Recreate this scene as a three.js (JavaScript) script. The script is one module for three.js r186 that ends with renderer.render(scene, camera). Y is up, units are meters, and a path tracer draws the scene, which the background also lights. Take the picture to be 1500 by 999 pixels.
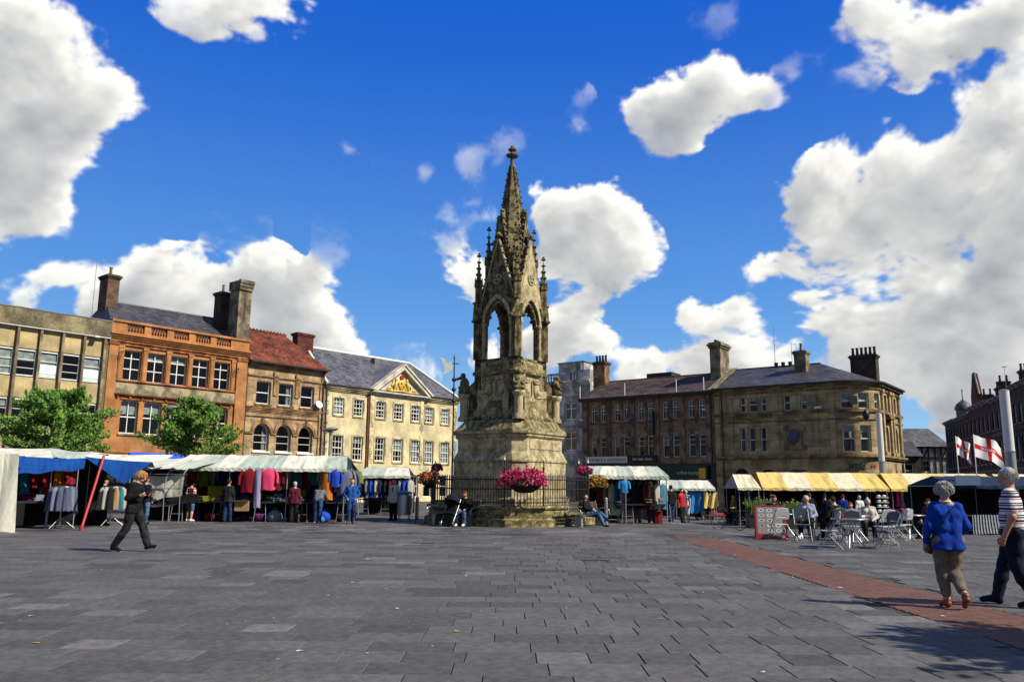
import * as THREE from 'three';
import { mergeGeometries, mergeVertices } from 'three/addons/utils/BufferGeometryUtils.js';
import { FontLoader } from 'three/addons/loaders/FontLoader.js';
import { TextGeometry } from 'three/addons/geometries/TextGeometry.js';
import { RoundedBoxGeometry } from 'three/addons/geometries/RoundedBoxGeometry.js';

// ---------- camera, sky, sun, exposure ----------
const scene = new THREE.Scene();
const rad = THREE.MathUtils.degToRad;
const camera = new THREE.PerspectiveCamera(45.2, 1500 / 999, 0.1, 900);
camera.position.set(0, 1.5, 0);
camera.rotation.order = 'YXZ';
camera.rotation.set(rad(10.02), 0, rad(0.45));
const renderer = new THREE.WebGLRenderer({ antialias: true });
renderer.toneMapping = THREE.LinearToneMapping;
renderer.toneMappingExposure = 1.3;
renderer.shadowMap.enabled = true;
const sun = new THREE.DirectionalLight(new THREE.Color(1, 0.93, 0.79), 5);
const SUN = new THREE.Vector3(1.85, 1.78, 0.75).normalize();
sun.position.copy(SUN).multiplyScalar(150).add(new THREE.Vector3(0, 0, -50));
sun.target.position.set(0, 0, -50); scene.add(sun, sun.target);
sun.castShadow = true; sun.shadow.mapSize.set(4096, 4096);
Object.assign(sun.shadow.camera, { left: -75, right: 75, top: 75, bottom: -75, near: 1, far: 400 });

// seeded random numbers and noise
function rng(seed) { let a = seed >>> 0; return () => { a = (a + 0x6D2B79F5) >>> 0; let t = Math.imul(a ^ (a >>> 15), 1 | a); t = (t + Math.imul(t ^ (t >>> 7), 61 | t)) ^ t; return ((t ^ (t >>> 14)) >>> 0) / 4294967296; }; }
const R = rng(7);
const PT = new Float32Array(4096); { const r = rng(3); for (let i = 0; i < 4096; i++) PT[i] = r() * 2 - 1; }
const hash3 = (x, y, z) => PT[(Math.imul(x, 73856093) ^ Math.imul(y, 19349663) ^ Math.imul(z, 83492791)) & 4095];
function noise3(x, y, z) {
  const ix = Math.floor(x), iy = Math.floor(y), iz = Math.floor(z); let fx = x - ix, fy = y - iy, fz = z - iz;
  fx = fx * fx * (3 - 2 * fx); fy = fy * fy * (3 - 2 * fy); fz = fz * fz * (3 - 2 * fz);
  const L = (a, b, t) => a + (b - a) * t;
  return L(L(L(hash3(ix, iy, iz), hash3(ix + 1, iy, iz), fx), L(hash3(ix, iy + 1, iz), hash3(ix + 1, iy + 1, iz), fx), fy),
    L(L(hash3(ix, iy, iz + 1), hash3(ix + 1, iy, iz + 1), fx), L(hash3(ix, iy + 1, iz + 1), hash3(ix + 1, iy + 1, iz + 1), fx), fy), fz);
}
const fbm = (x, y, z, o) => { let s = 0, a = 0.5; for (let i = 0; i < o; i++) { s += a * noise3(x, y, z); a *= 0.5; x = x * 2.03 + 7.1; y = y * 2.03 + 3.7; z = z * 2.03 + 1.3; } return s; };
const puff = (x, y, z, o) => { let s = 0, a = 0.46; for (let i = 0; i < o; i++) { s += a * noise3(x, y, z); a *= 0.57; x = x * 2.13 + 7.1; y = y * 2.13 + 3.7; z = z * 2.13 + 1.3; } return s; };
const clamp = THREE.MathUtils.clamp, lerp = THREE.MathUtils.lerp, sstep = (a, b, x) => { const t = clamp((x - a) / (b - a), 0, 1); return t * t * (3 - 2 * t); };

// the sky: blue air and cumulus, laid out by azimuth (from north = -z, clockwise), elevation and radius in degrees
{
  const lobes = [[-30.5,26.0,3.6,1],[-28.3,24.1,2.3,1],[-32.1,22.5,3.8,1],[-31.4,19.4,3.2,1],[-32.5,16.4,3.1,0.9],[-30.6,15.9,1.8,0.8],[-34.3,25.4,3.0,1],[-28.4,12.6,1.8,1],[-25.3,13.2,2.2,1],[-22.4,12.6,2.5,1],[-19.8,12.4,2.5,1],[-17.0,14.2,1.8,1],[-14.8,12.3,2.5,1],[-12.0,10.4,2.2,0.95],[-30.3,12.6,1.3,0.9],[-21.7,10.0,3.3,1],[-16.5,9.9,3.1,1],[-26.7,10.9,2.3,1],[-31.2,10.4,1.8,0.7],[-25.0,9.3,3.2,0.9],[-23.8,29.9,2.1,0.7],[-20.2,30.4,2.4,0.8],[-16.5,31.2,2.1,0.75],[-18.9,28.9,0.7,0.45],[6.4,20.1,2.4,1],[4.4,18.3,2.7,1],[8.3,16.3,2.3,1],[5.8,14.7,2.6,1],[2.4,19.5,2.0,0.95],[3.4,16.2,2.4,1],[-3.0,15.0,2.0,0.85],[-1.5,12.8,2.1,0.85],[4.8,10.5,2.6,0.95],[2.4,9.5,2.4,0.95],[6.8,10.0,1.6,0.9],[-2.9,9.5,2.1,0.8],[-5.3,8.0,1.9,0.7],[9.0,25.6,1.5,0.75],[11.7,25.9,1.9,0.85],[14.9,26.2,1.9,0.9],[17.3,26.0,1.4,0.85],[18.6,25.2,0.7,0.6],[10.9,23.1,1.2,0.7],[5.2,25.3,1.2,0.4],[12.4,24.1,1.6,0.75],[25.3,20.0,2.7,1],[22.5,19.5,2.4,1],[20.4,17.1,2.9,1],[28.7,16.6,3.5,1],[23.8,15.9,3.6,1],[32.0,15.7,3.8,1],[17.6,14.7,1.6,0.85],[14.3,11.2,2.2,0.9],[26.4,12.6,3.9,1],[30.9,11.7,3.6,1],[19.8,14.1,2.6,1],[12.5,11.5,1.4,0.8],[17.0,10.6,1.5,0.8],[26.8,28.3,2.5,0.85],[30.0,27.1,2.1,0.85],[33.1,27.5,2.4,0.9],[32.5,22.8,2.4,0.8],[23.9,29.9,1.9,0.7],[15.1,31.2,1.7,0.45],[27.9,26.0,1.5,0.7],[11.9,8.7,2.1,0.9],[9.6,8.5,1.6,0.85],[14.7,8.4,2.0,0.9],[20.0,9.1,2.3,0.9],[23.4,9.8,2.4,0.9],[28.8,8.6,3.0,0.9],[31.7,7.9,2.8,0.9],[26.8,7.0,1.9,0.75],[30.0,5.2,2.1,0.7],[-12.1,22.5,1.1,0.5],[-10.3,21.8,0.6,0.4],[-6.4,21.6,1.2,0.45],[-2.6,22.6,2.0,0.45],[-0.4,23.6,1.7,0.42],[-5.0,18.4,2.1,0.48],[-9.5,19.6,0.8,0.42],[-12.8,17.1,1.5,0.35],[-18.3,17.1,1.3,0.3],[20.6,28.0,1.0,0.35],[23.1,25.4,1.2,0.35],[-7.1,6.6,2.8,0.45],[-9.1,7.7,2.3,0.4],[-27,8,2.6,0.9],[-31,8,2.6,0.8],[-22,7,2.6,0.9],[-16,7.5,2.6,0.9],[-12,8,2.2,0.8],[28,6,2.6,0.8],[24,7,2.4,0.85],[31.5,10,3.4,0.9],[33,6,3,0.8],[19,7,2.2,0.8],[10,7,2,0.8],[29.5,19,2.6,0.95],[33.5,20,3,0.9],[22.5,12,3,0.95],[29,14,3,1],[14.8,27,1.6,0.8],[12,24.5,1.8,0.8],[9.2,24.6,1.5,0.7],[34,24,1.9,0.62],[35.5,21,2.4,0.7],[34,17,2.6,0.8],[35,27,2.2,0.7],[35,10,3.4,1],[27,9.5,3,0.95],[21,8.5,2.6,0.9],[16.5,8.5,2.2,0.9],[12.5,7.5,2,0.9],[8.5,8,1.8,0.85],[-4.4,17.2,1.6,0.58],[-1.8,19.3,1.5,0.55],[-3.4,22.2,1.6,0.6],[-1,23.4,1.4,0.55],[-6.3,21.4,1.1,0.55],[-8,19.8,0.9,0.5],[4.5,24.5,1.3,0.55],[5,26.5,1,0.5],[20,27,1.2,0.5],[22.5,28,1.5,0.55],[24.5,26.2,1.4,0.55],[18.8,25.4,1,0.6],[1.5,21.8,1.2,0.5],[-13,15.6,1.2,0.5],[-20,16.5,1.6,0.45]];
  const r = rng(11);                                   // the same kind of cumulus goes on round the rest of the sky
  for (let k = 0; k < 46; k++) {
    const az = 42 + r() * 276, el = 6 + Math.pow(r(), 1.4) * 50, n = 3 + Math.floor(r() * 6), s = 1.6 + r() * 2.2, w = 0.6 + 0.4 * r();
    for (let j = 0; j < n; j++) lobes.push([az + (r() - 0.5) * s * 5, el + (r() - 0.5) * s * 2, s * (0.6 + 0.6 * r()), w]);
  }
  for (let k = 0; k < 26; k++) { const az = r() * 360, el = 40 + r() * 45, s = 1.5 + r() * 3; for (let j = 0; j < 4; j++) lobes.push([az + (r() - 0.5) * 8, el + (r() - 0.5) * 5, s, 0.45 + 0.4 * r()]); }
  const dirOf = (az, el) => { const a = rad(az), e = rad(el); return [Math.sin(a) * Math.cos(e), Math.sin(e), -Math.cos(a) * Math.cos(e)]; };
  const L = lobes.map(([az, el, rr, w]) => { const a = rad(rr); return [...dirOf(az, el), a, w, 0.84 / (a * a)]; });
  const NB = 48, bins = Array.from({ length: NB * NB }, () => []);   // lobes by coarse direction (az, el)
  const binOf = (x, y, z) => { const a = Math.floor((Math.atan2(z, x) / (2 * Math.PI) + 0.5) * NB) % NB, e = clamp(Math.floor((y * 0.5 + 0.5) * NB), 0, NB - 1); return e * NB + a; };
  for (let e = 0; e < NB; e++) for (let a = 0; a < NB; a++) {
    for (const l of L) {
      let best = -1;
      for (let i = 0; i <= 3; i++) for (let j = 0; j <= 3; j++) {
        const y = (e + i / 3) / NB * 2 - 1, c = Math.sqrt(Math.max(0, 1 - y * y)), an = ((a + j / 3) / NB - 0.5) * 2 * Math.PI;
        best = Math.max(best, l[0] * c * Math.cos(an) + l[1] * y + l[2] * c * Math.sin(an));
      }
      if (best > Math.cos(Math.min(3, l[3] * 1.56 + 0.02))) bins[e * NB + a].push(l);
    }
  }
  let thin = 0;
  const dens = (x, y, z, oct = 7) => {
    const bin = bins[binOf(x, y, z)];
    if (!bin.length) return -1;
    let m = 0, ww = 0;
    for (const l of bin) {
      const c = x * l[0] + y * l[1] + z * l[2];
      const f = 1 - (1 - c) * l[5]; if (f <= 0) continue;
      const q = f * f * f * l[4]; m += q; ww += q * l[4];
    }
    if (m <= 0.01) return -1; thin = ww / m;
    if (m < 0.12) { if (m * 0.95 - 0.36 + 0.3 < 0) return -1; } const wx = noise3(x * 9, y * 12, z * 9 + 5) * 0.03, wy = noise3(x * 9 + 9, y * 12, z * 9) * 0.025;
    return Math.min(m, 1.25) * 0.95 - 0.38 + puff((x + wx) * 15 + 3, (y + wy) * 20, z * 15, oct) * 1.62;
  };
  const S = 1792, data = new Float32Array(S * S * 4);
  const turn = new THREE.Euler(rad(-76), 0, 0), M = new THREE.Matrix4().makeRotationFromEuler(turn).elements;   // the texture's pole lies in the north, 14 degrees up: even detail there
  for (let row = 0; row < S; row++) {
    const up = ((row + 0.5) / S - 0.5) * Math.PI, ty = Math.sin(up), c = Math.cos(up);
    for (let col = 0; col < S; col++) {
      if (row < S * 0.46 && ((row & 1) || (col & 1))) { const i = (row * S + col) * 4, j = ((row & ~1) * S + (col & ~1)) * 4; data[i] = data[j]; data[i + 1] = data[j + 1]; data[i + 2] = data[j + 2]; data[i + 3] = 1; continue; }
      const an = ((col + 0.5) / S - 0.5) * 2 * Math.PI, tx = Math.cos(an) * c, tz = Math.sin(an) * c;
      const x = M[0] * tx + M[4] * ty + M[8] * tz, y = M[1] * tx + M[5] * ty + M[9] * tz, z = M[2] * tx + M[6] * ty + M[10] * tz;
      const e = Math.asin(clamp(y, -1, 1)) * 57.3, i = (row * S + col) * 4;
      let cr, cg, cb;
      const k = sstep(-2, 34, e), k2 = sstep(0, 14, e);
      cr = lerp(lerp(0.3, 0.15, k2), 0.009, Math.pow(k, 0.8)); cg = lerp(lerp(0.5, 0.37, k2), 0.095, Math.pow(k, 0.85)); cb = lerp(lerp(0.68, 0.66, k2), 0.48, k);
      if (e > 34) { const q = sstep(34, 90, e); cg *= 1 - 0.25 * q; cb *= 1 - 0.2 * q; }
      if (e > -1) {
        const d = dens(x, y, z, row < S * 0.55 ? 5 : 7), th = sstep(0.38, 0.8, thin);
        if (d > 0) {
          // light reaches the cloud from the sun's side and from above
          let o = 0; for (const st of [0.014, 0.045]) { let lx = x + SUN.x * st * 0.9, ly = y + 0.75 * st, lz = z + SUN.z * st * 0.4; const n = Math.hypot(lx, ly, lz); o += Math.max(0, dens(lx / n, ly / n, lz / n, 4)) * 0.75; }
          const a = sstep(0, lerp(0.75, 0.36, th), d) * lerp(0.86, 1, sstep(0.1, 0.4, d)) * lerp(0.13, 1, th), t = Math.exp(-o * 1.35), g = clamp(0.12 + 1.12 * t + 0.3 * fbm(x * 28, y * 36, z * 28, 4), 0, 1.05);
          const wr = lerp(0.27, 0.82, g), wg = lerp(0.29, 0.81, g), wb = lerp(0.325, 0.75, g);
          cr = lerp(cr, wr, a); cg = lerp(cg, wg, a); cb = lerp(cb, wb, a);
        }
      } else { const q = sstep(-1, -8, e); cr = lerp(cr, 0.10, q); cg = lerp(cg, 0.10, q); cb = lerp(cb, 0.10, q); }
      data[i] = cr; data[i + 1] = cg; data[i + 2] = cb; data[i + 3] = 1;
    }
  }
  const t = new THREE.DataTexture(data, S, S, THREE.RGBAFormat, THREE.FloatType);
  t.mapping = THREE.EquirectangularReflectionMapping; t.magFilter = t.minFilter = THREE.LinearFilter; t.needsUpdate = true;
  scene.background = t; scene.environment = t; scene.backgroundRotation.copy(turn); scene.environmentRotation.copy(turn);
}

// ---------- helpers ----------
const names = {};
function numbered(n) { names[n] = (names[n] ?? -1) + 1; return names[n] ? n + '_' + String(names[n]).padStart(3, '0') : n; }
function tag(o, label, category, group, kind) { if (label) o.userData.label = label; if (category) o.userData.category = category; if (group) o.userData.group = group; if (kind) o.userData.kind = kind; return o; }
function thing(name, label, category, [x, y, z] = [0, 0, 0], turn = 0, group) {
  const o = new THREE.Group(); o.name = numbered(name); o.position.set(x, y, z); o.rotation.y = turn; scene.add(o); return tag(o, label, category, group);
}
function part(parent, name, geo, mat, label) {
  const m = new THREE.Mesh(Array.isArray(geo) ? merge(geo) : geo, mat); m.name = name; m.castShadow = m.receiveShadow = true; parent.add(m); if (label) m.userData.label = label; return m;
}
function single(name, geo, mat, label, category, group, pos = [0, 0, 0], turn = 0) {
  const m = part(scene, numbered(name), geo, mat); m.position.set(...pos); m.rotation.y = turn; return tag(m, label, category, group);
}
function sub(parent, name) { const g = new THREE.Group(); g.name = name; parent.add(g); return g; }
function copyOf(o, pos, turn, label) {
  const c = o.clone(); c.name = numbered(o.name.replace(/_\d{3}$/, '')); scene.add(c); c.position.set(...pos); c.rotation.y = turn; if (label) c.userData.label = label; return c;
}
function merge(list) {
  const l = list.map((g) => { let q = g.index ? g.toNonIndexed() : g; for (const k of Object.keys(q.attributes)) if (!['position', 'normal', 'uv'].includes(k)) { q = q.clone(); q.deleteAttribute(k); } if (!q.attributes.uv) q.setAttribute('uv', new THREE.BufferAttribute(new Float32Array(q.attributes.position.count * 2), 2)); if (!q.attributes.normal) q.computeVertexNormals(); return q; });
  return l.length === 1 ? l[0] : mergeGeometries(l);
}
// uv in metres, by the side that a face looks to
function muv(g) {
  const q = g.index ? g.toNonIndexed() : g, p = q.attributes.position, n = q.attributes.normal, uv = new Float32Array(p.count * 2);
  for (let i = 0; i < p.count; i += 3) {
    let nx = 0, ny = 0, nz = 0; for (let k = 0; k < 3; k++) { nx += Math.abs(n.getX(i + k)); ny += Math.abs(n.getY(i + k)); nz += Math.abs(n.getZ(i + k)); }
    for (let k = 0; k < 3; k++) {
      const x = p.getX(i + k), y = p.getY(i + k), z = p.getZ(i + k);
      const [u, v] = ny > nx && ny > nz ? [x, z] : nx > nz ? [z, y] : [x, y]; uv[(i + k) * 2] = u; uv[(i + k) * 2 + 1] = v;
    }
  }
  q.setAttribute('uv', new THREE.BufferAttribute(uv, 2)); return q;
}
function box(x0, y0, z0, x1, y1, z1) { const g = new THREE.BoxGeometry(x1 - x0, y1 - y0, z1 - z0); g.translate((x0 + x1) / 2, (y0 + y1) / 2, (z0 + z1) / 2); return muv(g); }
function cyl(r0, r1, h, x, y, z, seg = 12) { const g = new THREE.CylinderGeometry(r1, r0, h, seg); g.translate(x, y + h / 2, z); return g; }
function bar(a, b, r, seg = 6, r2 = r) {
  const A = new THREE.Vector3(...a), B = new THREE.Vector3(...b), d = B.clone().sub(A), g = new THREE.CylinderGeometry(r2, r, d.length(), seg);
  g.applyQuaternion(new THREE.Quaternion().setFromUnitVectors(new THREE.Vector3(0, 1, 0), d.normalize())); g.translate(...A.add(B).multiplyScalar(0.5).toArray()); return g;
}
function tube(pts, r, seg = 20, rs = 6) { return new THREE.TubeGeometry(new THREE.CatmullRomCurve3(pts.map((p) => new THREE.Vector3(...p))), seg, r, rs); }
function lathe(pts, seg = 16) { return new THREE.LatheGeometry(pts.map((p) => new THREE.Vector2(...p)), seg); }
function extr(pts, d, holes = [], bevel = 0) {
  const s = new THREE.Shape(pts.map((p) => new THREE.Vector2(...p)));
  for (const h of holes) s.holes.push(h.isPath || h.curves ? h : new THREE.Path(h.map((p) => new THREE.Vector2(...p))));
  return new THREE.ExtrudeGeometry(s, { depth: d, bevelEnabled: bevel > 0, bevelSize: bevel, bevelThickness: bevel, bevelSegments: 1, curveSegments: 14 });
}
function polys(list) {                                  // flat polygons, each a list of points, seen from both sides
  const pos = []; for (const f of list) for (let i = 1; i < f.length - 1; i++) pos.push(...f[0], ...f[i], ...f[i + 1]);
  const g = new THREE.BufferGeometry(); g.setAttribute('position', new THREE.BufferAttribute(new Float32Array(pos), 3)); g.computeVertexNormals(); return muv(g);
}
const moved = (g, x, y, z, ry = 0) => { const q = g.clone(); if (ry) q.rotateY(ry); q.translate(x, y, z); return q; };

// ---------- surfaces ----------
function texture(size, fn, srgb = true) {
  const d = new Uint8Array(size * size * 4);
  for (let y = 0; y < size; y++) for (let x = 0; x < size; x++) { const c = fn(x / size, y / size), i = (y * size + x) * 4; for (let k = 0; k < 3; k++) d[i + k] = clamp(Math.round(c[k] * 255), 0, 255); d[i + 3] = 255; }
  const t = new THREE.DataTexture(d, size, size); t.wrapS = t.wrapT = THREE.RepeatWrapping; t.magFilter = THREE.LinearFilter; t.minFilter = THREE.LinearMipmapLinearFilter; t.generateMipmaps = true;
  if (srgb) t.colorSpace = THREE.SRGBColorSpace; t.needsUpdate = true; return t;
}
// noise that repeats after one tile
function tn(u, v, f, o = 4, s = 0) {
  let sum = 0, a = 0.5; for (let i = 0; i < o; i++) {
    const X = u * f, Y = v * f, ix = Math.floor(X), iy = Math.floor(Y); let fx = X - ix, fy = Y - iy; fx = fx * fx * (3 - 2 * fx); fy = fy * fy * (3 - 2 * fy);
    const h = (p, q) => hash3(((p % f) + f) % f, ((q % f) + f) % f, 17 + s + i);
    sum += a * lerp(lerp(h(ix, iy), h(ix + 1, iy), fx), lerp(h(ix, iy + 1), h(ix + 1, iy + 1), fx), fy); f *= 2; a *= 0.55;
  } return sum;
}
const rep = (t, m) => { const c = t.clone(); c.repeat.set(1 / m, 1 / m); c.needsUpdate = true; return c; };
const grainT = texture(256, (u, v) => { const n = 0.5 + 0.5 * tn(u, v, 16, 5, 4); return [n, n, n]; }, false);
// weathered masonry: a base tone with patches, runs of dirt that follow the noise, and grain
function masonry(amount, streak, seed, joints) {
  return texture(512, (u, v) => {
    const n = tn(u, v, 4, 6, seed), f = tn(u, v, 64, 3, seed + 9), st = tn(u, v * 0.25, 24, 4, seed + 5) * 0.6 + tn(u, v, 6, 3, seed + 3) * 0.6;
    let k = 1 + amount * n * 1.2 + f * amount * 0.5 - streak * Math.max(0, st) * 0.9;
    if (joints) { const row = Math.floor(v * joints[1]), fx = (u * joints[0] + (row % 2) * 0.5) % 1, fy = (v * joints[1]) % 1; k *= 1 + 0.12 * hash3(Math.floor(u * joints[0] + (row % 2) * 0.5) % joints[0], row, seed); if (fx < 0.02 || fy < 0.045) k *= 0.74; }
    k = clamp(k * 0.82, 0, 1); return [k, k * (1 - 0.02 * n), k * (1 - 0.05 * n)];
  });
}
const mT = { soft: masonry(0.2, 0.1, 1), streaky: masonry(0.4, 0.4, 2), brick: masonry(0.25, 0.15, 3, [8, 24]), ashlar: masonry(0.3, 0.35, 4, [4, 8]) };
function mat(color, o = {}) {
  const { map, tile = 3, bump, btile = 0.8, ...rest } = o; const m = new THREE.MeshPhysicalMaterial({ roughness: 0.88, ...rest }); if (m.roughness > 0.6 && m.metalness === 0) m.specularIntensity = 0.35;
  m.color = Array.isArray(color) ? new THREE.Color().setRGB(...color) : new THREE.Color(color);
  if (map) m.map = rep(map, tile); if (bump) { m.bumpMap = rep(grainT, btile); m.bumpScale = bump; } return m;
}
// ground height: the market place falls away a little beyond the cafe tables
const gy = (x, z) => (z > -26 ? -0.0 : -0.014) - 0.45 * sstep(6, 11, x) * sstep(24, 38, -z);
const font = await new FontLoader().loadAsync('fonts/droid/droid_serif_bold.typeface.json');
function canvasTex(w, h, draw) { const c = document.createElement('canvas'); c.width = w; c.height = h; draw(c.getContext('2d'), w, h); const t = new THREE.CanvasTexture(c); t.colorSpace = THREE.SRGBColorSpace; return t; }

// ---------- ground ----------
const paverTone = (k, b = 0) => [0.136 * k, 0.131 * k, 0.124 * k * (1 + b)];
{
  // far paving: tone by slab, fine joints, wear
  const slabT = texture(1024, (u, v) => {
    const NR = 32, row = Math.floor(v * NR), sh = (hash3(row, 3, 9) + 1) * 0.5, NC = 22, c = Math.floor(u * NC + sh) % NC, fx = (u * NC + sh) % 1, fy = (v * NR) % 1;
    let k = 0.52 + 0.10 * hash3(c, row, 2) + 0.12 * Math.max(0, hash3(c, row, 5) - 0.5) * 2 + 0.16 * tn(u, v, 8, 5, 31) + 0.12 * tn(u, v, 128, 3, 37);
    if (fx < 0.02 || fy < 0.025) k *= 0.75; const q = tn(u, v, 40, 3, 51); if (q > 0.52) k *= 1.15; k = clamp(k, 0.1, 1); return [k * 0.99, k * 0.99, k];
  });
  const g = new THREE.BufferGeometry(), xs = [], zs = [], pos = [], idx = [];
  for (const a of [-400, -150, -70]) xs.push(a); for (let x = -40; x <= 60; x += 1) xs.push(x); for (const a of [80, 150, 400]) xs.push(a);
  for (const a of [100, 40, 10]) zs.push(a); for (let z = 0; z >= -70; z -= 1) zs.push(z); for (const a of [-90, -120, -200, -500]) zs.push(a);
  for (const z of zs) for (const x of xs) pos.push(x, -0.014 - 0.45 * sstep(6, 11, x) * sstep(24, 38, -z), z);
  for (let j = 0; j < zs.length - 1; j++) for (let i = 0; i < xs.length - 1; i++) { const a = j * xs.length + i, b = a + xs.length; idx.push(a, a + 1, b, a + 1, b + 1, b); }
  g.setAttribute('position', new THREE.BufferAttribute(new Float32Array(pos), 3)); g.setIndex(idx); g.computeVertexNormals();
  const uv = new Float32Array(pos.length / 3 * 2); for (let i = 0; i < pos.length / 3; i++) { uv[i * 2] = pos[i * 3]; uv[i * 2 + 1] = pos[i * 3 + 2]; } g.setAttribute('uv', new THREE.BufferAttribute(uv, 2));
  const ground = tag(part(scene, 'ground', g, mat([0.36, 0.347, 0.33], { map: slabT, tile: 15, roughness: 0.85, bump: 0.002, btile: 0.5 })), 'grey stone paving of the open market place', 'ground', null, 'structure');

  // near paving: slabs with their own edges, laid in rows of random lengths
  const slabGrain = texture(256, (u, v) => { const n = 0.8 + 0.13 * tn(u, v, 12, 5, 61) + 0.07 * tn(u, v, 64, 3, 63) - 0.06 * Math.max(0, tn(u, v * 0.5, 20, 3, 66)); const k = clamp(n, 0, 1); return [k, k, k]; });
  const mats = []; for (let i = 0; i < 9; i++) { const k = [0.7, 0.8, 0.88, 0.94, 1, 1.06, 1.14, 1.28, 1.5][i]; const m = mat([...paverTone(k * 1.16, i % 3 === 0 ? 0.06 : 0)], { roughness: 0.8, bump: 0.003, btile: 0.35 }); m.map = rep(slabGrain, 0.9); m.map.offset.set(i * 0.37, i * 0.61); mats.push(m); }
  const ROW = 0.47, lens = [0.47, 0.55, 0.63, 0.72, 0.8];
  const slab = (w, d, c = 0.005, gx = 0.004, gz = 0.0025) => { const h = 0.03, x = w / 2 - gx, z = d / 2 - gz; const A = [[-x, -h, -z], [x, -h, -z], [x, -h, z], [-x, -h, z]], B = [[-x, -c, -z], [x, -c, -z], [x, -c, z], [-x, -c, z]], C = [[-x + c, 0, -z + c], [x - c, 0, -z + c], [x - c, 0, z - c], [-x + c, 0, z - c]];
    const f = [[C[3], C[2], C[1], C[0]]]; for (let i = 0; i < 4; i++) { const j = (i + 1) % 4; f.push([A[j], A[i], B[i], B[j]], [B[j], B[i], C[i], C[j]]); } return polys(f.map((q) => q.slice().reverse().reverse())); };
  const geos = lens.map((l) => slab(l, ROW)); const all = [], r = rng(21);
  for (let k = 0; k < 44; k++) {
    const z = -5.3 - k * ROW, half = Math.min(24, -z * 0.66 + 2.2); let x = -half - r() * 0.6;
    while (x < half) { const li = Math.floor(r() * 5), l = lens[li], cx = x + l / 2; x += l; if (cx + l / 2 > 4.93 && cx - l / 2 < 6.17) { if (cx < 4.93 || cx > 6.17) { const e = cx < 5.7 ? [cx - l / 2, 4.93] : [6.17, cx + l / 2]; if (e[1] - e[0] > 0.08) all.push([(e[0] + e[1]) / 2, z, -1, r(), e[1] - e[0], r()]); } continue; } all.push([cx, z, li, r(), l, r()]); }
  }
  const inView = (s) => Math.abs(s[0]) < -s[1] * 0.64 && -s[1] > 6.2; const near = all.filter(inView).sort((a, b) => b[1] - a[1]).slice(0, 290), set = new Set(near), rest = [];
  const pick = (t) => Math.min(8, Math.floor((t < 0.12 ? t * 12 : t > 0.93 ? 7 + (t - 0.93) * 28 : 1 + (t - 0.12) * 6.8)));
  for (const s of all) {
    const geo = s[2] < 0 ? slab(s[4], ROW) : geos[s[2]], y = (s[5] - 0.5) * 0.003, m = mats[pick(s[3])];
    if (set.has(s)) { const o = part(ground, 'paving_slab', geo, m); o.position.set(s[0], y, s[1]); o.rotation.set((s[5] - 0.5) * 0.004, 0, (s[3] - 0.5) * 0.004); }
    else (rest[pick(s[3])] ??= []).push(moved(geo, s[0], y, s[1]));
  }
  
  const far = sub(ground, 'distant_paving_slabs'); far.userData.kind = 'stuff'; rest.forEach((l, i) => { const o = part(far, 'slab_tone', l, mats[i]); o.userData.kind = 'stuff'; });
  // the band of red blocks
  const redG = [[], [], []], rr = rng(5); const blk = slab(0.206, 0.1045, 0.002, 0.0012, 0.0012);
  for (let j = 0; j < 193; j++) for (let i = 0; i < 6; i++) redG[Math.floor(rr() * 3)].push(moved(blk, 5.035 + i * 0.206 + (j % 2) * 0.02 - 0.01, (rr() - 0.5) * 0.002, -5.2 - j * 0.1045));
  const red = sub(scene, 'red_brick_path'); tag(red, 'band of red paving bricks crossing the grey slabs', 'path', null, 'structure');
  [[0.128, 0.064, 0.046], [0.108, 0.056, 0.042], [0.145, 0.07, 0.05]].forEach((c, i) => { const o = part(red, 'paving_bricks', redG[i], mat(c, { roughness: 0.75, bump: 0.002, btile: 0.3 })); o.userData.kind = 'stuff'; });
  { // scraps, leaves and gum trodden about the square
    const rl = rng(88), l = [[], []]; for (let i = 0; i < 240; i++) { const z = -7 - Math.pow(rl(), 0.8) * 22, x = (rl() - 0.5) * -z * 1.3, q = 0.008 + rl() * rl() * 0.035, f = [], n = 5, a0 = rl() * 6; for (let k = 0; k < n; k++) f.push([Math.cos(a0 + k * 1.256) * q * (0.6 + rl() * 0.8), 0.003 + rl() * 0.006, Math.sin(a0 + k * 1.256) * q * (0.6 + rl() * 0.8)]); l[rl() < 0.6 ? 0 : 1].push(polys([f.reverse()]).translate(x, 0.002, z)); }
    const li = sub(scene, 'litter'); tag(li, 'scraps of litter and trodden gum scattered over the grey paving', 'litter', null, 'stuff'); part(li, 'paper_scraps', l[0], mat([0.5, 0.48, 0.42])).userData.kind = 'stuff'; part(li, 'leaf_scraps', l[1], mat([0.35, 0.24, 0.06])).userData.kind = 'stuff';
  }
  // a few drain covers and leaves of litter lie about: iron covers set in the slabs
  const iron = mat([0.03, 0.03, 0.032], { roughness: 0.6, metalness: 0.4 });
  for (const [x, z, l] of [[1.75, -17.4, 'small iron drain cover set in the paving before the memorial'], [-2.3, -22.1, 'long iron drain slot set in the paving before the bench']]) single('drain_cover', [box(-0.3, -0.02, -0.12, 0.3, 0.0045, 0.12), ...[-2, -1, 0, 1, 2].map((k) => box(k * 0.1 - 0.02, 0.0045, -0.1, k * 0.1 + 0.02, 0.008, 0.1))], iron, l, 'drain cover', null, [x, 0, z]);
}

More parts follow.
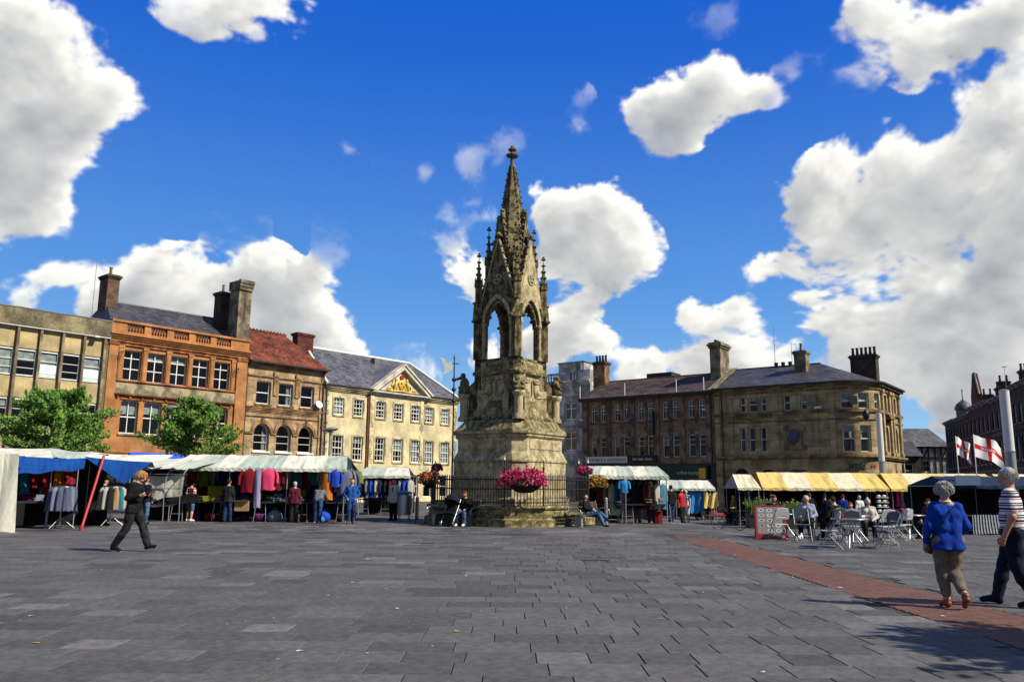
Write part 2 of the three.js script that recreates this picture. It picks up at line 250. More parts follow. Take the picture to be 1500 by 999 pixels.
// ---------- building kit ----------
const M = {
  glass: new THREE.MeshPhysicalMaterial({ color: 0xdfe8ea, transmission: 1, thickness: 0, roughness: 0.02, ior: 1.5 }),
  room: mat([0.3, 0.28, 0.25]), blind: mat([0.62, 0.62, 0.58], { map: mT.soft, tile: 1 }), curtain: mat([0.42, 0.42, 0.4], { map: mT.soft, tile: 0.5 }),
  whiteP: mat([0.72, 0.72, 0.69], { roughness: 0.5, bump: 0.001 }), lead: mat([0.2, 0.2, 0.21], { roughness: 0.6, map: mT.soft }), black: mat([0.015, 0.015, 0.016], { roughness: 0.5 }),
  iron: mat([0.02, 0.02, 0.022], { roughness: 0.45, metalness: 0.3 }), steel: mat([0.45, 0.46, 0.47], { roughness: 0.35, metalness: 0.9 }), galv: mat([0.32, 0.33, 0.34], { roughness: 0.5, metalness: 0.6 }),
  cream: mat([0.66, 0.52, 0.27], { map: mT.soft, tile: 3, bump: 0.004 }), conc: mat([0.34, 0.29, 0.17], { map: mT.streaky, tile: 5, bump: 0.006 }), fin: mat([0.36, 0.29, 0.18], { map: mT.streaky, tile: 2, bump: 0.004 }),
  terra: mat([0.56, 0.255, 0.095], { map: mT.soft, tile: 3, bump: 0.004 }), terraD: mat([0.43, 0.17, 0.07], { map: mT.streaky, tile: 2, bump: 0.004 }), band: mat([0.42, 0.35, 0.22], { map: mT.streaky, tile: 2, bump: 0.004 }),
  slate: mat([0.085, 0.08, 0.085], { roughness: 0.6 }), slateG: mat([0.15, 0.15, 0.165], { roughness: 0.6 }), tile: mat([0.27, 0.075, 0.035], { roughness: 0.75 }), tileB: mat([0.135, 0.09, 0.072], { roughness: 0.75 }),
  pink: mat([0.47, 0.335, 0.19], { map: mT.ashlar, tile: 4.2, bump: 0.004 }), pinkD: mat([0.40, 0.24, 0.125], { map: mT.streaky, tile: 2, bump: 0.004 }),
  geo: mat([0.86, 0.735, 0.44], { map: mT.soft, tile: 4, bump: 0.003 }), geoT: mat([0.76, 0.645, 0.39], { map: mT.streaky, tile: 3, bump: 0.003 }), ped: mat([0.8, 0.75, 0.6], { map: mT.soft, tile: 2 }),
  brown: mat([0.33, 0.23, 0.145], { map: mT.brick, tile: 2, bump: 0.004 }), brownP: mat([0.28, 0.19, 0.125], { map: mT.streaky, tile: 2, bump: 0.003 }),
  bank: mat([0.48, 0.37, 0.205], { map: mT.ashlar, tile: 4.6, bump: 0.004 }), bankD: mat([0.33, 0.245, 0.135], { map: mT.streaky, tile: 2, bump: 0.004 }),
  white: mat([0.76, 0.75, 0.72], { map: mT.streaky, tile: 3, bump: 0.003 }), brickC: mat([0.17, 0.105, 0.07], { map: mT.brick, tile: 1.9, bump: 0.005 }), brickD: mat([0.085, 0.065, 0.055], { map: mT.brick, tile: 1.9, bump: 0.005 }),
  chimS: mat([0.30, 0.255, 0.17], { map: mT.streaky, tile: 2, bump: 0.006 }), pot: mat([0.42, 0.3, 0.2], { map: mT.streaky, tile: 1 }), redB: mat([0.155, 0.05, 0.038], { map: mT.brick, tile: 1.9, bump: 0.004 }), redT: mat([0.38, 0.3, 0.26], { map: mT.streaky, tile: 2 }),
};
{ // courses of slates and tiles too far off to tell apart
  const courses = (f, sd) => texture(512, (u, v) => { const row = Math.floor(v * f), fx = (u * f * 0.6 + (row % 2) * 0.5), c = Math.floor(fx) % Math.round(f * 0.6); let k = 0.72 + 0.16 * hash3(c, row, sd) + 0.28 * tn(u, v, 4, 5, sd) + 0.14 * tn(u, v, 60, 2, sd + 1); if ((v * f) % 1 < 0.12) k *= 0.72; if (fx % 1 < 0.06) k *= 0.85; k = clamp(k, 0, 1); return [k, k, k]; });
  const a = courses(20, 71), b = courses(24, 73); for (const k of ['slate', 'slateG']) M[k].map = rep(a, 4.5); for (const k of ['tile', 'tileB']) M[k].map = rep(b, 4);
}
function wall(p, name, u0, u1, y0, y1, holes, m, d = 0.4, z = 0) {   // a wall with its openings; face at z
  const hs = holes.map((h) => { if (!h.arch) return [[h.u0, h.y0], [h.u0, h.y1], [h.u1, h.y1], [h.u1, h.y0]]; const c = (h.u0 + h.u1) / 2, r = (h.u1 - h.u0) / 2, sp = h.y1 - r * h.arch, pts = [[h.u0, h.y0]]; for (let i = 0; i <= 14; i++) { const a = Math.PI - i / 14 * Math.PI; pts.push([c + Math.cos(a) * r, sp + Math.sin(a) * r * h.arch]); } pts.push([h.u1, h.y0]); return pts; });
  const g = extr([[u0, y0], [u1, y0], [u1, y1], [u0, y1]], d, hs); g.translate(0, 0, z - d); return part(p, name, muv(g), m);
}
// a window set back in its opening: frame with glazing bars, pane, what shows behind it
function windowIn(p, h, o = {}) {
  const { cols = 1, rows = 2, fw = 0.07, back = 0.16, z = 0, frame = M.whiteP, blind = 0, sill = null, lintel = null, curtain = 0, bw = 0.035 } = o, w = sub(p, 'window');
  const zf = z - back, { u0, y0, u1, y1 } = h, g = [], arch = h.arch || 0, rr = (u1 - u0) / 2, cx = (u0 + u1) / 2, sp = y1 - rr * arch;
  if (arch) { const ring = (k) => { const a = [[u0 + k, y0 + k]]; for (let i = 0; i <= 14; i++) { const t = Math.PI - i / 14 * Math.PI; a.push([cx + Math.cos(t) * (rr - k), sp + Math.sin(t) * (rr * arch - k)]); } a.push([u1 - k, y0 + k]); return a; }; const q = extr(ring(-0.01), 0.07, [ring(fw)]); q.translate(0, 0, zf - 0.07); g.push(q); }
  else g.push(box(u0 - 0.01, y0 - 0.01, zf - 0.07, u0 + fw, y1 + 0.01, zf), box(u1 - fw, y0 - 0.01, zf - 0.07, u1 + 0.01, y1 + 0.01, zf), box(u0 + fw, y0 - 0.01, zf - 0.069, u1 - fw, y0 + fw, zf - 0.001), box(u0 + fw, y1 - fw, zf - 0.069, u1 - fw, y1 + 0.01, zf - 0.001));
  const topB = arch ? y1 - fw * 0.5 : y1 - fw;
  for (let i = 1; i < cols; i++) { const x = lerp(u0, u1, i / cols); g.push(box(x - bw / 2, y0 + fw, zf - 0.055, x + bw / 2, topB - (arch ? 0.03 : 0), zf - 0.01)); }
  for (let i = 1; i < rows; i++) { const y = o.rowAt ? lerp(y0, y1, o.rowAt[i - 1]) : lerp(y0, y1, i / rows), mid = rows === 2 || i === rows / 2; g.push(box(u0 + fw, y - (mid ? 0.035 : bw / 2), zf - 0.05 - (mid ? 0.008 : 0), u1 - fw, y + (mid ? 0.035 : bw / 2), zf - (mid ? 0.005 : 0.014))); }
  part(w, 'frame', g, frame);
  if (arch) { const pts = [[u0 + 0.02, y0 + 0.02]]; for (let i = 0; i <= 14; i++) { const t = Math.PI - i / 14 * Math.PI; pts.push([cx + Math.cos(t) * (rr - 0.02), sp + Math.sin(t) * (rr * arch - 0.02)]); } pts.push([u1 - 0.02, y0 + 0.02]); const q = new THREE.ShapeGeometry(new THREE.Shape(pts.map((a) => new THREE.Vector2(...a)))); q.translate(0, 0, zf - 0.034); part(w, 'pane', q, M.glass); }
  else part(w, 'pane', polys([[[u0 + 0.03, y0 + 0.03, zf - 0.034], [u1 - 0.03, y0 + 0.03, zf - 0.034], [u1 - 0.03, y1 - 0.03, zf - 0.034], [u0 + 0.03, y1 - 0.03, zf - 0.034]]]), M.glass);
  if (blind) part(w, 'blind', box(u0 + 0.02, lerp(y1, y0, blind), zf - 0.13, u1 - 0.02, y1 - 0.02, zf - 0.12), M.blind);
  if (curtain) { const cw = (u1 - u0) * 0.3, sgn = curtain > 1 ? 1 : 0; part(w, 'curtain', box(sgn ? u1 - cw : u0 + 0.02, y0 + 0.05, zf - 0.18, sgn ? u1 - 0.02 : u0 + cw, y1 - 0.03, zf - 0.14), M.curtain); }
  if (sill) part(w, 'sill', box(u0 - 0.1, y0 - 0.13, z - 0.12, u1 + 0.1, y0 - 0.003, z + 0.1), sill);
  if (lintel) part(w, 'surround', [box(u0 - 0.16, y0, z - 0.02, u0 - 0.002, y1 + 0.16, z + 0.045), box(u1 + 0.002, y0, z - 0.02, u1 + 0.16, y1 + 0.16, z + 0.045), box(u0 - 0.001, y1 + 0.002, z - 0.02, u1 + 0.001, y1 + 0.16, z + 0.044)], lintel);
  return w;
}
const H = (u0, y0, u1, y1, arch) => ({ u0, y0, u1, y1, arch });
// moulding along a wall: stacked fillets, each proud of the last
function mould(p, name, u0, u1, y0, y1, m, depth = 0.25, steps = 3, z = 0) { const g = []; for (let i = 0; i < steps; i++) g.push(box(u0 - i * 0.02, lerp(y0, y1, i / steps), z - 0.05, u1 + i * 0.02, lerp(y0, y1, (i + 1) / steps), z + depth * (i + 1) / steps)); return part(p, name, g, m); }
function chimney(p, u, z, w, d, y0, y1, m, pots, cap = m, potM = M.pot) {
  const c = sub(p, 'chimney'), h = y1 - y0;
  part(c, 'stack', [box(u - w / 2, y0, z - d / 2, u + w / 2, y1 - 0.3, z + d / 2)], m);
  part(c, 'cap', [box(u - w / 2 - 0.06, y1 - 0.3, z - d / 2 - 0.06, u + w / 2 + 0.06, y1 - 0.18, z + d / 2 + 0.06), box(u - w / 2 - 0.13, y1 - 0.18, z - d / 2 - 0.13, u + w / 2 + 0.13, y1 - 0.04, z + d / 2 + 0.13), box(u - w / 2 - 0.02, y1 - 0.04, z - d / 2 - 0.02, u + w / 2 + 0.02, y1 + 0.03, z + d / 2 + 0.02)], cap);
  for (let i = 0; i < pots; i++) { const t = pots === 1 ? 0.5 : i / (pots - 1), x = d > w ? u : lerp(u - w / 2 + 0.15, u + w / 2 - 0.15, t), zz = d > w ? lerp(z - d / 2 + 0.18, z + d / 2 - 0.18, t) : z; const q = lathe([[0.12, 0], [0.13, 0.1], [0.105, 0.2], [0.1, 0.55], [0.13, 0.6], [0.13, 0.66], [0.08, 0.66], [0.08, 0.4]], 10); q.translate(x, y1 + 0.02, zz); part(c, 'pot', q, potM); }
  return c;
}
function aerial(p, u, y, z, h) { part(p, 'aerial', [bar([u, y, z], [u, y + h, z], 0.022), bar([u - 0.5, y + h - 0.1, z], [u + 0.5, y + h - 0.1, z], 0.012), ...[-0.4, -0.2, 0, 0.2, 0.4].map((k) => bar([u + k, y + h - 0.1, z - 0.25], [u + k, y + h - 0.1, z + 0.25], 0.008))], M.galv); }
function pipe(p, u, y0, y1, m, z = 0.09, r = 0.055) { const g = [bar([u, y0, z], [u, y1, z], r, 8), box(u - 0.12, y1 - 0.02, z - 0.08, u + 0.12, y1 + 0.22, z + 0.1)]; for (let y = y0 + 1; y < y1; y += 1.8) g.push(box(u - 0.09, y, z - 0.09, u + 0.09, y + 0.06, z + 0.06)); return part(p, 'downpipe', g, m); }
function bodyBox(p, u0, u1, y0, y1, d, m) { return part(p, 'back_walls', [box(u0, y0, -d, u0 + 0.3, y1, -0.41), box(u1 - 0.3, y0, -d, u1, y1, -0.41), box(u0 + 0.3, y0, -d, u1 - 0.3, y1, -d + 0.3)], m), part(p, 'rooms', [box(u0 + 0.31, y0, -3.6, u1 - 0.31, y1 - 0.05, -3.5), ...[3.1, 6.85].filter((y) => y < y1).map((y) => box(u0 + 0.31, y - 0.12, -3.49, u1 - 0.31, y, -0.42))], M.room); }

// ---------- the row along the left of the square ----------
const LO = [-27.142, 0, -55], LT = rad(50.6);
const shopGlassRow = (p, u0, u1, m, n, z = 0) => { // ground-floor shop front: piers, stall riser, fascia, panes
  const s = sub(p, 'shopfront'); part(s, 'fascia', box(u0, 2.75, z - 0.35, u1, 3.45, z + 0.12), m); part(s, 'riser', box(u0, -0.1, z - 0.35, u1, 0.5, z - 0.02), m);
  for (let i = 0; i <= n; i++) { const x = lerp(u0 + 0.1, u1 - 0.1, i / n); part(s, 'pier', box(x - 0.1, 0.5, z - 0.35, x + 0.1, 2.75, z), m); if (i < n) part(s, 'pane', box(x + 0.1, 0.5, z - 0.2, lerp(u0 + 0.1, u1 - 0.1, (i + 1) / n) - 0.1, 2.75, z - 0.18), M.glass); }
  part(s, 'shop_back_wall', box(u0 + 0.32, -0.1, z - 2.6, u1 - 0.32, 2.75, z - 2.55), M.room);
};
{ // office block of cream panels between concrete fins
  const b = thing('office_building', 'flat-roofed office block of cream panels between concrete fins, behind a young tree', 'building', LO, LT);
  const bays = []; for (let k = -3; k < 5; k++) bays.push([-6.0 + (k - 0) * 1.335 + 0.08, -6.0 + (k + 1) * 1.335 - 0.08]);
  bays.forEach(([a, c0], i) => {
    const c = Math.min(c0, -0.62), wt = H(a + 0.03, 8.05, c - 0.03, 9.7), wb = H(a + 0.03, 4.95, c - 0.03, 6.6);
    part(b, 'panel', box(a, 9.78, -0.3, c, 11.1, 0), M.cream); part(b, 'panel', box(a, 6.68, -0.3, c, 7.97, 0.001), M.cream); part(b, 'panel', box(a, 3.5, -0.3, c, 4.87, 0.002), M.cream);
    for (const [h, t] of [[wt, 0], [wb, 1]]) windowIn(b, h, { rows: 3, rowAt: [0.3, 0.62], cols: 1, fw: 0.06, back: 0.04, blind: t ? [0, 0, 0.3, 0, 0.5, 0, 0, 0.6][i] : [0.3, 0.4, 0.98, 0.45, 0.9, 0, 0.94, 0.97][i] });
  });
  // each upper window keeps a printed notice or a vertical blind
  const note = canvasTex(128, 96, (x, w, h) => { x.fillStyle = '#eef0ea'; x.fillRect(0, 0, w, h); x.fillStyle = '#9fc4c6'; x.fillRect(0, h - 26, w, 18); x.fillStyle = '#6d7f86'; x.font = '15px sans-serif'; x.fillText('TO LET', 36, 44); });
  const noteM = new THREE.MeshStandardMaterial({ map: note, roughness: 0.7 });
  for (const k of [1, 3]) { const a = -6.0 + k * 1.335 + 0.2, g = new THREE.PlaneGeometry(0.96, 0.72); g.translate(a + 0.48, 8.5, -0.062); part(b, 'window_notice', g, noteM); }
  for (let k = -3; k <= 4; k++) { const u = -6.0 + k * 1.335; part(b, 'fin', box(u - 0.078, 3.5, -0.28, u + 0.078, 11.15, 0.24), M.fin); }
  part(b, 'end_pier', box(-0.615, 0, -0.3, -0.36, 11.15, 0.1), M.conc);
  part(b, 'roof_fascia', [box(-10.2, 11.15, -8, -0.35, 12.22, 0.33)], M.conc); part(b, 'roof_edge', [box(-10.25, 12.22, -8, -0.33, 12.29, 0.36)], M.lead); mould(b, 'fascia_drip', -10.2, -0.36, 11.08, 11.15, M.whiteP, 0.3, 1);
  part(b, 'floodlight', [box(-1.55, 11.0, 0.3, -1.2, 11.08, 0.62), bar([-1.38, 11.1, 0.3], [-1.38, 11.1, 0.1], 0.03)], M.whiteP);
  shopGlassRow(b, -10.0, -0.62, M.fin, 6); bodyBox(b, -10.1, -0.36, 0, 11.1, 8, M.conc); 
}
{ // terracotta building
  const b = thing('terracotta_building', 'orange terracotta building with baluster parapet and slate roof', 'building', LO, LT);
  const top = [[0.78, 2.03], [2.45, 3.75], [4.14, 5.43], [5.85, 7.16], [7.6, 8.9]].map(([a, c]) => H(a, 8.45, c, 10.52)), low = [[0.86, 2.1], [2.46, 3.78], [4.14, 5.46], [5.86, 7.18], [7.65, 8.97]].map(([a, c]) => H(a, 4.8, c, 7.08, 0.22));
  wall(b, 'wall', -0.34, 10.3, 3.5, 11.2, [...top, ...low], M.terra);
  top.forEach((h, i) => windowIn(b, h, { rows: 3, rowAt: [0.38, 0.74], cols: 2, back: 0.26, frame: M.whiteP, bw: 0.06, fw: 0.05, blind: [0, 0.3, 0.25, 0, 0][i] }));
  low.forEach((h, i) => windowIn(b, h, { rows: 2, cols: 2, back: 0.24, bw: 0.05, blind: [0.42, 0.38, 0.3, 0, 0.2][i], sill: M.band }));
  for (const [u0, u1] of [[-0.34, 0.28], [9.4, 10.3]]) { part(b, 'pilaster', box(u0, 3.5, 0, u1, 11.1, 0.16), M.terra); part(b, 'pilaster_cap', box(u0 - 0.04, 10.75, 0, u1 + 0.04, 11.0, 0.22), M.terraD); }
  const mid = [0.52, 2.24, 3.95, 5.64, 7.38, 9.15]; for (const u of mid) part(b, 'mullion_pier', [box(u - 0.16, 8.3, 0, u + 0.16, 10.75, 0.09), box(u - 0.2, 10.6, 0, u + 0.2, 10.78, 0.13), box(u - 0.11, 8.5, 0.09, u + 0.11, 10.5, 0.12)], M.terra);
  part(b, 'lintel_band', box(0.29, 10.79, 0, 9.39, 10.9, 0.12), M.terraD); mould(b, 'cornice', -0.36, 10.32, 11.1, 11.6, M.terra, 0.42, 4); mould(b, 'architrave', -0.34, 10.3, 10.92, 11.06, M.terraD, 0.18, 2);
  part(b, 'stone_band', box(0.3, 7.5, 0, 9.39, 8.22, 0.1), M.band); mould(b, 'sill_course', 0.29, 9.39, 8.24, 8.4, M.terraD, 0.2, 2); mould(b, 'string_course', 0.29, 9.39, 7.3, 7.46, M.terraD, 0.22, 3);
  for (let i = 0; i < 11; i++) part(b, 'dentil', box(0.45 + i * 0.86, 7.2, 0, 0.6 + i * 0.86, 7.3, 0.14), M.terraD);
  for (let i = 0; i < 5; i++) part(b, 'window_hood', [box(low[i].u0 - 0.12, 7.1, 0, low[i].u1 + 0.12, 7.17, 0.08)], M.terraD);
  // parapet with balusters between blocks
  const gr = [[0.72, 1.95], [2.42, 3.62], [4.1, 5.28], [5.8, 7.02], [7.48, 8.72]]; part(b, 'parapet_rail', [box(-0.36, 12.34, -0.25, 10.32, 12.5, 0.3), box(-0.34, 11.6, -0.2, 10.3, 11.72, 0.26)], M.terra);
  let pu = -0.34; for (const [a, c] of [...gr, [10.3, 10.3]]) { part(b, 'parapet_block', box(pu, 11.72, -0.18, a, 12.34, 0.2), M.terra); pu = c; }
  const bal = lathe([[0.05, 0], [0.085, 0.02], [0.085, 0.07], [0.05, 0.11], [0.095, 0.22], [0.06, 0.42], [0.05, 0.5], [0.085, 0.55], [0.085, 0.62]], 8);
  for (const [a, c] of gr) for (let i = 0; i < 6; i++) { const o = part(b, 'baluster', bal, M.terraD); o.position.set(lerp(a + 0.1, c - 0.1, i / 5), 11.72, 0.02); }
  for (const [u, y] of [[0.4, 10.3], [9.25, 10.1]]) part(b, 'wall_bracket', [bar([u, y, 0.15], [u, y, 0.7], 0.02), tube([[u, y - 0.55, 0.15], [u - 0.05, y - 0.3, 0.45], [u, y - 0.02, 0.65]], 0.018, 10), bar([u - 0.1, y - 0.15, 0.4], [u + 0.1, y + 0.05, 0.4], 0.02)], M.iron);
  part(b, 'roof', polys([[[0, 12.0, -0.5], [10.2, 12.0, -0.5], [9.7, 14.6, -4], [1.0, 14.5, -4]], [[0, 12.0, -7.5], [10.2, 12.0, -7.5], [9.7, 14.6, -4], [1.0, 14.5, -4]], [[0, 12, -0.5], [1.0, 14.5, -4], [0, 12, -7.5]], [[10.2, 12, -0.5], [9.7, 14.6, -4], [10.2, 12, -7.5]]]), M.slate);
  part(b, 'roof_ridge', bar([1.0, 14.52, -4], [9.7, 14.62, -4], 0.09, 6), M.lead);
  chimney(b, 1.1, -4, 0.85, 1.3, 12.2, 16.4, M.brickC, 1, M.brickD); aerial(b, 0.05, 12.1, -4, 5.2);
  chimney(b, 9.65, -3, 0.85, 1.0, 12.6, 16.6, M.brickD, 1, M.brickD); { const c = sub(b, 'stone_chimney'); part(c, 'stack', box(9.5, 11.6, -1.7, 10.6, 16.5, -0.4), M.chimS); part(c, 'panel_groove', box(9.98, 14.2, -0.4, 10.12, 15.9, -0.38), M.brickD); mould(c, 'cap', 9.45, 10.65, 16.5, 17.3, M.chimS, 0.2, 3, -0.35); part(c, 'cap_top', box(9.42, 16.55, -1.8, 10.68, 17.25, -0.42), M.chimS); }
  pipe(b, 10.36, 3.5, 11.3, M.black); shopGlassRow(b, -0.34, 10.3, M.terraD, 4); bodyBox(b, -0.34, 10.3, 0, 12, 7.5, M.brickC);
  part(b, 'alarm_box', box(9.55, 4.1, 0.16, 9.95, 4.5, 0.3), M.black); part(b, 'shop_blind', polys([[[1.6, 3.55, 0.12], [6.2, 3.55, 0.12], [6.2, 2.9, 1.4], [1.6, 2.9, 1.4]], [[1.6, 2.9, 1.4], [6.2, 2.9, 1.4], [6.2, 2.7, 1.4], [1.6, 2.7, 1.4]]]), mat([0.02, 0.09, 0.5]));
}
{ // arched-window building with red roof
  const b = thing('arched_window_building', 'sandstone building with round-arched windows and red tiled roof', 'building', LO, LT);
  const top = [[11.3, 12.63], [13.36, 14.72], [15.5, 16.83]].map(([a, c]) => H(a, 7.68, c, 9.48, 0.12)), low = [[11.3, 12.7], [13.36, 14.75], [15.45, 16.87]].map(([a, c]) => H(a, 4.0, c, 6.14, 1));
  wall(b, 'wall', 10.42, 17.85, 3.4, 10.9, [...top, ...low], M.pink);
  top.forEach((h, i) => windowIn(b, h, { rows: 2, back: 0.24, fw: 0.09, curtain: i === 1 ? 2 : 0, sill: M.pinkD }));
  low.forEach((h, i) => windowIn(b, h, { rows: 3, rowAt: [0.32, 0.58], back: 0.26, fw: 0.09, curtain: i + 1 > 0 ? (i === 0 ? 2 : 0) : 0, sill: M.whiteP }));
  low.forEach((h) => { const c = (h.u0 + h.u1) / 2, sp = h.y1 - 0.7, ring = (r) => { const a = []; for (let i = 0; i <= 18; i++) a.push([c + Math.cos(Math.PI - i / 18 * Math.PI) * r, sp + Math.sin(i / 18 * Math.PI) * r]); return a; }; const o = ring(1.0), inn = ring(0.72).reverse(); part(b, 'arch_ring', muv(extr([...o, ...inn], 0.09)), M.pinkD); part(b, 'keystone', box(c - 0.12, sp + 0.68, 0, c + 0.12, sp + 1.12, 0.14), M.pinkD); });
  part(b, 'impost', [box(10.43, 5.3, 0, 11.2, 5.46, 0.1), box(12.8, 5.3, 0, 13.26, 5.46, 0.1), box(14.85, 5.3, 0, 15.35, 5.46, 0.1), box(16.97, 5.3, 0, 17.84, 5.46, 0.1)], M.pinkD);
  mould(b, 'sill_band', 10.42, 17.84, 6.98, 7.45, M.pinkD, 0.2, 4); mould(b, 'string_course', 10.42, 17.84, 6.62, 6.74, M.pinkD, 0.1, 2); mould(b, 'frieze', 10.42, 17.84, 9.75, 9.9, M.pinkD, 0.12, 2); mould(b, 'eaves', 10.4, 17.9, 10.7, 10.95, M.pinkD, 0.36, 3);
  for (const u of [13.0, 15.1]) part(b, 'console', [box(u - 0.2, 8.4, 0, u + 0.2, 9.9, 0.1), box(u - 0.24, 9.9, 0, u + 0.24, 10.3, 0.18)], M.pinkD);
  part(b, 'end_pilaster', box(17.35, 3.4, 0, 17.84, 9.7, 0.12), M.pink); part(b, 'roof', polys([[[10.35, 10.95, 0.45], [18.0, 10.95, 0.45], [16.4, 14.2, -4], [10.35, 14.2, -4]], [[10.35, 10.95, -8.4], [18.0, 10.95, -8.4], [16.4, 14.2, -4], [10.35, 14.2, -4]], [[18, 10.95, 0.45], [16.4, 14.2, -4], [18, 10.95, -8.4]]]), M.tile);
  part(b, 'gutter', box(10.4, 10.86, 0.42, 18.0, 10.97, 0.56), M.black); const rd = sub(b, 'ridge'); for (let i = 0; i < 18; i++) part(rd, 'ridge_tile', [box(10.4 + i * 0.34, 14.12, -4.12, 10.72 + i * 0.34, 14.3, -3.88), box(10.5 + i * 0.34, 14.3, -4.04, 10.62 + i * 0.34, 14.4, -3.96)], M.tile);
  chimney(b, 18.7, -4.5, 1.7, 0.8, 11.2, 14.75, M.redB, 0, M.redB); pipe(b, 17.6, 3.4, 10.7, M.black, 0.2);
  shopGlassRow(b, 10.42, 17.84, M.black, 3); bodyBox(b, 10.42, 17.85, 0, 10.9, 8.4, M.brickC); part(b, 'satellite_dish', (() => { const g = lathe([[0, 0], [0.2, 0.03], [0.34, 0.1]], 14); g.rotateX(1.2); g.translate(17.1, 8.0, 0.3); return g; })(), M.whiteP);
}
{ // the Georgian hall with the pediment
  const b = thing('georgian_hall', 'cream Georgian hall with a pediment bearing carved gilt arms', 'building', LO, LT);
  const us = [[18.9, 20.0], [21.1, 22.17], [23.47, 24.57], [25.63, 26.75], [27.85, 28.97], [29.8, 30.9], [31.95, 33.1]], up = us.map(([a, c]) => H(a, 7.36, c, 8.82)), lo = us.map(([a, c]) => H(a + 0.04, 3.55, c + 0.06, 5.6));
  for (const [u0, u1, z, nm] of [[17.95, 22.8, 0, 'wall'], [22.8, 29.35, 0.18, 'centre_wall'], [29.35, 34.2, 0, 'wall']]) {
    const f = (h) => h.u0 > u0 && h.u1 < u1; wall(b, nm, u0, u1, 2.9, 9.5, [...up.filter(f), ...lo.filter(f)], M.geo, 0.4 + z, z);
    up.forEach((h, i) => f(h) && windowIn(b, h, { rows: 4, cols: 3, back: 0.1, z, sill: M.geoT, lintel: M.geoT, blind: [0.9, 0.15, 0.1, 0.2, 0.3, 0.8, 0.95][i], bw: 0.035, fw: 0.09 }));
    lo.forEach((h, i) => f(h) && windowIn(b, h, { rows: 4, cols: 3, back: 0.1, z, sill: M.geoT, lintel: M.geoT, blind: [0, 0.2, 0.1, 0.5, 0.9, 0.9, 0.95][i], bw: 0.035, fw: 0.09 }));
    wall(b, 'ground_floor_wall', u0, u1, -0.1, 2.9, us.filter(([a, c]) => a > u0 && c < u1).map(([a, c]) => H(a, 0.4, c, 2.4)), M.geo, 0.4 + z, z + 0.002); us.filter(([a, c]) => a > u0 && c < u1).forEach(([a, c]) => windowIn(b, H(a, 0.4, c, 2.4), { rows: 2, z: z + 0.002 }));
  }
  for (const u of [18.03, 22.88, 29.22, 34.02]) for (let i = 0; i < 16; i++) { const w = i % 2 ? 0.42 : 0.26, z = u > 22 && u < 30 ? 0.18 : 0; part(b, 'quoin', box(u < 23 ? u - 0.09 : u + 0.17 - w, 2.95 + i * 0.4, z, u < 23 ? u - 0.09 + w : u + 0.17, 3.32 + i * 0.4, z + 0.05), M.geoT); }
  mould(b, 'cornice', 17.9, 22.75, 9.35, 9.75, M.geoT, 0.35, 3); mould(b, 'cornice', 29.4, 34.3, 9.35, 9.75, M.geoT, 0.35, 3); part(b, 'gutter', [box(17.85, 9.75, 0.3, 22.7, 9.87, 0.46), box(30.1, 9.75, 0.3, 34.35, 9.87, 0.46)], M.black);
  { const p = sub(b, 'pediment'); mould(p, 'base_cornice', 22.75, 30.05, 9.4, 9.75, M.ped, 0.42, 3, 0.18); part(p, 'tympanum', muv(extr([[22.9, 9.75], [29.9, 9.75], [26.4, 12.15]], 0.3).translate(0, 0, -0.05)), M.ped);
    part(p, 'raking_cornice', [muv(extr([[22.65, 9.76], [23.2, 9.76], [26.4, 11.97], [29.6, 9.76], [30.15, 9.76], [26.4, 12.42]], 0.5).translate(0, 0, 0.15)), muv(extr([[22.55, 9.86], [22.75, 9.78], [26.4, 12.34], [30.05, 9.78], [30.25, 9.86], [26.4, 12.52]], 0.66).translate(0, 0, 0.1))], M.ped);
    part(p, 'pediment_roof', polys([[[22.55, 9.9, 0.1], [26.4, 12.5, 0.1], [26.4, 12.5, -4.2], [22.55, 9.9, -0.2]], [[30.2, 9.9, 0.1], [26.4, 12.5, 0.1], [26.4, 12.5, -4.2], [30.2, 9.9, -0.2]]]), M.lead);
    // carved arms: shield, crown, two supporters, scroll
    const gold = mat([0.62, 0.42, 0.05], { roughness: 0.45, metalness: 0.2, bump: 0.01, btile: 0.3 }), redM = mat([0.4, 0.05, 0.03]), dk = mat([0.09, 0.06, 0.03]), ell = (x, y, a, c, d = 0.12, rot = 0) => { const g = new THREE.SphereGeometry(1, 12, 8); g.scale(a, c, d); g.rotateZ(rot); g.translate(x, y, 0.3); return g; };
    part(p, 'shield', [ell(26.4, 10.55, 0.42, 0.5, 0.16)], gold); part(p, 'shield_field', [ell(26.27, 10.68, 0.16, 0.2, 0.2), ell(26.53, 10.42, 0.16, 0.2, 0.2)], redM); part(p, 'crown', [ell(26.4, 11.18, 0.24, 0.15), ell(26.4, 11.38, 0.1, 0.14), ell(26.22, 11.3, 0.06, 0.1), ell(26.58, 11.3, 0.06, 0.1)], redM);
    part(p, 'lion', [ell(25.65, 10.5, 0.17, 0.5, 0.16, -0.25), ell(25.72, 11.0, 0.17, 0.18), ell(25.95, 10.75, 0.22, 0.07, 0.08, 0.3), ell(25.5, 10.1, 0.1, 0.25, 0.1, 0.2), ell(25.85, 10.1, 0.09, 0.24, 0.1, -0.2), tube([[25.5, 10.2, 0.3], [25.2, 10.4, 0.3], [25.3, 10.8, 0.3], [25.15, 10.95, 0.3]], 0.05, 12)], gold);
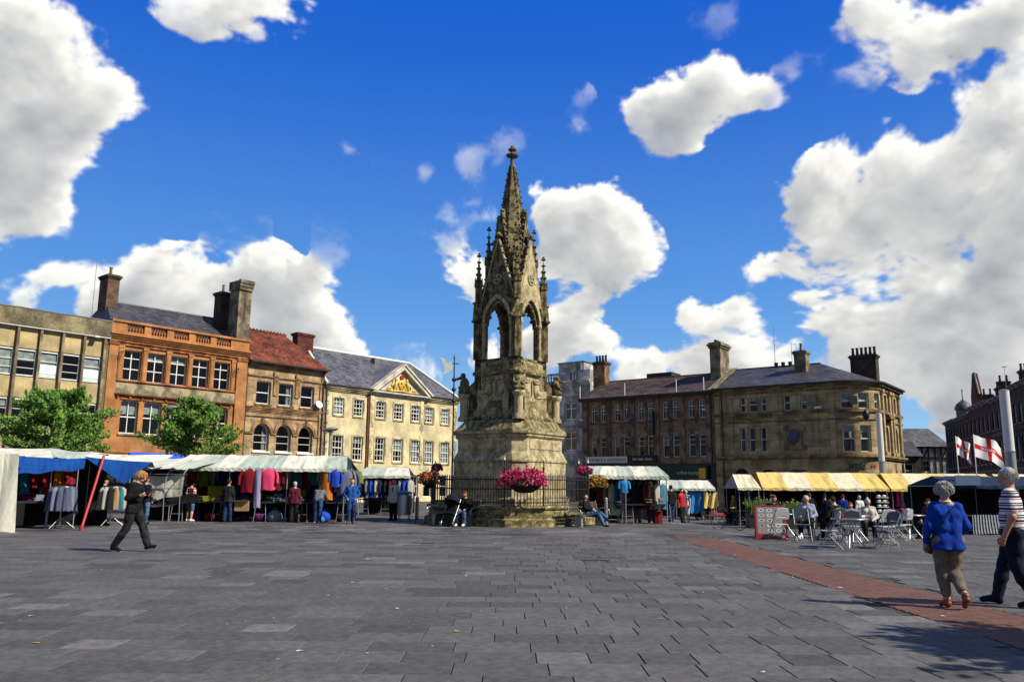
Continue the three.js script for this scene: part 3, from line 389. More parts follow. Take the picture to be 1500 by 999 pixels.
    part(p, 'unicorn', [ell(27.15, 10.5, 0.17, 0.5, 0.16, 0.25), ell(27.08, 10.98, 0.13, 0.2, 0.1, 0.4), ell(26.85, 10.75, 0.22, 0.06, 0.08, -0.3), ell(27.3, 10.1, 0.09, 0.25, 0.1, -0.2), ell(26.95, 10.1, 0.09, 0.24, 0.1, 0.2), bar([27.0, 11.1, 0.3], [26.85, 11.42, 0.3], 0.03, 6, 0.01)], gold); part(p, 'scroll', [tube([[24.6, 10.0, 0.3], [25.2, 9.92, 0.34], [26.4, 9.98, 0.34], [27.6, 9.92, 0.34], [28.3, 10.0, 0.3]], 0.08, 24), ell(24.9, 10.15, 0.3, 0.1), ell(28.0, 10.15, 0.3, 0.1)], gold); part(p, 'carved_shadow_work', [ell(25.4, 10.3, 0.08, 0.2), ell(27.45, 10.3, 0.08, 0.2)], dk); }
  part(b, 'roof', polys([[[17.8, 9.8, 0.4], [34.4, 9.8, 0.4], [32.2, 13.75, -5], [19.4, 13.75, -5]], [[17.8, 9.8, -10.4], [34.4, 9.8, -10.4], [32.2, 13.75, -5], [19.4, 13.75, -5]], [[17.8, 9.8, 0.4], [19.4, 13.75, -5], [17.8, 9.8, -10.4]], [[34.4, 9.8, 0.4], [32.2, 13.75, -5], [34.4, 9.8, -10.4]]]), M.slateG);
  part(b, 'ridge_lead', [bar([19.4, 13.78, -5], [32.2, 13.78, -5], 0.13), bar([17.85, 9.86, 0.42], [19.4, 13.78, -5], 0.14), bar([34.4, 9.86, 0.42], [32.2, 13.78, -5], 0.14)], M.whiteP);
  part(b, 'roof_vent', [box(26.5, 12.7, -4.3, 27.1, 13.5, -3.7)], M.lead); pipe(b, 22.65, 0.2, 9.5, mat([0.16, 0.06, 0.03]), 0.1, 0.075); pipe(b, 18.05, 0.2, 9.5, M.black); bodyBox(b, 17.95, 34.2, 0, 9.6, 10, M.geo);
}
// ---------- buildings behind the memorial and along the right ----------
const RO = [16.835, 0, -68], RT = rad(-36.87);
{
  const b = thing('white_building', 'white stone building with balustrade rising behind the brown shops', 'building', [6.75, 0, -84], RT), h1 = H(-1.55, 8.25, -0.1, 10.0), h2 = H(-1.55, 5.1, -0.1, 7.0);
  wall(b, 'wall', -4.4, 1.6, 0, 12.0, [h1, h2, H(-3.6, 8.25, -2.2, 10), H(-3.6, 5.1, -2.2, 7)], M.white); for (const h of [h1, h2, H(-3.6, 8.25, -2.2, 10), H(-3.6, 5.1, -2.2, 7)]) windowIn(b, h, { cols: 2, rows: 2, rowAt: [0.65], bw: 0.14, fw: 0.1 });
  mould(b, 'cornice', -4.4, 1.7, 11.6, 12.2, M.white, 0.5, 4); mould(b, 'string', -4.4, 1.65, 7.5, 7.7, M.white, 0.2, 2); mould(b, 'string', -4.4, 1.65, 10.5, 10.7, M.white, 0.2, 2);
  part(b, 'parapet_rail', [box(-4.4, 13.0, -0.3, 0.3, 13.15, 0.15), box(-4.4, 12.2, -0.3, 0.3, 12.32, 0.15)], M.white); part(b, 'parapet_block', box(0.3, 12.2, -0.5, 1.7, 13.3, 0.2), M.white); part(b, 'parapet_block', box(-1.2, 12.32, -0.2, -0.8, 13.0, 0.1), M.white);
  const bal = lathe([[0.06, 0], [0.1, 0.1], [0.06, 0.2], [0.1, 0.35], [0.06, 0.68]], 8); for (let i = 0; i < 14; i++) { const o = part(b, 'baluster', bal, M.white); o.position.set(-4.2 + i * 0.32, 12.32, -0.05); }
  part(b, 'roof_tower', box(-3.6, 12, -4, -0.4, 14.5, -2), M.white); part(b, 'roof_tower_coping', box(-3.7, 14.5, -4.1, -0.3, 14.6, -1.9), M.lead); aerial(b, -1.3, 13, -1.5, 2.2); part(b, 'vent_box', box(-1.1, 13.3, -1.9, -0.5, 14.3, -1.5), M.lead); bodyBox(b, -4.4, 1.6, 0, 12, 9, M.white);
}
{ // brown shops
  const b = thing('brown_shop_building', 'long brown brick building with paired white sash windows above shops', 'building', RO, RT), hs = [], lo = [];
  for (let i = 0; i < 5; i++) { const u = -11.9 + i * 2.4; for (const [a, c] of [[0, 0.58], [0.95, 1.5]]) { hs.push(H(u + a, 7.25, u + c, 8.75)); lo.push(H(u + a - 0.03, 4.0, u + c + 0.02, 5.85)); } }
  wall(b, 'wall', -12.9, -0.02, 3.4, 9.3, [...hs, ...lo], M.brown); const r = rng(44);
  hs.forEach((h) => windowIn(b, h, { rows: 4, rowAt: [0.5, 0.68, 0.85], cols: 2, back: 0.12, bw: 0.03, fw: 0.06, blind: r() < 0.3 ? 0.3 : 0 })); lo.forEach((h) => windowIn(b, h, { rows: 3, rowAt: [0.55, 0.78], cols: 1, back: 0.12, fw: 0.06, curtain: r() < 0.3 ? 1 : 0, blind: r() < 0.3 ? 0.4 : 0 }));
  for (let i = 0; i < 5; i++) { const u = -11.9 + i * 2.4; part(b, 'sill', box(u - 0.15, 7.08, 0, u + 1.68, 7.24, 0.14), M.brownP); part(b, 'lintel', box(u - 0.15, 5.87, 0, u + 1.68, 6.1, 0.06), M.chimS); part(b, 'mid_mullion', box(u + 0.6, 4.0, 0, u + 0.9, 8.8, 0.05), M.brownP); }
  for (let i = 0; i < 6; i++) { const u = -12.45 + i * 2.4; part(b, 'pilaster', box(u - 0.3, 3.4, 0, u + 0.25, 9.2, 0.1), M.brownP); }
  part(b, 'soffit', box(-13.0, 9.15, -0.4, -0.02, 9.3, 0.5), M.black); part(b, 'gutter', box(-13.0, 9.3, 0.42, -0.02, 9.42, 0.58), M.black);
  part(b, 'roof', polys([[[-13.05, 9.36, 0.5], [0, 9.36, 0.5], [0, 11.5, -4.4], [-13.05, 11.5, -4.4]], [[-13.05, 9.36, -9], [0, 9.36, -9], [0, 11.5, -4.4], [-13.05, 11.5, -4.4]], [[-13.05, 9.36, 0.5], [-13.05, 11.5, -4.4], [-13.05, 9.36, -9]]]), M.tileB); part(b, 'ridge', bar([-13, 11.5, -4.4], [0, 11.5, -4.4], 0.09), M.tileB);
  part(b, 'roof_dormer', [box(-9.0, 11.0, -7.5, -6.4, 12.15, -5.5)], M.brickD); for (const u of [-12.9, -8.2, -3.2, -0.7]) part(b, 'vent_pipe', bar([u, 9.5, 0.3], [u, 10.6, 0.3], 0.04), M.whiteP);
  chimney(b, -13.1, -4, 1.3, 1.0, 9.5, 13.4, M.pinkD, 4, M.brickC, M.brickD); pipe(b, -0.25, 3.4, 9.3, M.black);
  // shop fronts and their signs
  const s = sub(b, 'shopfronts'); part(s, 'beam', box(-12.9, 3.25, -0.2, -0.02, 3.42, 0.25), M.black); for (let i = 0; i < 6; i++) part(s, 'pier', box(-12.9 + i * 2.5, -0.5, -0.4, -12.5 + i * 2.5, 3.25, 0.1), M.black); part(s, 'shop_back_wall', box(-12.5, -0.5, -2.6, -0.5, 2.9, -2.5), M.room); for (let i = 0; i < 5; i++) part(s, 'pane', box(-12.48 + i * 2.5, 0.2, -0.2, -10.42 + i * 2.5, 3.2, -0.17), M.glass);
  const sign = (name, u0, u1, y0, y1, bg, fg, text, f, z = 0.3) => { const t = canvasTex(512, Math.max(16, Math.round(512 * (y1 - y0) / (u1 - u0))), (x, w, h) => { x.fillStyle = bg; x.fillRect(0, 0, w, h); x.fillStyle = fg; x.font = f; x.textAlign = 'center'; x.textBaseline = 'middle'; x.fillText(text, w / 2, h * 0.53, w * 0.94); }); const g = new THREE.PlaneGeometry(u1 - u0, y1 - y0); g.translate((u0 + u1) / 2, (y0 + y1) / 2, z + 0.003); const q = sub(b, name); part(q, 'board', box(u0, y0, 0.12, u1, y1, z), M.black); part(q, 'lettering', g, new THREE.MeshStandardMaterial({ map: t, roughness: 0.6 })); };
  sign('shop_sign', -12.3, -8.05, 3.56, 4.12, '#c9cac6', '#1c1c1c', 'BOWMER & ANDERSON', 'bold 44px serif'); sign('shop_sign', -7.95, -5.2, 3.6, 4.16, '#0c0c0e', '#e9e9e6', 'the hair clinic', '60px sans-serif'); sign('shop_sign', -5.0, -0.62, 2.15, 3.24, '#123a26', '#c9d4c4', '           coffee lounge', '40px sans-serif'); sign('shop_poster', -1.35, -0.75, 2.2, 3.05, '#d6a915', '#b5461f', '▮', 'bold 340px sans-serif', 0.36);
  part(b, 'projecting_sign', [box(-5.55, 6.0, 0.1, -5.45, 8.0, 0.35), box(-5.5, 5.9, 0.1, -5.4, 7.0, 0.4)], M.black); for (const [u, y] of [[-12.6, 7.4], [-0.7, 7.8]]) part(b, 'security_camera', [box(u - 0.08, y, 0.1, u + 0.08, y + 0.14, 0.6), bar([u, y + 0.07, 0], [u, y + 0.07, 0.2], 0.03)], M.whiteP);
  bodyBox(b, -12.9, -0.05, -0.5, 9.3, 9, M.brown);
}
{ // the bank with the rounded corner
  const b = thing('bank_building', 'sandstone bank with a rounded corner and dark slate roof', 'building', RO, RT), UF = 9.8, RR = 2.6, yb = -0.6;
  const up = [[2.25, 2.68], [2.98, 3.68], [4.0, 4.42], [5.82, 6.32], [7.14, 7.62]].map(([a, c]) => H(a, 7.5, c, 8.72)), lo = [[2.15, 2.6], [2.88, 3.4], [3.84, 4.28]].map(([a, c]) => H(a, 4.3, c, 6.26)), gr = [[1.6, 2.75, 0.9], [3.75, 4.8, 0.4], [5.75, 7.45, 0.35]].map(([a, c, k]) => H(a, 0.3, c, 3.0, k));
  wall(b, 'wall', 0.02, UF, yb, 9.4, [...up, ...lo, ...gr], M.bank); up.forEach((h, i) => windowIn(b, h, { rows: 2, back: 0.2, blind: [0, 0.3, 0.2, 0, 0.7][i], fw: 0.06 })); lo.forEach((h, i) => windowIn(b, h, { rows: 2, back: 0.2, curtain: i === 0 ? 1 : 0, fw: 0.06 })); gr.forEach((h, i) => windowIn(b, h, { rows: 2, rowAt: [0.8], back: 0.2, frame: i ? M.whiteP : M.black }));
  // rounded corner: a quarter round of masonry cells with three windows on each floor
  const P = (a, r, y) => [UF + Math.sin(a) * r, y, -RR + Math.cos(a) * r], wins = [[8, 27], [36, 55], [68, 84]].map(([a, c]) => [rad(a), rad(c)]), as = new Set([0, Math.PI / 2]); for (let i = 1; i < 18; i++) as.add(i / 18 * Math.PI / 2); wins.flat().forEach((a) => as.add(a)); const A = [...as].sort((x, y) => x - y);
  const cell = (a, c, r0, r1, y0, y1) => { const q = [P(a, r0, y0), P(c, r0, y0), P(c, r1, y0), P(a, r1, y0)], t = q.map((p) => [p[0], y1, p[2]]); return polys([[q[3], q[2], t[2], t[3]], [q[1], q[0], t[0], t[1]], [q[0], q[3], t[3], t[0]], [q[2], q[1], t[1], t[2]], [t[0], t[3], t[2], t[1]], [q[0], q[1], q[2], q[3]]]); };
  const ys = [yb, 0.8, 2.7, 4.2, 6.2, 7.45, 8.65, 9.4], cw = []; for (let i = 0; i < A.length - 1; i++) for (let j = 0; j < ys.length - 1; j++) { const m = (A[i] + A[i + 1]) / 2; if ((j === 1 || j === 3 || j === 5) && wins.some(([a, c]) => m > a && m < c)) continue; cw.push(cell(A[i], A[i + 1], RR - 0.35, RR, ys[j], ys[j + 1])); }
  part(b, 'corner_wall', cw, M.bank); for (const [a, c] of wins) for (const [y0, y1, bl] of [[0.8, 2.7, 0.2], [4.2, 6.2, 0.25], [7.45, 8.65, 0.6]]) { const m = (a + c) / 2, w = Math.sin((c - a) / 2) * RR, g = sub(b, 'corner_window_bay'); g.position.set(UF + Math.sin(m) * (RR - 0.06), 0, -RR + Math.cos(m) * (RR - 0.06)); g.rotation.y = m; const wi = windowIn(b, H(-w, y0, w, y1), { rows: 2, back: 0.12, fw: 0.06, blind: bl }); b.remove(g); wi.position.copy(g.position); wi.rotation.y = m; }
  const ring = (name, r0, r1, y0, y1, m) => { const l = []; for (let i = 0; i < 18; i++) l.push(cell(i / 18 * Math.PI / 2, (i + 1) / 18 * Math.PI / 2, r0, r1, y0, y1)); part(b, name, [box(0.02, y0, -0.1, UF, y1, r1 - RR), ...l, box(UF + RR - 0.1, y0, -9.6, UF + r1, y1, -RR)], m); };
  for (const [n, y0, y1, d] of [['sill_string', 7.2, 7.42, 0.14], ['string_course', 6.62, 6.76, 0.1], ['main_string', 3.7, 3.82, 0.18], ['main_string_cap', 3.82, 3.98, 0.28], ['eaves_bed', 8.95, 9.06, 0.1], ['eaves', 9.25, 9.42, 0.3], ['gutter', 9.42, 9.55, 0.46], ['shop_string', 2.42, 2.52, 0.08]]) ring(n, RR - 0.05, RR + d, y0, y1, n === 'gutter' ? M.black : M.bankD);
  // side along the street
  { const s = sub(b, 'side_front'); s.position.set(UF + RR, 0, -RR); s.rotation.y = Math.PI / 2; const sh = [H(1.2, 7.5, 2.1, 8.7), H(4.3, 7.5, 5.2, 8.7), H(1.2, 4.3, 2.1, 6.3, 1), H(4.3, 4.3, 5.2, 6.3, 1), H(1.2, 0.3, 2.1, 2.4), H(4.3, 0.3, 5.2, 2.4)]; wall(s, 'side_wall', 0, 7.0, yb, 9.4, sh, M.bank); const fr = [], pn = []; for (const h of sh) { fr.push(box(h.u0, h.y0, -0.3, h.u1, h.y0 + 0.08, -0.22), box(h.u0, (h.y0 + h.y1) / 2, -0.3, h.u1, (h.y0 + h.y1) / 2 + 0.06, -0.22), box(h.u0, h.y0, -0.3, h.u0 + 0.07, h.y1, -0.22), box(h.u1 - 0.07, h.y0, -0.3, h.u1, h.y1, -0.22)); pn.push(polys([[[h.u0, h.y0, -0.26], [h.u1, h.y0, -0.26], [h.u1, h.y1, -0.26], [h.u0, h.y1, -0.26]]])); } part(s, 'side_window_frames', fr, M.whiteP); part(s, 'side_panes', pn, M.glass); for (const u of [0.35, 2.7, 3.6, 5.9]) part(s, 'side_pilaster', [box(u - 0.22, 4.0, 0, u + 0.22, 9.0, 0.16), box(u - 0.3, 8.8, 0, u + 0.3, 9.05, 0.24), box(u - 0.28, 4.0, 0, u + 0.28, 4.25, 0.22)], M.bank); part(s, 'balcony_ledge', [box(0.8, 6.8, 0, 2.5, 7.0, 0.5), box(0.9, 7.0, 0, 2.4, 7.15, 0.4)], M.bankD); }
  // pilasters and quoined joints on the front
  for (const u of [0.3, 1.4, 5.15, 8.2, 9.5]) part(b, 'pilaster', box(u - 0.22, 4.0, 0, u + 0.22, 8.9, 0.07), M.bank); part(b, 'window_apron', box(1.9, 7.0, 0, 4.8, 7.16, 0.26), M.bankD);
  { const c = sub(b, 'carved_arms'), dk = mat([0.07, 0.08, 0.09]); part(c, 'surround', [muv(extr([[5.75, 4.45], [7.4, 4.45], [7.4, 4.75], [7.1, 4.8], [7.2, 5.9], [7.4, 6.0], [7.35, 6.2], [6.58, 6.62], [5.8, 6.2], [5.75, 6.0], [5.95, 5.9], [6.05, 4.8], [5.75, 4.75]], 0.12, [], 0.03))], M.bankD); part(c, 'shield', (() => { const g = new THREE.SphereGeometry(1, 14, 10); g.scale(0.42, 0.6, 0.14); g.translate(6.58, 5.45, 0.14); return g; })(), dk); part(c, 'crest', [tube([[6.2, 5.0, 0.22], [6.4, 5.4, 0.27], [6.6, 5.3, 0.29], [6.8, 5.7, 0.26]], 0.05, 14), bar([6.4, 5.8, 0.25], [6.75, 5.1, 0.25], 0.04)], mat([0.1, 0.16, 0.3])); }
  const tg = new TextGeometry('HSBC', { font, size: 0.36, depth: 0.05, curveSegments: 4 }); tg.computeBoundingBox(); { // letters follow the rounded corner
    const p = tg.attributes.position; for (let i = 0; i < p.count; i++) { const x = p.getX(i), a = rad(14) + x / RR, q = P(a, RR + 0.03 + p.getZ(i), 2.98 + p.getY(i)); p.setXYZ(i, ...q); } tg.computeVertexNormals(); part(b, 'sign_lettering', tg, M.black); const lg = polys([[P(rad(52), RR + 0.06, 2.98), P(rad(52), RR + 0.06, 3.34), P(rad(55.5), RR + 0.06, 3.16)], [P(rad(60), RR + 0.06, 2.98), P(rad(60), RR + 0.06, 3.34), P(rad(56.5), RR + 0.06, 3.16)]]); part(b, 'sign_emblem', lg, mat([0.5, 0.02, 0.02])); }
  // roof: slopes along the front, round the corner and down the street
  const e = 0.4, f = []; const rid = [[0, 11.75, -5], [7.2, 11.75, -5.0]], pt = [7.4, 11.75, -5.1]; f.push([[0, 9.5, e], [UF, 9.5, e], pt, rid[0]], [[0, 9.5, e], rid[0], [0, 9.5, -9.6]], [rid[0], pt, [UF + RR + e, 9.5, -9.6], [0, 9.5, -9.6]]); for (let i = 0; i < 12; i++) f.push([P(i / 12 * Math.PI / 2, RR + e, 9.5), P((i + 1) / 12 * Math.PI / 2, RR + e, 9.5), pt]); f.push([P(Math.PI / 2, RR + e, 9.5), [UF + RR + e, 9.5, -9.6], pt]); part(b, 'roof', polys(f), M.slate);
  part(b, 'ridge', bar(rid[0], pt, 0.09), M.slate);
  { const c = sub(b, 'party_chimney'); part(c, 'stack', box(-1.3, 9.3, -4.6, -0.35, 13.5, -2.6), M.chimS); part(c, 'cap', [box(-1.4, 13.5, -4.7, -0.25, 13.68, -2.5), box(-1.5, 13.68, -4.8, -0.15, 13.85, -2.4), box(-1.38, 13.85, -4.7, -0.27, 14.0, -2.5)], M.chimS); for (let i = 0; i < 4; i++) part(c, 'pot', cyl(0.14, 0.11, 0.25, -0.82, 14.0, -4.3 + i * 0.5, 8), M.brickD); part(c, 'gable_coping', polys([[[-0.35, 9.5, 0.4], [0.35, 9.5, 0.4], [0.35, 11.9, -4.8], [-0.35, 11.9, -4.8]]]), M.band); }
  chimney(b, 6.4, -3.3, 0.95, 0.95, 10.0, 12.6, M.chimS, 1, M.chimS); chimney(b, 10.4, -7.0, 2.0, 1.0, 9.6, 12.4, M.brickD, 6, M.brickD, M.brickD); for (const u of [3.7, 4.3, 4.9]) part(b, 'roof_vent', cyl(0.14, 0.18, 0.5, u, 11.6, -5, 8), M.black); part(b, 'mast', bar([3.55, 11.6, -5.2], [3.55, 15.3, -5.2], 0.025), M.galv); part(b, 'mast', bar([5.0, 11.6, -5.2], [5.0, 13.8, -5.2], 0.02), M.galv);
  pipe(b, 0.75, yb, 9.3, M.black, 0.14); part(b, 'floodlight', box(8.35, 7.5, 0.1, 8.8, 7.65, 0.5), M.whiteP); part(b, 'corner_clock', (() => { const g = box(-0.3, 7.7, 0, 0.25, 8.35, 0.12); g.rotateY(rad(30)); g.translate(11.1, 0, 0.05); return g; })(), M.black); part(b, 'bracket_light', (() => { const g = new THREE.SphereGeometry(0.32, 12, 8); g.scale(0.8, 1.2, 0.8); g.translate(11.9, 6.9, -0.1); return g; })(), M.iron);
  bodyBox(b, 0.02, UF, yb, 9.4, 9.6, M.bank);
}
// ---------- the street that leaves the square on the right ----------
{
  const SX = 41.0, SZ = -65, dx = 12.5, dz = -36, L = Math.hypot(dx, dz);  // facing the street: local x runs back towards the camera
  const spec = [[-14, 9, 10.9, 1, 'dark red brick building with a plain eaves line and two chimneys, beyond the lamp column'], [-4.6, 9.4, 10.6, 2, 'dark red brick building with a row of three tall chimneys at the street corner'], [5, 8, 10.2, 3, 'dark red brick building with pale sill bands part way up the street'], [13.2, 10, 10.4, 4, 'dark red brick building with a small pointed gable up the street'], [23.4, 8, 9.9, 5, 'dark red brick building near the far end of the street'], [31.6, 7, 10.0, 6, 'dark brick corner building with a small domed turret']];
  for (const [s, w, h, k, label] of spec) {
    const b = thing('street_building', label, 'building', [SX + dx / L * (s + w), gy(40, -70), SZ + dz / L * (s + w)], Math.atan2(dz, -dx));
    const n = Math.round(w / 2), hs = []; for (let i = 0; i < n; i++) for (const [y0, y1] of [[4.4, 6.3], [7.4, 9.0]]) { const u = (i + 0.5) * w / n; hs.push(H(u - 0.5, y0, u + 0.5, y1)); }
    const rm = k === 2 || k === 6 ? M.brickD : M.redB; wall(b, 'wall', 0, w, 3.3, h, hs, rm); hs.forEach((q, i) => windowIn(b, q, { rows: 2, back: 0.15, blind: i % 3 === 0 ? 0.4 : 0, sill: M.redT }));
    mould(b, 'cornice', 0, w, h - 0.35, h, M.redT, 0.35, 3); mould(b, 'string', 0, w, 6.75, 6.95, k === 3 || k === 1 ? M.redT : M.redB, 0.14, 2); mould(b, 'string', 0, w, 3.4, 3.75, M.redT, 0.25, 2); shopGlassRow(b, 0, w, k % 2 ? M.black : M.brownP, Math.round(w / 2.5));
    part(b, 'roof', polys([[[0, h, 0.2], [w, h, 0.2], [w, h + 1.5, -3.5], [0, h + 1.5, -3.5]], [[0, h, -8], [w, h, -8], [w, h + 1.5, -3.5], [0, h + 1.5, -3.5]], [[0, h, 0.2], [0, h + 1.5, -3.5], [0, h, -8]], [[w, h, 0.2], [w, h + 1.5, -3.5], [w, h, -8]]]), M.slate); bodyBox(b, 0, w, 0, h, 8, rm);
    if (k === 2) for (const u of [1.2, 3.6, 6.0]) chimney(b, w - u, -2.2, 0.6, 1.2, h, h + 3.0, M.redB, 2, M.brickD, M.brickD); else if (k !== 6) for (const u of [0.6, w - 0.6]) chimney(b, u, -3.4, 0.7, 1.0, h + 0.8, h + 2.7, M.redB, 2, M.brickD, M.brickD);
    if (k === 4) { const gb = sub(b, 'gable'); part(gb, 'gable_wall', muv(extr([[3, h], [6, h], [6, h + 0.9], [4.5, h + 3.2], [3, h + 0.9]], 0.5).translate(0, 0, -0.3)), M.redB); part(gb, 'gable_coping', [bar([3, h + 0.9, 0], [4.5, h + 3.25, 0], 0.12), bar([6, h + 0.9, 0], [4.5, h + 3.25, 0], 0.12)], M.redT); aerial(b, 8, h + 1, -2, 2.4); }
    if (k === 6) { const t = sub(b, 'turret'); part(t, 'turret_drum', cyl(0.8, 0.8, 1.1, w - 1.2, h, -1.2, 16), M.redT); part(t, 'turret_dome', moved(lathe([[0.95, 0], [0.9, 0.3], [0.7, 0.7], [0.3, 1.0], [0.06, 1.2], [0.04, 2.4], [0, 2.5]], 16), w - 1.2, h + 1.1, -1.2), M.slate); part(t, 'finial', [bar([w - 1.5, h + 3.3, -1.2], [w - 0.9, h + 3.3, -1.2], 0.05)], M.iron); }
  }
  const b = thing('half_timbered_house', 'black and white half-timbered house closing the far end of the street', 'house', [53, gy(40, -70), -108], rad(-8)), w0 = -4, w1 = 4, timber = M.black, gs = [H(-2.6, 4.2, -1.4, 5.6), H(0.4, 4.2, 1.6, 5.6)];
  wall(b, 'plaster_wall', w0, w1, 0, 7.4, gs, M.white, 0.3); gs.forEach((h) => windowIn(b, h, { rows: 2, cols: 3 })); for (let i = 0; i <= 10; i++) part(b, 'post', box(w0 + i * 0.78, 3.2, 0, w0 + i * 0.78 + 0.2, 7.3, 0.06), timber); for (const y of [3.1, 5.8, 7.2]) part(b, 'beam', box(w0, y, 0, w1, y + 0.26, 0.09), timber); for (const i of [0, 3, 6, 9]) part(b, 'brace', bar([w0 + i * 0.78 + 0.2, 5.9, 0.04], [w0 + i * 0.78 + 0.8, 7.1, 0.04], 0.09, 4), timber);
  part(b, 'roof', polys([[[w0 - 0.3, 7.4, 0.5], [w1 + 0.3, 7.4, 0.5], [w1 - 1, 10.0, -3.5], [w0 + 1.5, 10.0, -3.5]], [[w0 - 0.3, 7.4, 0.5], [w0 + 1.5, 10.0, -3.5], [w0 - 0.3, 7.4, -7]], [[w1 + 0.3, 7.4, 0.5], [w1 - 1, 10, -3.5], [w1 + 0.3, 7.4, -7]], [[w0 - 0.3, 7.4, -7], [w1 + 0.3, 7.4, -7], [w1 - 1, 10, -3.5], [w0 + 1.5, 10, -3.5]]]), M.slateG); chimney(b, -1.4, -4.6, 2.0, 1, 8.5, 12.2, M.brickD, 2, M.brickD); shopGlassRow(b, w0, w1, M.black, 3, 0.02); bodyBox(b, w0, w1, 0, 7.3, 7, M.white);
  const c = thing('distant_shop', 'low dark shop building at the far end of the street', 'building', [47.5, gy(40, -70), -104], rad(-5)); wall(c, 'wall', -4, 4, 0, 6, [H(-3, 3.4, -2, 5), H(-0.5, 3.4, 0.5, 5), H(2, 3.4, 3, 5)], M.brickD); for (const u of [-3, -0.5, 2]) windowIn(c, H(u, 3.4, u + 1, 5), {}); part(c, 'roof', polys([[[-4.2, 6, 0.3], [4.2, 6, 0.3], [4.2, 8, -3], [-4.2, 8, -3]], [[-4.2, 6, -6], [4.2, 6, -6], [4.2, 8, -3], [-4.2, 8, -3]]]), M.slate); mould(c, 'fascia', -4, 4, 2.8, 3.2, M.whiteP, 0.2, 2); bodyBox(c, -4, 4, 0, 6, 6, M.brickD);
}

// ---------- the memorial ----------
const MX = -0.05, MZ = -34.4, MT = rad(-35);
// weathered sandstone: pale ground, soot in irregular patches, lichen spots
const stoneT = (soot, sd) => texture(512, (u, v) => {
  const n = tn(u, v, 4, 6, sd), s = sstep(-0.38, 0.5, 0.6 * tn(u, v, 5, 7, sd + 2) + 0.6 * tn(u, v, 18, 5, sd + 3) + 0.5 * tn(u, v * 0.25, 20, 4, sd + 4)) * soot, li = sstep(0.3, 0.42, tn(u, v, 20, 4, sd + 6)) * 0.55, mo = sstep(0.18, 0.45, tn(u, v, 7, 5, sd + 8)) * (sd > 140 ? 0.35 : 0.12), f = 1 + 0.2 * tn(u, v, 64, 3, sd + 9) + 0.16 * n;
  const c = [0.785 * f, 0.74 * f, 0.61 * f], d = [0.3, 0.27, 0.2]; return c.map((k, i) => lerp(lerp(lerp(k, d[i] * f, s), [0.44, 0.48, 0.18][i] * f, mo), [0.8, 0.79, 0.66][i], li * 0.5));
});
const St = { pale: mat([0.84, 0.8, 0.72], { map: stoneT(0.5, 101), tile: 2.6, bump: 0.012, btile: 0.6 }), dark: mat([0.42, 0.39, 0.33], { map: stoneT(0.95, 131), tile: 1.8, bump: 0.014, btile: 0.5 }), moss: mat([0.62, 0.6, 0.47], { map: stoneT(0.75, 151), tile: 1.5, bump: 0.016, btile: 0.4 }) };
const oct = (m, l) => [[m, -m + l], [m, m - l], [m - l, m], [-m + l, m], [-m, m - l], [-m, -m + l], [-m + l, -m], [m - l, -m]];
function loft(levels, ring = oct) { const f = [], Q = levels.map(([y, m, l]) => ring(m, l).map(([x, z]) => [x, y, z])); for (let k = 0; k < Q.length - 1; k++) for (let i = 0; i < Q[k].length; i++) { const j = (i + 1) % Q[k].length; f.push([Q[k][j], Q[k][i], Q[k + 1][i], Q[k + 1][j]]); } f.push(Q[0], Q[Q.length - 1].slice().reverse()); return polys(f); }
const sq = (m) => [[m, -m], [m, m], [-m, m], [-m, -m]];
const D45 = [[1, 1], [1, -1], [-1, -1], [-1, 1]].map(([a, b]) => [a * Math.SQRT1_2, b * Math.SQRT1_2]);
const crocketG = (s) => { const g = new THREE.IcosahedronGeometry(s, 0); g.scale(1, 0.8, 1.35); return g; };
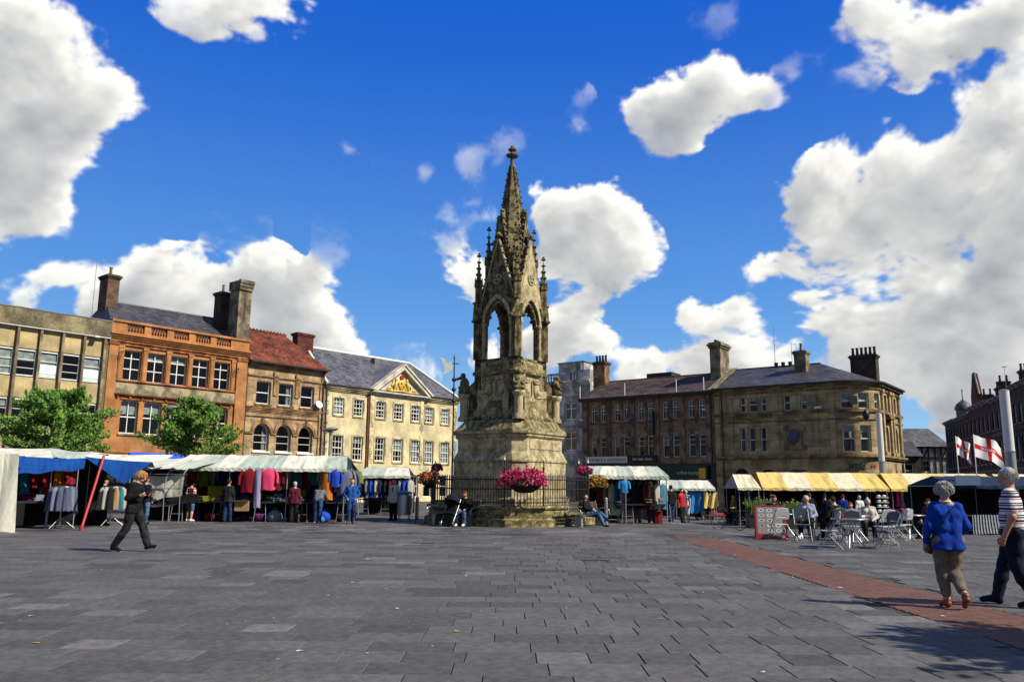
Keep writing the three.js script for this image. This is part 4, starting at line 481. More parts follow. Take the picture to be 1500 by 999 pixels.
{
  const b = thing('memorial', 'tall Gothic stone memorial with pinnacles and a crocketed spire, inside iron railings', 'monument', [MX, -0.014, MZ], MT);
  part(b, 'lower_step', loft([[0, 2.98, 1.1], [0.26, 2.98, 1.1], [0.31, 2.9, 1.08]]), St.moss); part(b, 'kerb_wall', loft([[0.3, 2.84, 1.08], [0.64, 2.84, 1.08]]), St.moss); part(b, 'kerb_coping', loft([[0.64, 2.9, 1.1], [0.7, 2.93, 1.1], [0.77, 2.86, 1.08]]), St.moss);
  part(b, 'base_block', loft([[0.76, 2.0, 0.46], [1.0, 2.0, 0.46], [1.1, 1.86, 0.46], [2.45, 1.86, 0.46]]), St.pale); part(b, 'base_slope', loft([[2.45, 1.9, 0.46], [2.52, 1.9, 0.46], [2.84, 1.76, 0.44]]), St.pale); part(b, 'inscribed_die', loft([[2.84, 1.74, 0.44], [3.4, 1.74, 0.44]]), St.pale);
  part(b, 'base_cornice', loft([[3.4, 1.78, 0.44], [3.47, 1.84, 0.45], [3.52, 1.8, 0.45], [3.57, 1.88, 0.45], [3.66, 1.9, 0.45]]), St.pale); part(b, 'mossy_offset', loft([[3.66, 1.89, 0.45], [3.72, 1.87, 0.45], [4.12, 1.55, 0.4]]), St.moss);
  // carved bands on the die
  for (let k = 0; k < 4; k++) { const g = box(-1.15, 2.95, 1.735, 1.15, 3.3, 1.765); g.rotateY(k * Math.PI / 2); part(b, 'inscription_panel', g, St.pale); }
  // pedestal: sloping courses, panels with shields and drapery in relief
  part(b, 'pedestal_foot', loft([[4.12, 1.42, 0.2], [4.2, 1.42, 0.2], [4.3, 1.36, 0.2]]), St.dark); for (let k = 0; k < 3; k++) part(b, 'sloping_course', loft([[4.3 + k * 0.22, 1.33 - k * 0.09, 0.18], [4.51 + k * 0.22, 1.24 - k * 0.09, 0.18]]), St.moss);
  part(b, 'pedestal_die', loft([[4.96, 1.05, 0.16], [6.0, 1.05, 0.16]]), St.pale);
  for (let k = 0; k < 4; k++) {
    const rel = []; const el = (x, y, a, c, d) => { const g = new THREE.SphereGeometry(1, 10, 8); g.scale(a, c, d); g.translate(x, y, 1.07); return g; };
    for (const x of [-0.36, 0.36]) rel.push(el(x, 5.42, 0.2, 0.32, 0.1), el(x, 5.36, 0.12, 0.2, 0.15), tube([[x - 0.22, 5.85, 1.07], [x - 0.12, 5.72, 1.13], [x + 0.12, 5.74, 1.13], [x + 0.22, 5.85, 1.07]], 0.05, 10), el(x, 5.82, 0.1, 0.1, 0.1));
    rel.push(tube([[-0.62, 5.85, 1.07], [-0.6, 5.5, 1.1], [-0.66, 5.1, 1.07]], 0.04, 10), tube([[0.62, 5.85, 1.07], [0.6, 5.5, 1.1], [0.66, 5.1, 1.07]], 0.04, 10), tube([[0, 5.8, 1.07], [0.03, 5.5, 1.1], [0, 5.15, 1.07]], 0.035, 10));
    const g = merge(rel); g.rotateY(k * Math.PI / 2); part(b, 'carved_relief', g, St.pale); const fr = merge([box(-0.86, 5.0, 1.05, -0.74, 5.98, 1.14), box(0.74, 5.0, 1.05, 0.86, 5.98, 1.14)]); fr.rotateY(k * Math.PI / 2); part(b, 'panel_frame', fr, St.dark);
  }
  part(b, 'pedestal_cornice', loft([[6.0, 1.1, 0.15], [6.06, 1.2, 0.15], [6.16, 1.22, 0.15], [6.2, 1.18, 0.15], [6.62, 0.98, 0.1]]), St.moss);
  part(b, 'arcade_floor', loft([[6.62, 1.0, 0.1], [6.72, 1.0, 0.1]]), St.dark);
  D45.forEach(([cx, cz], k) => {
    const turn = Math.atan2(cx, cz), put = (g, r, y = 0) => { const q = g.clone(); q.rotateY(turn); q.translate(cx * r, y, cz * r); return q; };
    // stepped diagonal buttress, fluted column, carved figure with its canopy
    part(b, 'buttress', [put(box(-0.17, 4.12, -0.5, 0.17, 5.6, 0.3), 1.45), put(polys([[[-0.17, 5.6, 0.3], [0.17, 5.6, 0.3], [0.17, 6.0, -0.1], [-0.17, 6.0, -0.1]], [[-0.17, 5.6, 0.3], [-0.17, 6, -0.1], [-0.17, 5.6, -0.5]], [[0.17, 5.6, 0.3], [0.17, 6, -0.1], [0.17, 5.6, -0.5]]]), 1.45), put(box(-0.15, 5.5, -0.4, 0.15, 6.45, 0.12), 1.4), put(extr([[-0.19, 6.45], [0.19, 6.45], [0, 6.95]], 0.5).translate(0, 0, -0.38), 1.4)], St.dark);
    for (const s of [-1, 1]) { part(b, 'side_buttress', [put(box(s * 0.42 - 0.09, 4.12, -0.55, s * 0.42 + 0.09, 5.1, -0.1), 1.55), put(extr([[-0.11, 0], [0.11, 0], [0, 0.3]], 0.45).translate(s * 0.42, 5.1, -0.55), 1.55)], St.pale); part(b, 'side_buttress', [put(box(s * 0.32 - 0.08, 5.0, -0.55, s * 0.32 + 0.08, 6.2, -0.2), 1.5), put(extr([[-0.1, 0], [0.1, 0], [0, 0.34]], 0.4).translate(s * 0.32, 6.2, -0.58), 1.5)], St.pale); }
    part(b, 'statue_column', [moved(lathe([[0.26, 4.12], [0.26, 4.25], [0.2, 4.32], [0.18, 4.4], [0.175, 5.0], [0.22, 5.06], [0.27, 5.18], [0.28, 5.26], [0, 5.26]], 8), cx * 1.95, 0, cz * 1.95)], St.pale);
    const fig = [lathe([[0, 5.24], [0.23, 5.26], [0.25, 5.4], [0.2, 5.62], [0.19, 5.78], [0.12, 5.9], [0.06, 5.95], [0, 5.95]], 12)]; const hd = new THREE.SphereGeometry(0.115, 10, 8); hd.scale(0.9, 1.15, 1); hd.translate(0, 6.02, 0.07); fig.push(hd); for (const s of [-1, 1]) fig.push(tube([[s * 0.17, 5.8, 0], [s * 0.22, 5.6, 0.1], [s * 0.08, 5.52, 0.22]], 0.06, 8), new THREE.SphereGeometry(0.1, 8, 6).translate(s * 0.12, 5.36, 0.16)); if (k === 1 || k === 3) fig.push(bar([0, 5.95, 0.1], [0, 5.85, 0.42], 0.08, 8, 0.04));
    part(b, 'carved_figure', merge(fig.map((g) => put(g, 1.95))), k === 0 ? St.moss : St.dark);
    // corner pier with shafts, cap, pinnacle
    part(b, 'corner_pier', [put(box(-0.16, 6.72, -0.22, 0.16, 8.6, 0.14), 1.36), put(box(-0.11, 6.72, 0.14, 0.11, 8.3, 0.24), 1.36), put(polys([[[-0.11, 8.3, 0.24], [0.11, 8.3, 0.24], [0.11, 8.6, 0.13], [-0.11, 8.6, 0.13]]]), 1.36)], St.dark);
    part(b, 'pier_gablet', [put(extr([[-0.26, 8.35], [0.26, 8.35], [0.26, 8.5], [0, 9.15], [-0.26, 8.5]], 0.14).translate(0, 0, 0.12), 1.36), put(crocketG(0.1).translate(0, 9.15, 0.2), 1.36), put(crocketG(0.1).translate(-0.28, 8.42, 0.2), 1.36), put(crocketG(0.1).translate(0.28, 8.42, 0.2), 1.36)], St.moss);
    const pin = (nm, r, y0, y1, w, m) => { const h = y1 - y0, ys = y0 + h * 0.52, l = [put(box(-w, y0, -w, w, ys, w), r), put(box(-w * 1.25, ys - 0.08, -w * 1.25, w * 1.25, ys, w * 1.25), r)]; const sp = new THREE.ConeGeometry(w * 1.15, h * 0.46, 4); sp.rotateY(Math.PI / 4); sp.translate(0, ys + h * 0.23, 0); l.push(put(sp, r)); for (let a = 0; a < 4; a++) { l.push(put(extr([[-w * 1.1, 0], [w * 1.1, 0], [0, w * 3]], w * 0.3).translate(0, ys - w * 1.2, w).rotateY(a * Math.PI / 2), r)); for (let q = 0; q < 4; q++) l.push(put(crocketG(0.05).translate((w * 1.05 * (1 - q / 4.6)) * 0.8, ys + h * 0.46 * (q + 0.4) / 4.6, (w * 1.05 * (1 - q / 4.6)) * 0.8).rotateY(a * Math.PI / 2), r)); } l.push(put(crocketG(0.085).translate(0, y1 - 0.1, 0), r), put(crocketG(0.05).translate(0, y1, 0), r)); part(b, nm, l, m); };
    pin('outer_pinnacle', 1.42, 8.6, 11.35, 0.13, St.dark); pin('inner_pinnacle', 1.0, 9.4, 12.55, 0.13, St.dark);
    part(b, 'flying_buttress', [put(tube([[0, 9.6, 0.0], [0, 9.75, -0.2], [0, 10.1, -0.42]], 0.08, 8), 1.42)], St.dark);
  });
  for (let k = 0; k < 4; k++) {   // the four open faces: pointed arch with cusps, shafts, crocketed gable
    const t = k * Math.PI / 2, turned = (g) => { const q = g.clone(); q.rotateY(t); return q; };
    const hw = 0.62, sp = 8.15, ap = 9.2, arch = (w, s, a, n = 10) => { const p = []; for (let i = 0; i <= n; i++) { const q = i / n; p.push([-w + w * (1 - Math.cos(q * Math.PI / 2 * 0.86)) / (1 - Math.cos(Math.PI / 2 * 0.86)), s + (a - s) * Math.sin(q * Math.PI / 2 * 0.86) / Math.sin(Math.PI / 2 * 0.86)]); } return [...p, ...p.slice(0, -1).reverse().map(([x, y]) => [-x, y])]; };
    const hole = [[-hw, 6.7], ...arch(hw, sp, ap), [hw, 6.7]];
    part(b, 'arch_wall', turned(muv(extr([[-0.86, 6.72], [-hw, 6.72], ...arch(hw, sp, ap), [hw, 6.72], [0.86, 6.72], [0.86, 9.3], [-0.86, 9.3]], 0.16).translate(0, 0, 0.8))), St.dark);
    const ringO = arch(hw + 0.16, sp - 0.02, ap + 0.24), ringI = arch(hw + 0.03, sp, ap + 0.05).reverse(); part(b, 'arch_moulding', turned(muv(extr([...ringO, ...ringI], 0.1).translate(0, 0, 0.96))), St.pale); const r2 = arch(hw + 0.02, sp, ap + 0.02), r3 = arch(hw - 0.07, sp, ap - 0.11).reverse(); part(b, 'inner_order', turned(muv(extr([...r2, ...r3], 0.1).translate(0, 0, 0.83))), St.moss);
    const cu = []; const A = arch(hw - 0.05, sp, ap - 0.1); for (const i of [3, 6, 8, 12, 14, 17]) if (A[i]) { const g = new THREE.IcosahedronGeometry(0.075, 1); g.scale(1, 1, 0.8); g.translate(A[i][0] * 0.88, A[i][1] - 0.03, 0.88); cu.push(g); } part(b, 'arch_cusps', turned(merge(cu)), St.dark);
    for (const s of [-1, 1]) { part(b, 'arch_shaft', turned(merge([cyl(0.07, 0.07, 1.25, s * 0.7, 6.85, 0.99, 10), lathe([[0.11, 6.72], [0.11, 6.8], [0.07, 6.88]], 10).translate(s * 0.7, 0, 0.99), lathe([[0.07, 8.05], [0.1, 8.12], [0.12, 8.2], [0.12, 8.24], [0, 8.24]], 10).translate(s * 0.7, 0, 0.99)])), St.pale); part(b, 'arch_shaft', turned(merge([cyl(0.045, 0.045, 1.42, s * 0.66, 6.72, 0.82, 8), cyl(0.045, 0.045, 1.42, s * 0.82, 6.72, 0.985, 8)])), St.dark); }
    part(b, 'gable', turned(muv(extr([[-0.86, 9.0], [-hw - 0.1, 9.0], ...arch(hw + 0.06, 8.6, ap + 0.2).slice(4, -4), [hw + 0.1, 9.0], [0.86, 9.0], [0, 11.75]], 0.2).translate(0, 0, 0.82))), k === 1 ? St.pale : St.dark);
    part(b, 'gable_roundel', turned(merge([new THREE.TorusGeometry(0.2, 0.04, 6, 18).translate(0, 10.1, 1.03), ...[0, 1, 2].map((q) => new THREE.SphereGeometry(0.08, 8, 6).translate(Math.sin(q * 2.09) * 0.09, 10.1 + Math.cos(q * 2.09) * 0.09, 1.02))])), St.pale);
    part(b, 'gable_coping', turned(merge([bar([-0.92, 9.0, 0.95], [0, 11.85, 0.95], 0.07, 6), bar([0.92, 9.0, 0.95], [0, 11.85, 0.95], 0.07, 6)])), St.pale);
    for (const s of [-1, 1]) for (let i = 1; i < 9; i++) { const q = i / 9; part(b, 'crocket', turned(crocketG(0.075).translate(s * lerp(0.99, 0.06, q), lerp(9.05, 11.85, q), 0.95)), i % 3 ? St.dark : St.pale); }
    part(b, 'gable_finial', turned(merge([bar([0, 11.8, 0.95], [0, 12.2, 0.95], 0.04), crocketG(0.13).translate(0, 12.05, 0.95), ...[[-0.13, 11.98], [0.13, 11.98]].map(([x, y]) => crocketG(0.07).translate(x, y, 0.95))])), St.moss);
    // lucarne high on the spire
    part(b, 'lucarne', turned(merge([extr([[-0.26, 10.8], [0.26, 10.8], [0.26, 11.7], [0, 13.3], [-0.26, 11.7]], 0.28, [[[-0.12, 11.0], [0.12, 11.0], [0.12, 11.7], [0, 12.1], [-0.12, 11.7]]]).translate(0, 0, 0.5)])), St.dark); for (const s of [-1, 1]) for (let i = 0; i < 5; i++) part(b, 'crocket', turned(crocketG(0.055).translate(s * lerp(0.3, 0.03, (i + 0.5) / 5), lerp(11.8, 13.35, (i + 0.5) / 5), 0.72)), St.pale);
  }
  part(b, 'vault', loft([[9.25, 0.9, 0.3], [9.45, 0.95, 0.3], [10.0, 0.9, 0.5]]), St.dark); const ring8 = (r) => Array.from({ length: 8 }, (_, i) => [Math.cos((i + 0.5) * Math.PI / 4) * r, -Math.sin((i + 0.5) * Math.PI / 4) * r]);
  part(b, 'spire', loft([[10.0, 1.02], [12.2, 0.70], [15.4, 0.13]], ring8), St.dark); for (let i = 0; i < 8; i++) { const a = (i + 0.5) * Math.PI / 4; for (let q = 0; q < 16; q++) { const y = 10.9 + q * 0.28, r = 1.02 - (y - 10) * 0.162; part(b, 'crocket', crocketG(0.062 - q * 0.0012).rotateY(a + Math.PI / 2).translate(Math.cos(a) * (r + 0.02), y, -Math.sin(a) * (r + 0.02)), q % 4 ? St.dark : St.moss); } part(b, 'spire_rib', bar([Math.cos(a) * 1.02, 10, -Math.sin(a) * 1.02], [Math.cos(a) * 0.13, 15.4, -Math.sin(a) * 0.13], 0.035, 5), St.dark); }
  { const f = [lathe([[0.13, 15.35], [0.16, 15.45], [0.1, 15.5], [0.09, 15.8], [0.16, 15.88], [0.1, 15.95], [0.08, 16.2], [0.12, 16.3], [0.05, 16.42], [0, 16.45]], 10)]; for (let i = 0; i < 8; i++) { const a = i * Math.PI / 4; f.push(crocketG(0.105).translate(Math.cos(a) * 0.18, 15.95, Math.sin(a) * 0.18), crocketG(0.075).translate(Math.cos(a) * 0.12, 16.22, Math.sin(a) * 0.12)); } part(b, 'finial', f, St.dark); }
}
{ // railings round the memorial
  const b = thing('memorial_railings', 'black iron railings with spear heads around the memorial', 'railings', [MX, 0.756, MZ], MT), P = oct(2.76, 1.06), barG = merge([cyl(0.015, 0.015, 1.1, 0, 0, 0, 6), new THREE.ConeGeometry(0.03, 0.11, 6).translate(0, 1.14, 0), new THREE.SphereGeometry(0.018, 6, 4).translate(0, 1.08, 0)]), sh = cyl(0.011, 0.011, 0.5, 0, 0, 0, 6); let n = 0;
  P.forEach((p, i) => { const q = P[(i + 1) % 8], L = Math.hypot(q[0] - p[0], q[1] - p[1]), k = Math.round(L / 0.125), rail = []; for (const y of [0.12, 0.62, 0.98]) rail.push(bar([p[0], y, p[1]], [q[0], y, q[1]], 0.022, 6)); part(b, 'rail', rail, M.iron); for (let j = 1; j < k; j++) { const o = part(b, 'railing_bar', barG, M.iron); o.position.set(lerp(p[0], q[0], j / k), 0, lerp(p[1], q[1], j / k)); n++; }
    part(b, 'standard', [cyl(0.035, 0.035, 1.35, p[0], 0, p[1], 8), new THREE.SphereGeometry(0.055, 8, 6).translate(p[0], 1.4, p[1]), cyl(0.02, 0.02, 0.28, p[0], 1.42, p[1], 6)], M.iron); part(b, 'standard_tip', new THREE.ConeGeometry(0.035, 0.16, 6).translate(p[0], 1.78, p[1]), M.whiteP); });
  // dark mesh sheets tied inside two of the panels
  for (const i of [2, 3]) { const p = P[i], q = P[(i + 1) % 8]; const g = polys([[[p[0] * 0.985, 0.06, p[1] * 0.985], [q[0] * 0.985, 0.06, q[1] * 0.985], [q[0] * 0.985, 1.0, q[1] * 0.985], [p[0] * 0.985, 1.0, p[1] * 0.985]]]); if (i === 3) part(b, 'mesh_sheet', g, mat([0.012, 0.012, 0.013])); }
}
// ---------- flowers ----------
function blossom(r, n, spread, colors, seed, squash = 0.75) {      // petals and leaves scattered over a mound, by colour
  const rr = rng(seed), lists = colors.map(() => []);
  for (let i = 0; i < n; i++) { const a = rr() * 6.283, c = rr() * 1.5 - 0.5, s = Math.sqrt(Math.max(0, 1 - c * c)), lump = 1 + 0.22 * Math.sin(a * 3 + seed) + 0.15 * Math.sin(a * 7 + c * 5), R2 = r * lump * (0.72 + 0.3 * rr()), p = new THREE.Vector3(Math.cos(a) * s * R2 * spread, c * R2 * squash, Math.sin(a) * s * R2 * 0.8); let k = rr(), ci = 0; for (; ci < colors.length - 1; ci++) { if (k < colors[ci][1]) break; k -= colors[ci][1]; } const sz = colors[ci][2] * (0.7 + 0.6 * rr());
    const g = new THREE.CircleGeometry(sz, 5); g.rotateX((rr() - 0.5) * 2.4); g.rotateY(rr() * 6.28); g.rotateZ((rr() - 0.5) * 1.6); g.translate(p.x, p.y, p.z); lists[ci].push(g); }
  return lists;
}
const leafM = (c) => { const m = new THREE.MeshPhysicalMaterial({ roughness: 0.9, transmission: 0.35, thickness: 0, side: THREE.DoubleSide }); m.color.setRGB(...c); return m; };
const leafG = leafM([0.05, 0.11, 0.02]), leafL = leafM([0.1, 0.19, 0.03]), petalMag = leafM([0.62, 0.015, 0.17]), petalRed = leafM([0.5, 0.03, 0.03]), petalYel = leafM([0.6, 0.38, 0.03]), petalOr = leafM([0.55, 0.14, 0.02]), petalPur = leafM([0.2, 0.02, 0.16]);
function basket(x, y, z, r, spread, colors, seed, label, post) {
  const b = thing('flower_basket', label, 'flowers', [x, y, z], 0, null); const L = blossom(r, 900, spread, colors, seed); L.forEach((l, i) => l.length && part(b, colors[i][3], l, colors[i][0])); const bw = lathe([[0, -r * 0.85], [r * 0.35, -r * 0.8], [r * 0.7, -r * 0.45], [r * 0.82, -r * 0.15], [0, -r * 0.1]], 16); bw.scale(spread, 1, 0.8); part(b, 'bowl', bw, mat([0.02, 0.018, 0.015])); if (post) part(b, 'bracket', [bar([0, -r * 0.5, 0], post, 0.02), bar([0, -r * 0.1, 0], [post[0], post[1] + 0.5, post[2]], 0.015)], M.iron); return b;
}
basket(0.52, 1.7, -30.95, 0.56, 1.5, [[petalMag, 0.68, 0.062, 'magenta_petals'], [petalRed, 0.16, 0.05, 'red_petals'], [leafG, 0.16, 0.05, 'leaves']], 5, 'wide basket of magenta petunias on the front of the railings', [0, -0.3, -0.3]);
basket(-3.3, 1.72, -33.7, 0.42, 1.0, [[petalRed, 0.3, 0.045, 'red_petals'], [petalMag, 0.15, 0.045, 'magenta_petals'], [petalYel, 0.22, 0.04, 'yellow_petals'], [leafG, 0.33, 0.05, 'leaves']], 6, 'round basket of mixed red and yellow flowers above the seat with the pushchair', [0.35, -0.3, 0]);
basket(-3.05, 2.2, -34.1, 0.2, 1.0, [[petalMag, 0.6, 0.04, 'magenta_petals'], [leafG, 0.4, 0.04, 'leaves']], 16, 'small basket of pink flowers above the mixed basket by the pushchair', [0.2, -0.6, 0]);
basket(3.58, 1.62, -34.7, 0.42, 0.9, [[petalYel, 0.34, 0.045, 'yellow_petals'], [petalOr, 0.25, 0.045, 'orange_petals'], [petalRed, 0.12, 0.045, 'red_petals'], [leafL, 0.29, 0.05, 'leaves']], 7, 'basket of yellow and orange flowers beside the steel bin', [-0.35, -0.3, 0]);
basket(3.05, 2.1, -34.6, 0.26, 1.2, [[petalMag, 0.45, 0.04, 'magenta_petals'], [petalPur, 0.35, 0.04, 'purple_petals'], [leafG, 0.2, 0.04, 'leaves']], 8, 'small basket of purple flowers above the woman on the seat', [0, -0.7, 0]);
// ---------- seats, bins, lamps ----------
function seat(x, z, turn, label) {
  const b = thing('bench', label, 'bench', [x, gy(x, z), z], turn), W = 1.1; const wood = mat([0.1, 0.085, 0.07], { map: mT.soft, tile: 1, roughness: 0.7 });
  for (let i = 0; i < 5; i++) part(b, 'seat_slat', box(-W, 0.43, -0.2 + i * 0.095, W, 0.46, -0.12 + i * 0.095), wood); for (let i = 0; i < 4; i++) { const g = box(-W, 0.54 + i * 0.1, -0.27 - i * 0.025, W, 0.62 + i * 0.1, -0.24 - i * 0.025); part(b, 'back_slat', g, wood); }
  for (const u of [-W, 0, W]) part(b, 'arm_hoop', tube([[u, 0.46, -0.28], [u, 0.62, -0.2], [u, 0.68, 0.02], [u, 0.62, 0.22], [u, 0.42, 0.28]], 0.022, 16), M.steel);
  for (const u of [-W * 0.75, W * 0.75]) part(b, 'leg', [box(u - 0.07, 0, -0.16, u + 0.07, 0.43, 0.14)], M.galv); for (const u of [-W, 0, W]) part(b, 'back_bracket', bar([u, 0.42, -0.24], [u, 0.95, -0.36], 0.022), M.galv); return b;
}
seat(-2.25, -32.15, MT, 'slatted bench with steel arm hoops on the shaded side of the memorial'); seat(3.05, -32.25, rad(55), 'slatted bench with steel arm hoops on the sunlit side of the memorial');
function bin(x, z, label) { const b = thing('litter_bin', label, 'bin', [x, gy(x, z), z]); part(b, 'drum', lathe([[0.0, 0.28], [0.3, 0.28], [0.31, 0.3], [0.31, 1.08], [0.29, 1.1]], 22), M.steel); part(b, 'hood', lathe([[0.31, 1.12], [0.33, 1.14], [0.3, 1.22], [0.1, 1.27], [0, 1.28]], 22), mat([0.05, 0.08, 0.14], { roughness: 0.4 })); part(b, 'door_lock', box(0.28, 0.75, -0.04, 0.325, 0.85, 0.04), M.galv); for (const [a, c] of [[-0.2, -0.2], [0.2, -0.2], [0.2, 0.2], [-0.2, 0.2]]) part(b, 'leg', bar([a, 0, c], [a, 0.3, c], 0.02), M.galv); }
bin(-4.5, -35.3, 'round steel litter bin near the stall selling coats'); bin(4.45, -36.2, 'round steel litter bin with blue hood beside the yellow flower basket');
{ const b = thing('post_bin', 'narrow black bin standing against the memorial kerb', 'bin', [-0.3, -0.014, -31.35], rad(-35)); part(b, 'body', new RoundedBoxGeometry(0.3, 0.62, 0.26, 2, 0.03).translate(0, 0.37, 0), M.black); part(b, 'lid', new RoundedBoxGeometry(0.34, 0.1, 0.3, 2, 0.03).translate(0, 0.71, 0), M.iron); part(b, 'foot', box(-0.12, 0, -0.1, 0.12, 0.07, 0.1), M.iron); part(b, 'label_plate', box(-0.05, 0.36, 0.13, 0.05, 0.48, 0.136), M.whiteP); }
for (const [x, z, l] of [[-3.7, -33.0, 'short dark post next to the left bin bag'], [3.9, -34.1, 'short galvanised post at the end of the sunlit bench']]) single('bollard', [cyl(0.07, 0.07, 1.0, 0, 0, 0, 12), new THREE.SphereGeometry(0.07, 12, 6).translate(0, 1.0, 0)], x < 0 ? M.iron : M.galv, l, 'bollard', null, [x, -0.014, z]);
function discLamp(x, z, h, label) { const b = thing('street_lamp', label, 'lamp', [x, gy(x, z), z]); part(b, 'column', [cyl(0.09, 0.07, h - 0.2, 0, 0, 0, 12)], M.galv); part(b, 'disc_head', moved(lathe([[0, 0.16], [0.2, 0.15], [0.5, 0.05], [0.52, 0], [0.4, -0.06], [0.1, -0.12], [0, -0.12]], 20).rotateZ(0.12), 0, h - 0.05, 0), M.galv); part(b, 'lens', moved(lathe([[0, -0.18], [0.18, -0.15], [0.22, -0.1], [0, -0.1]], 14), 0, h - 0.08, 0), M.whiteP); }
discLamp(-18.35, -44, 5.5, 'street lamp with flat disc head between the two young trees'); discLamp(-11.45, -52, 4.95, 'street lamp with flat disc head before the arched windows');
for (const [x, z, h, r, l] of [[21.1, -47, 6.2, 0.17, 'tall pale lamp column rising before the rounded bank corner'], [24.2, -40, 6.75, 0.24, 'thick pale lamp column rising behind the dark stall']]) { const b = thing('lamp_column', l, 'lamp column', [x, gy(x, z), z]); part(b, 'shaft', [cyl(r, r, h * 0.56, 0, 0, 0, 16)], M.galv); part(b, 'upper_tube', [cyl(r * 0.97, r * 0.95, h * 0.44, 0, h * 0.56, 0, 16)], mat([0.62, 0.62, 0.6], { roughness: 0.45 })); part(b, 'collar', cyl(r * 1.08, r * 1.08, 0.06, 0, h * 0.56 - 0.03, 0, 16), M.steel); part(b, 'top_cap', cyl(r, r * 0.6, 0.05, 0, h, 0, 16), M.galv); }
{ const b = thing('weather_vane', 'slim dark pole topped by a white bird vane behind the memorial', 'weather vane', [-3.55, -0.014, -50]); part(b, 'pole', [bar([0, 0, 0], [0, 9.3, 0], 0.07, 8, 0.035), ...[6.6, 7.3, 7.9].map((y) => new THREE.SphereGeometry(0.14, 8, 6).translate(0, y, 0)), bar([-0.3, 8.9, 0], [0.3, 8.9, 0], 0.03), new THREE.ConeGeometry(0.08, 0.3, 6).translate(0, 9.4, 0)], M.iron); part(b, 'bird', muv(extr([[-0.15, 8.5], [-0.35, 8.3], [-0.7, 8.2], [-0.55, 8.5], [-0.75, 9.05], [-0.95, 9.3], [-0.6, 9.2], [-0.42, 8.9], [-0.2, 9.05], [-0.1, 8.8]], 0.06)), M.whiteP); }

// ---------- trees ----------
function tree(name, label, x, z, h, cr, y0, seed, n, slim = 1) {
  const b = thing(name, label, 'tree', [x, gy(x, z), z], 0, null), rr = rng(seed), bark = mat([0.09, 0.07, 0.05], { map: mT.streaky, tile: 0.6, bump: 0.01, btile: 0.2 }), limbs = [], tips = [];
  const tr = []; for (let i = 0; i <= 8; i++) tr.push([(rr() - 0.5) * 0.12 * i / 4, h * 0.9 * i / 8, (rr() - 0.5) * 0.12 * i / 4]); part(b, 'trunk', (() => { const g = []; for (let i = 0; i < 8; i++) g.push(bar(tr[i], tr[i + 1], 0.13 * (1 - i / 9), 8, 0.13 * (1 - (i + 1) / 9))); return merge(g); })(), bark);
  for (let i = 0; i < 64; i++) { const t = Math.pow(rr(), 0.9), y = lerp(y0, h * 0.94, t), a = i * 2.4 + rr(), len = cr * (1 - 0.8 * t) * (0.55 + 0.6 * rr()) + 0.12, k = clamp(y / (h * 0.9), 0, 1) * 8, i0 = Math.min(7, Math.floor(k)), o = tr[i0].map((v, q) => lerp(v, tr[i0 + 1][q], k - i0)); const e = [o[0] + Math.cos(a) * len, y + len * (0.15 + 0.45 * rr()), o[2] + Math.sin(a) * len]; limbs.push(bar([o[0], y - 0.1, o[2]], e, 0.03, 5, 0.01)); tips.push([o, e, y, len]); }
  part(b, 'limbs', limbs, bark); const lists = [[], [], []];
  const leaf = new THREE.BufferGeometry(); leaf.setAttribute('position', new THREE.BufferAttribute(new Float32Array([0, 0, 0, 0.5, 0.5, 0.12, 0, 1.15, 0, 0, 0, 0, 0, 1.15, 0, -0.5, 0.5, 0.12]), 3)); leaf.computeVertexNormals();
  for (let i = 0; i < n; i++) { const [o, e, y, len] = tips[Math.floor(rr() * tips.length)], t = 0.2 + 0.85 * Math.pow(rr(), 0.75), s = 0.17 * (0.6 + 0.7 * rr()), j = 0.30 * (1.15 - t * 0.6); const g = leaf.clone(); g.scale(s * 0.75, s, s); g.rotateX(rr() * 2.6 - 0.3); g.rotateY(rr() * 6.28); g.translate(lerp(o[0], e[0], t) + (rr() - 0.5) * j * 2, lerp(y, e[1], t) + (rr() - 0.5) * j * 1.6 - 0.05, lerp(o[2], e[2], t) + (rr() - 0.5) * j * 2); lists[Math.floor(rr() * 3)].push(g); }
  const c = sub(b, 'crown'); [[0.08, 0.2, 0.014], [0.13, 0.29, 0.02], [0.22, 0.38, 0.035]].forEach((cl, i) => part(c, 'foliage', lists[i], leafM(cl))); return b;
}
tree('young_tree', 'leafy young street tree standing before the cream office block', -22.2, -40, 6.1, 3.5, 2.4, 31, 15000); tree('young_tree', 'leafy young street tree standing before the terracotta building', -16.25, -42, 5.9, 2.6, 2.4, 32, 12000);
tree('street_tree', 'leafy tree shading the paving beside the red brick band', 9.6, -6.4, 5.2, 2.0, 2.4, 33, 4500);

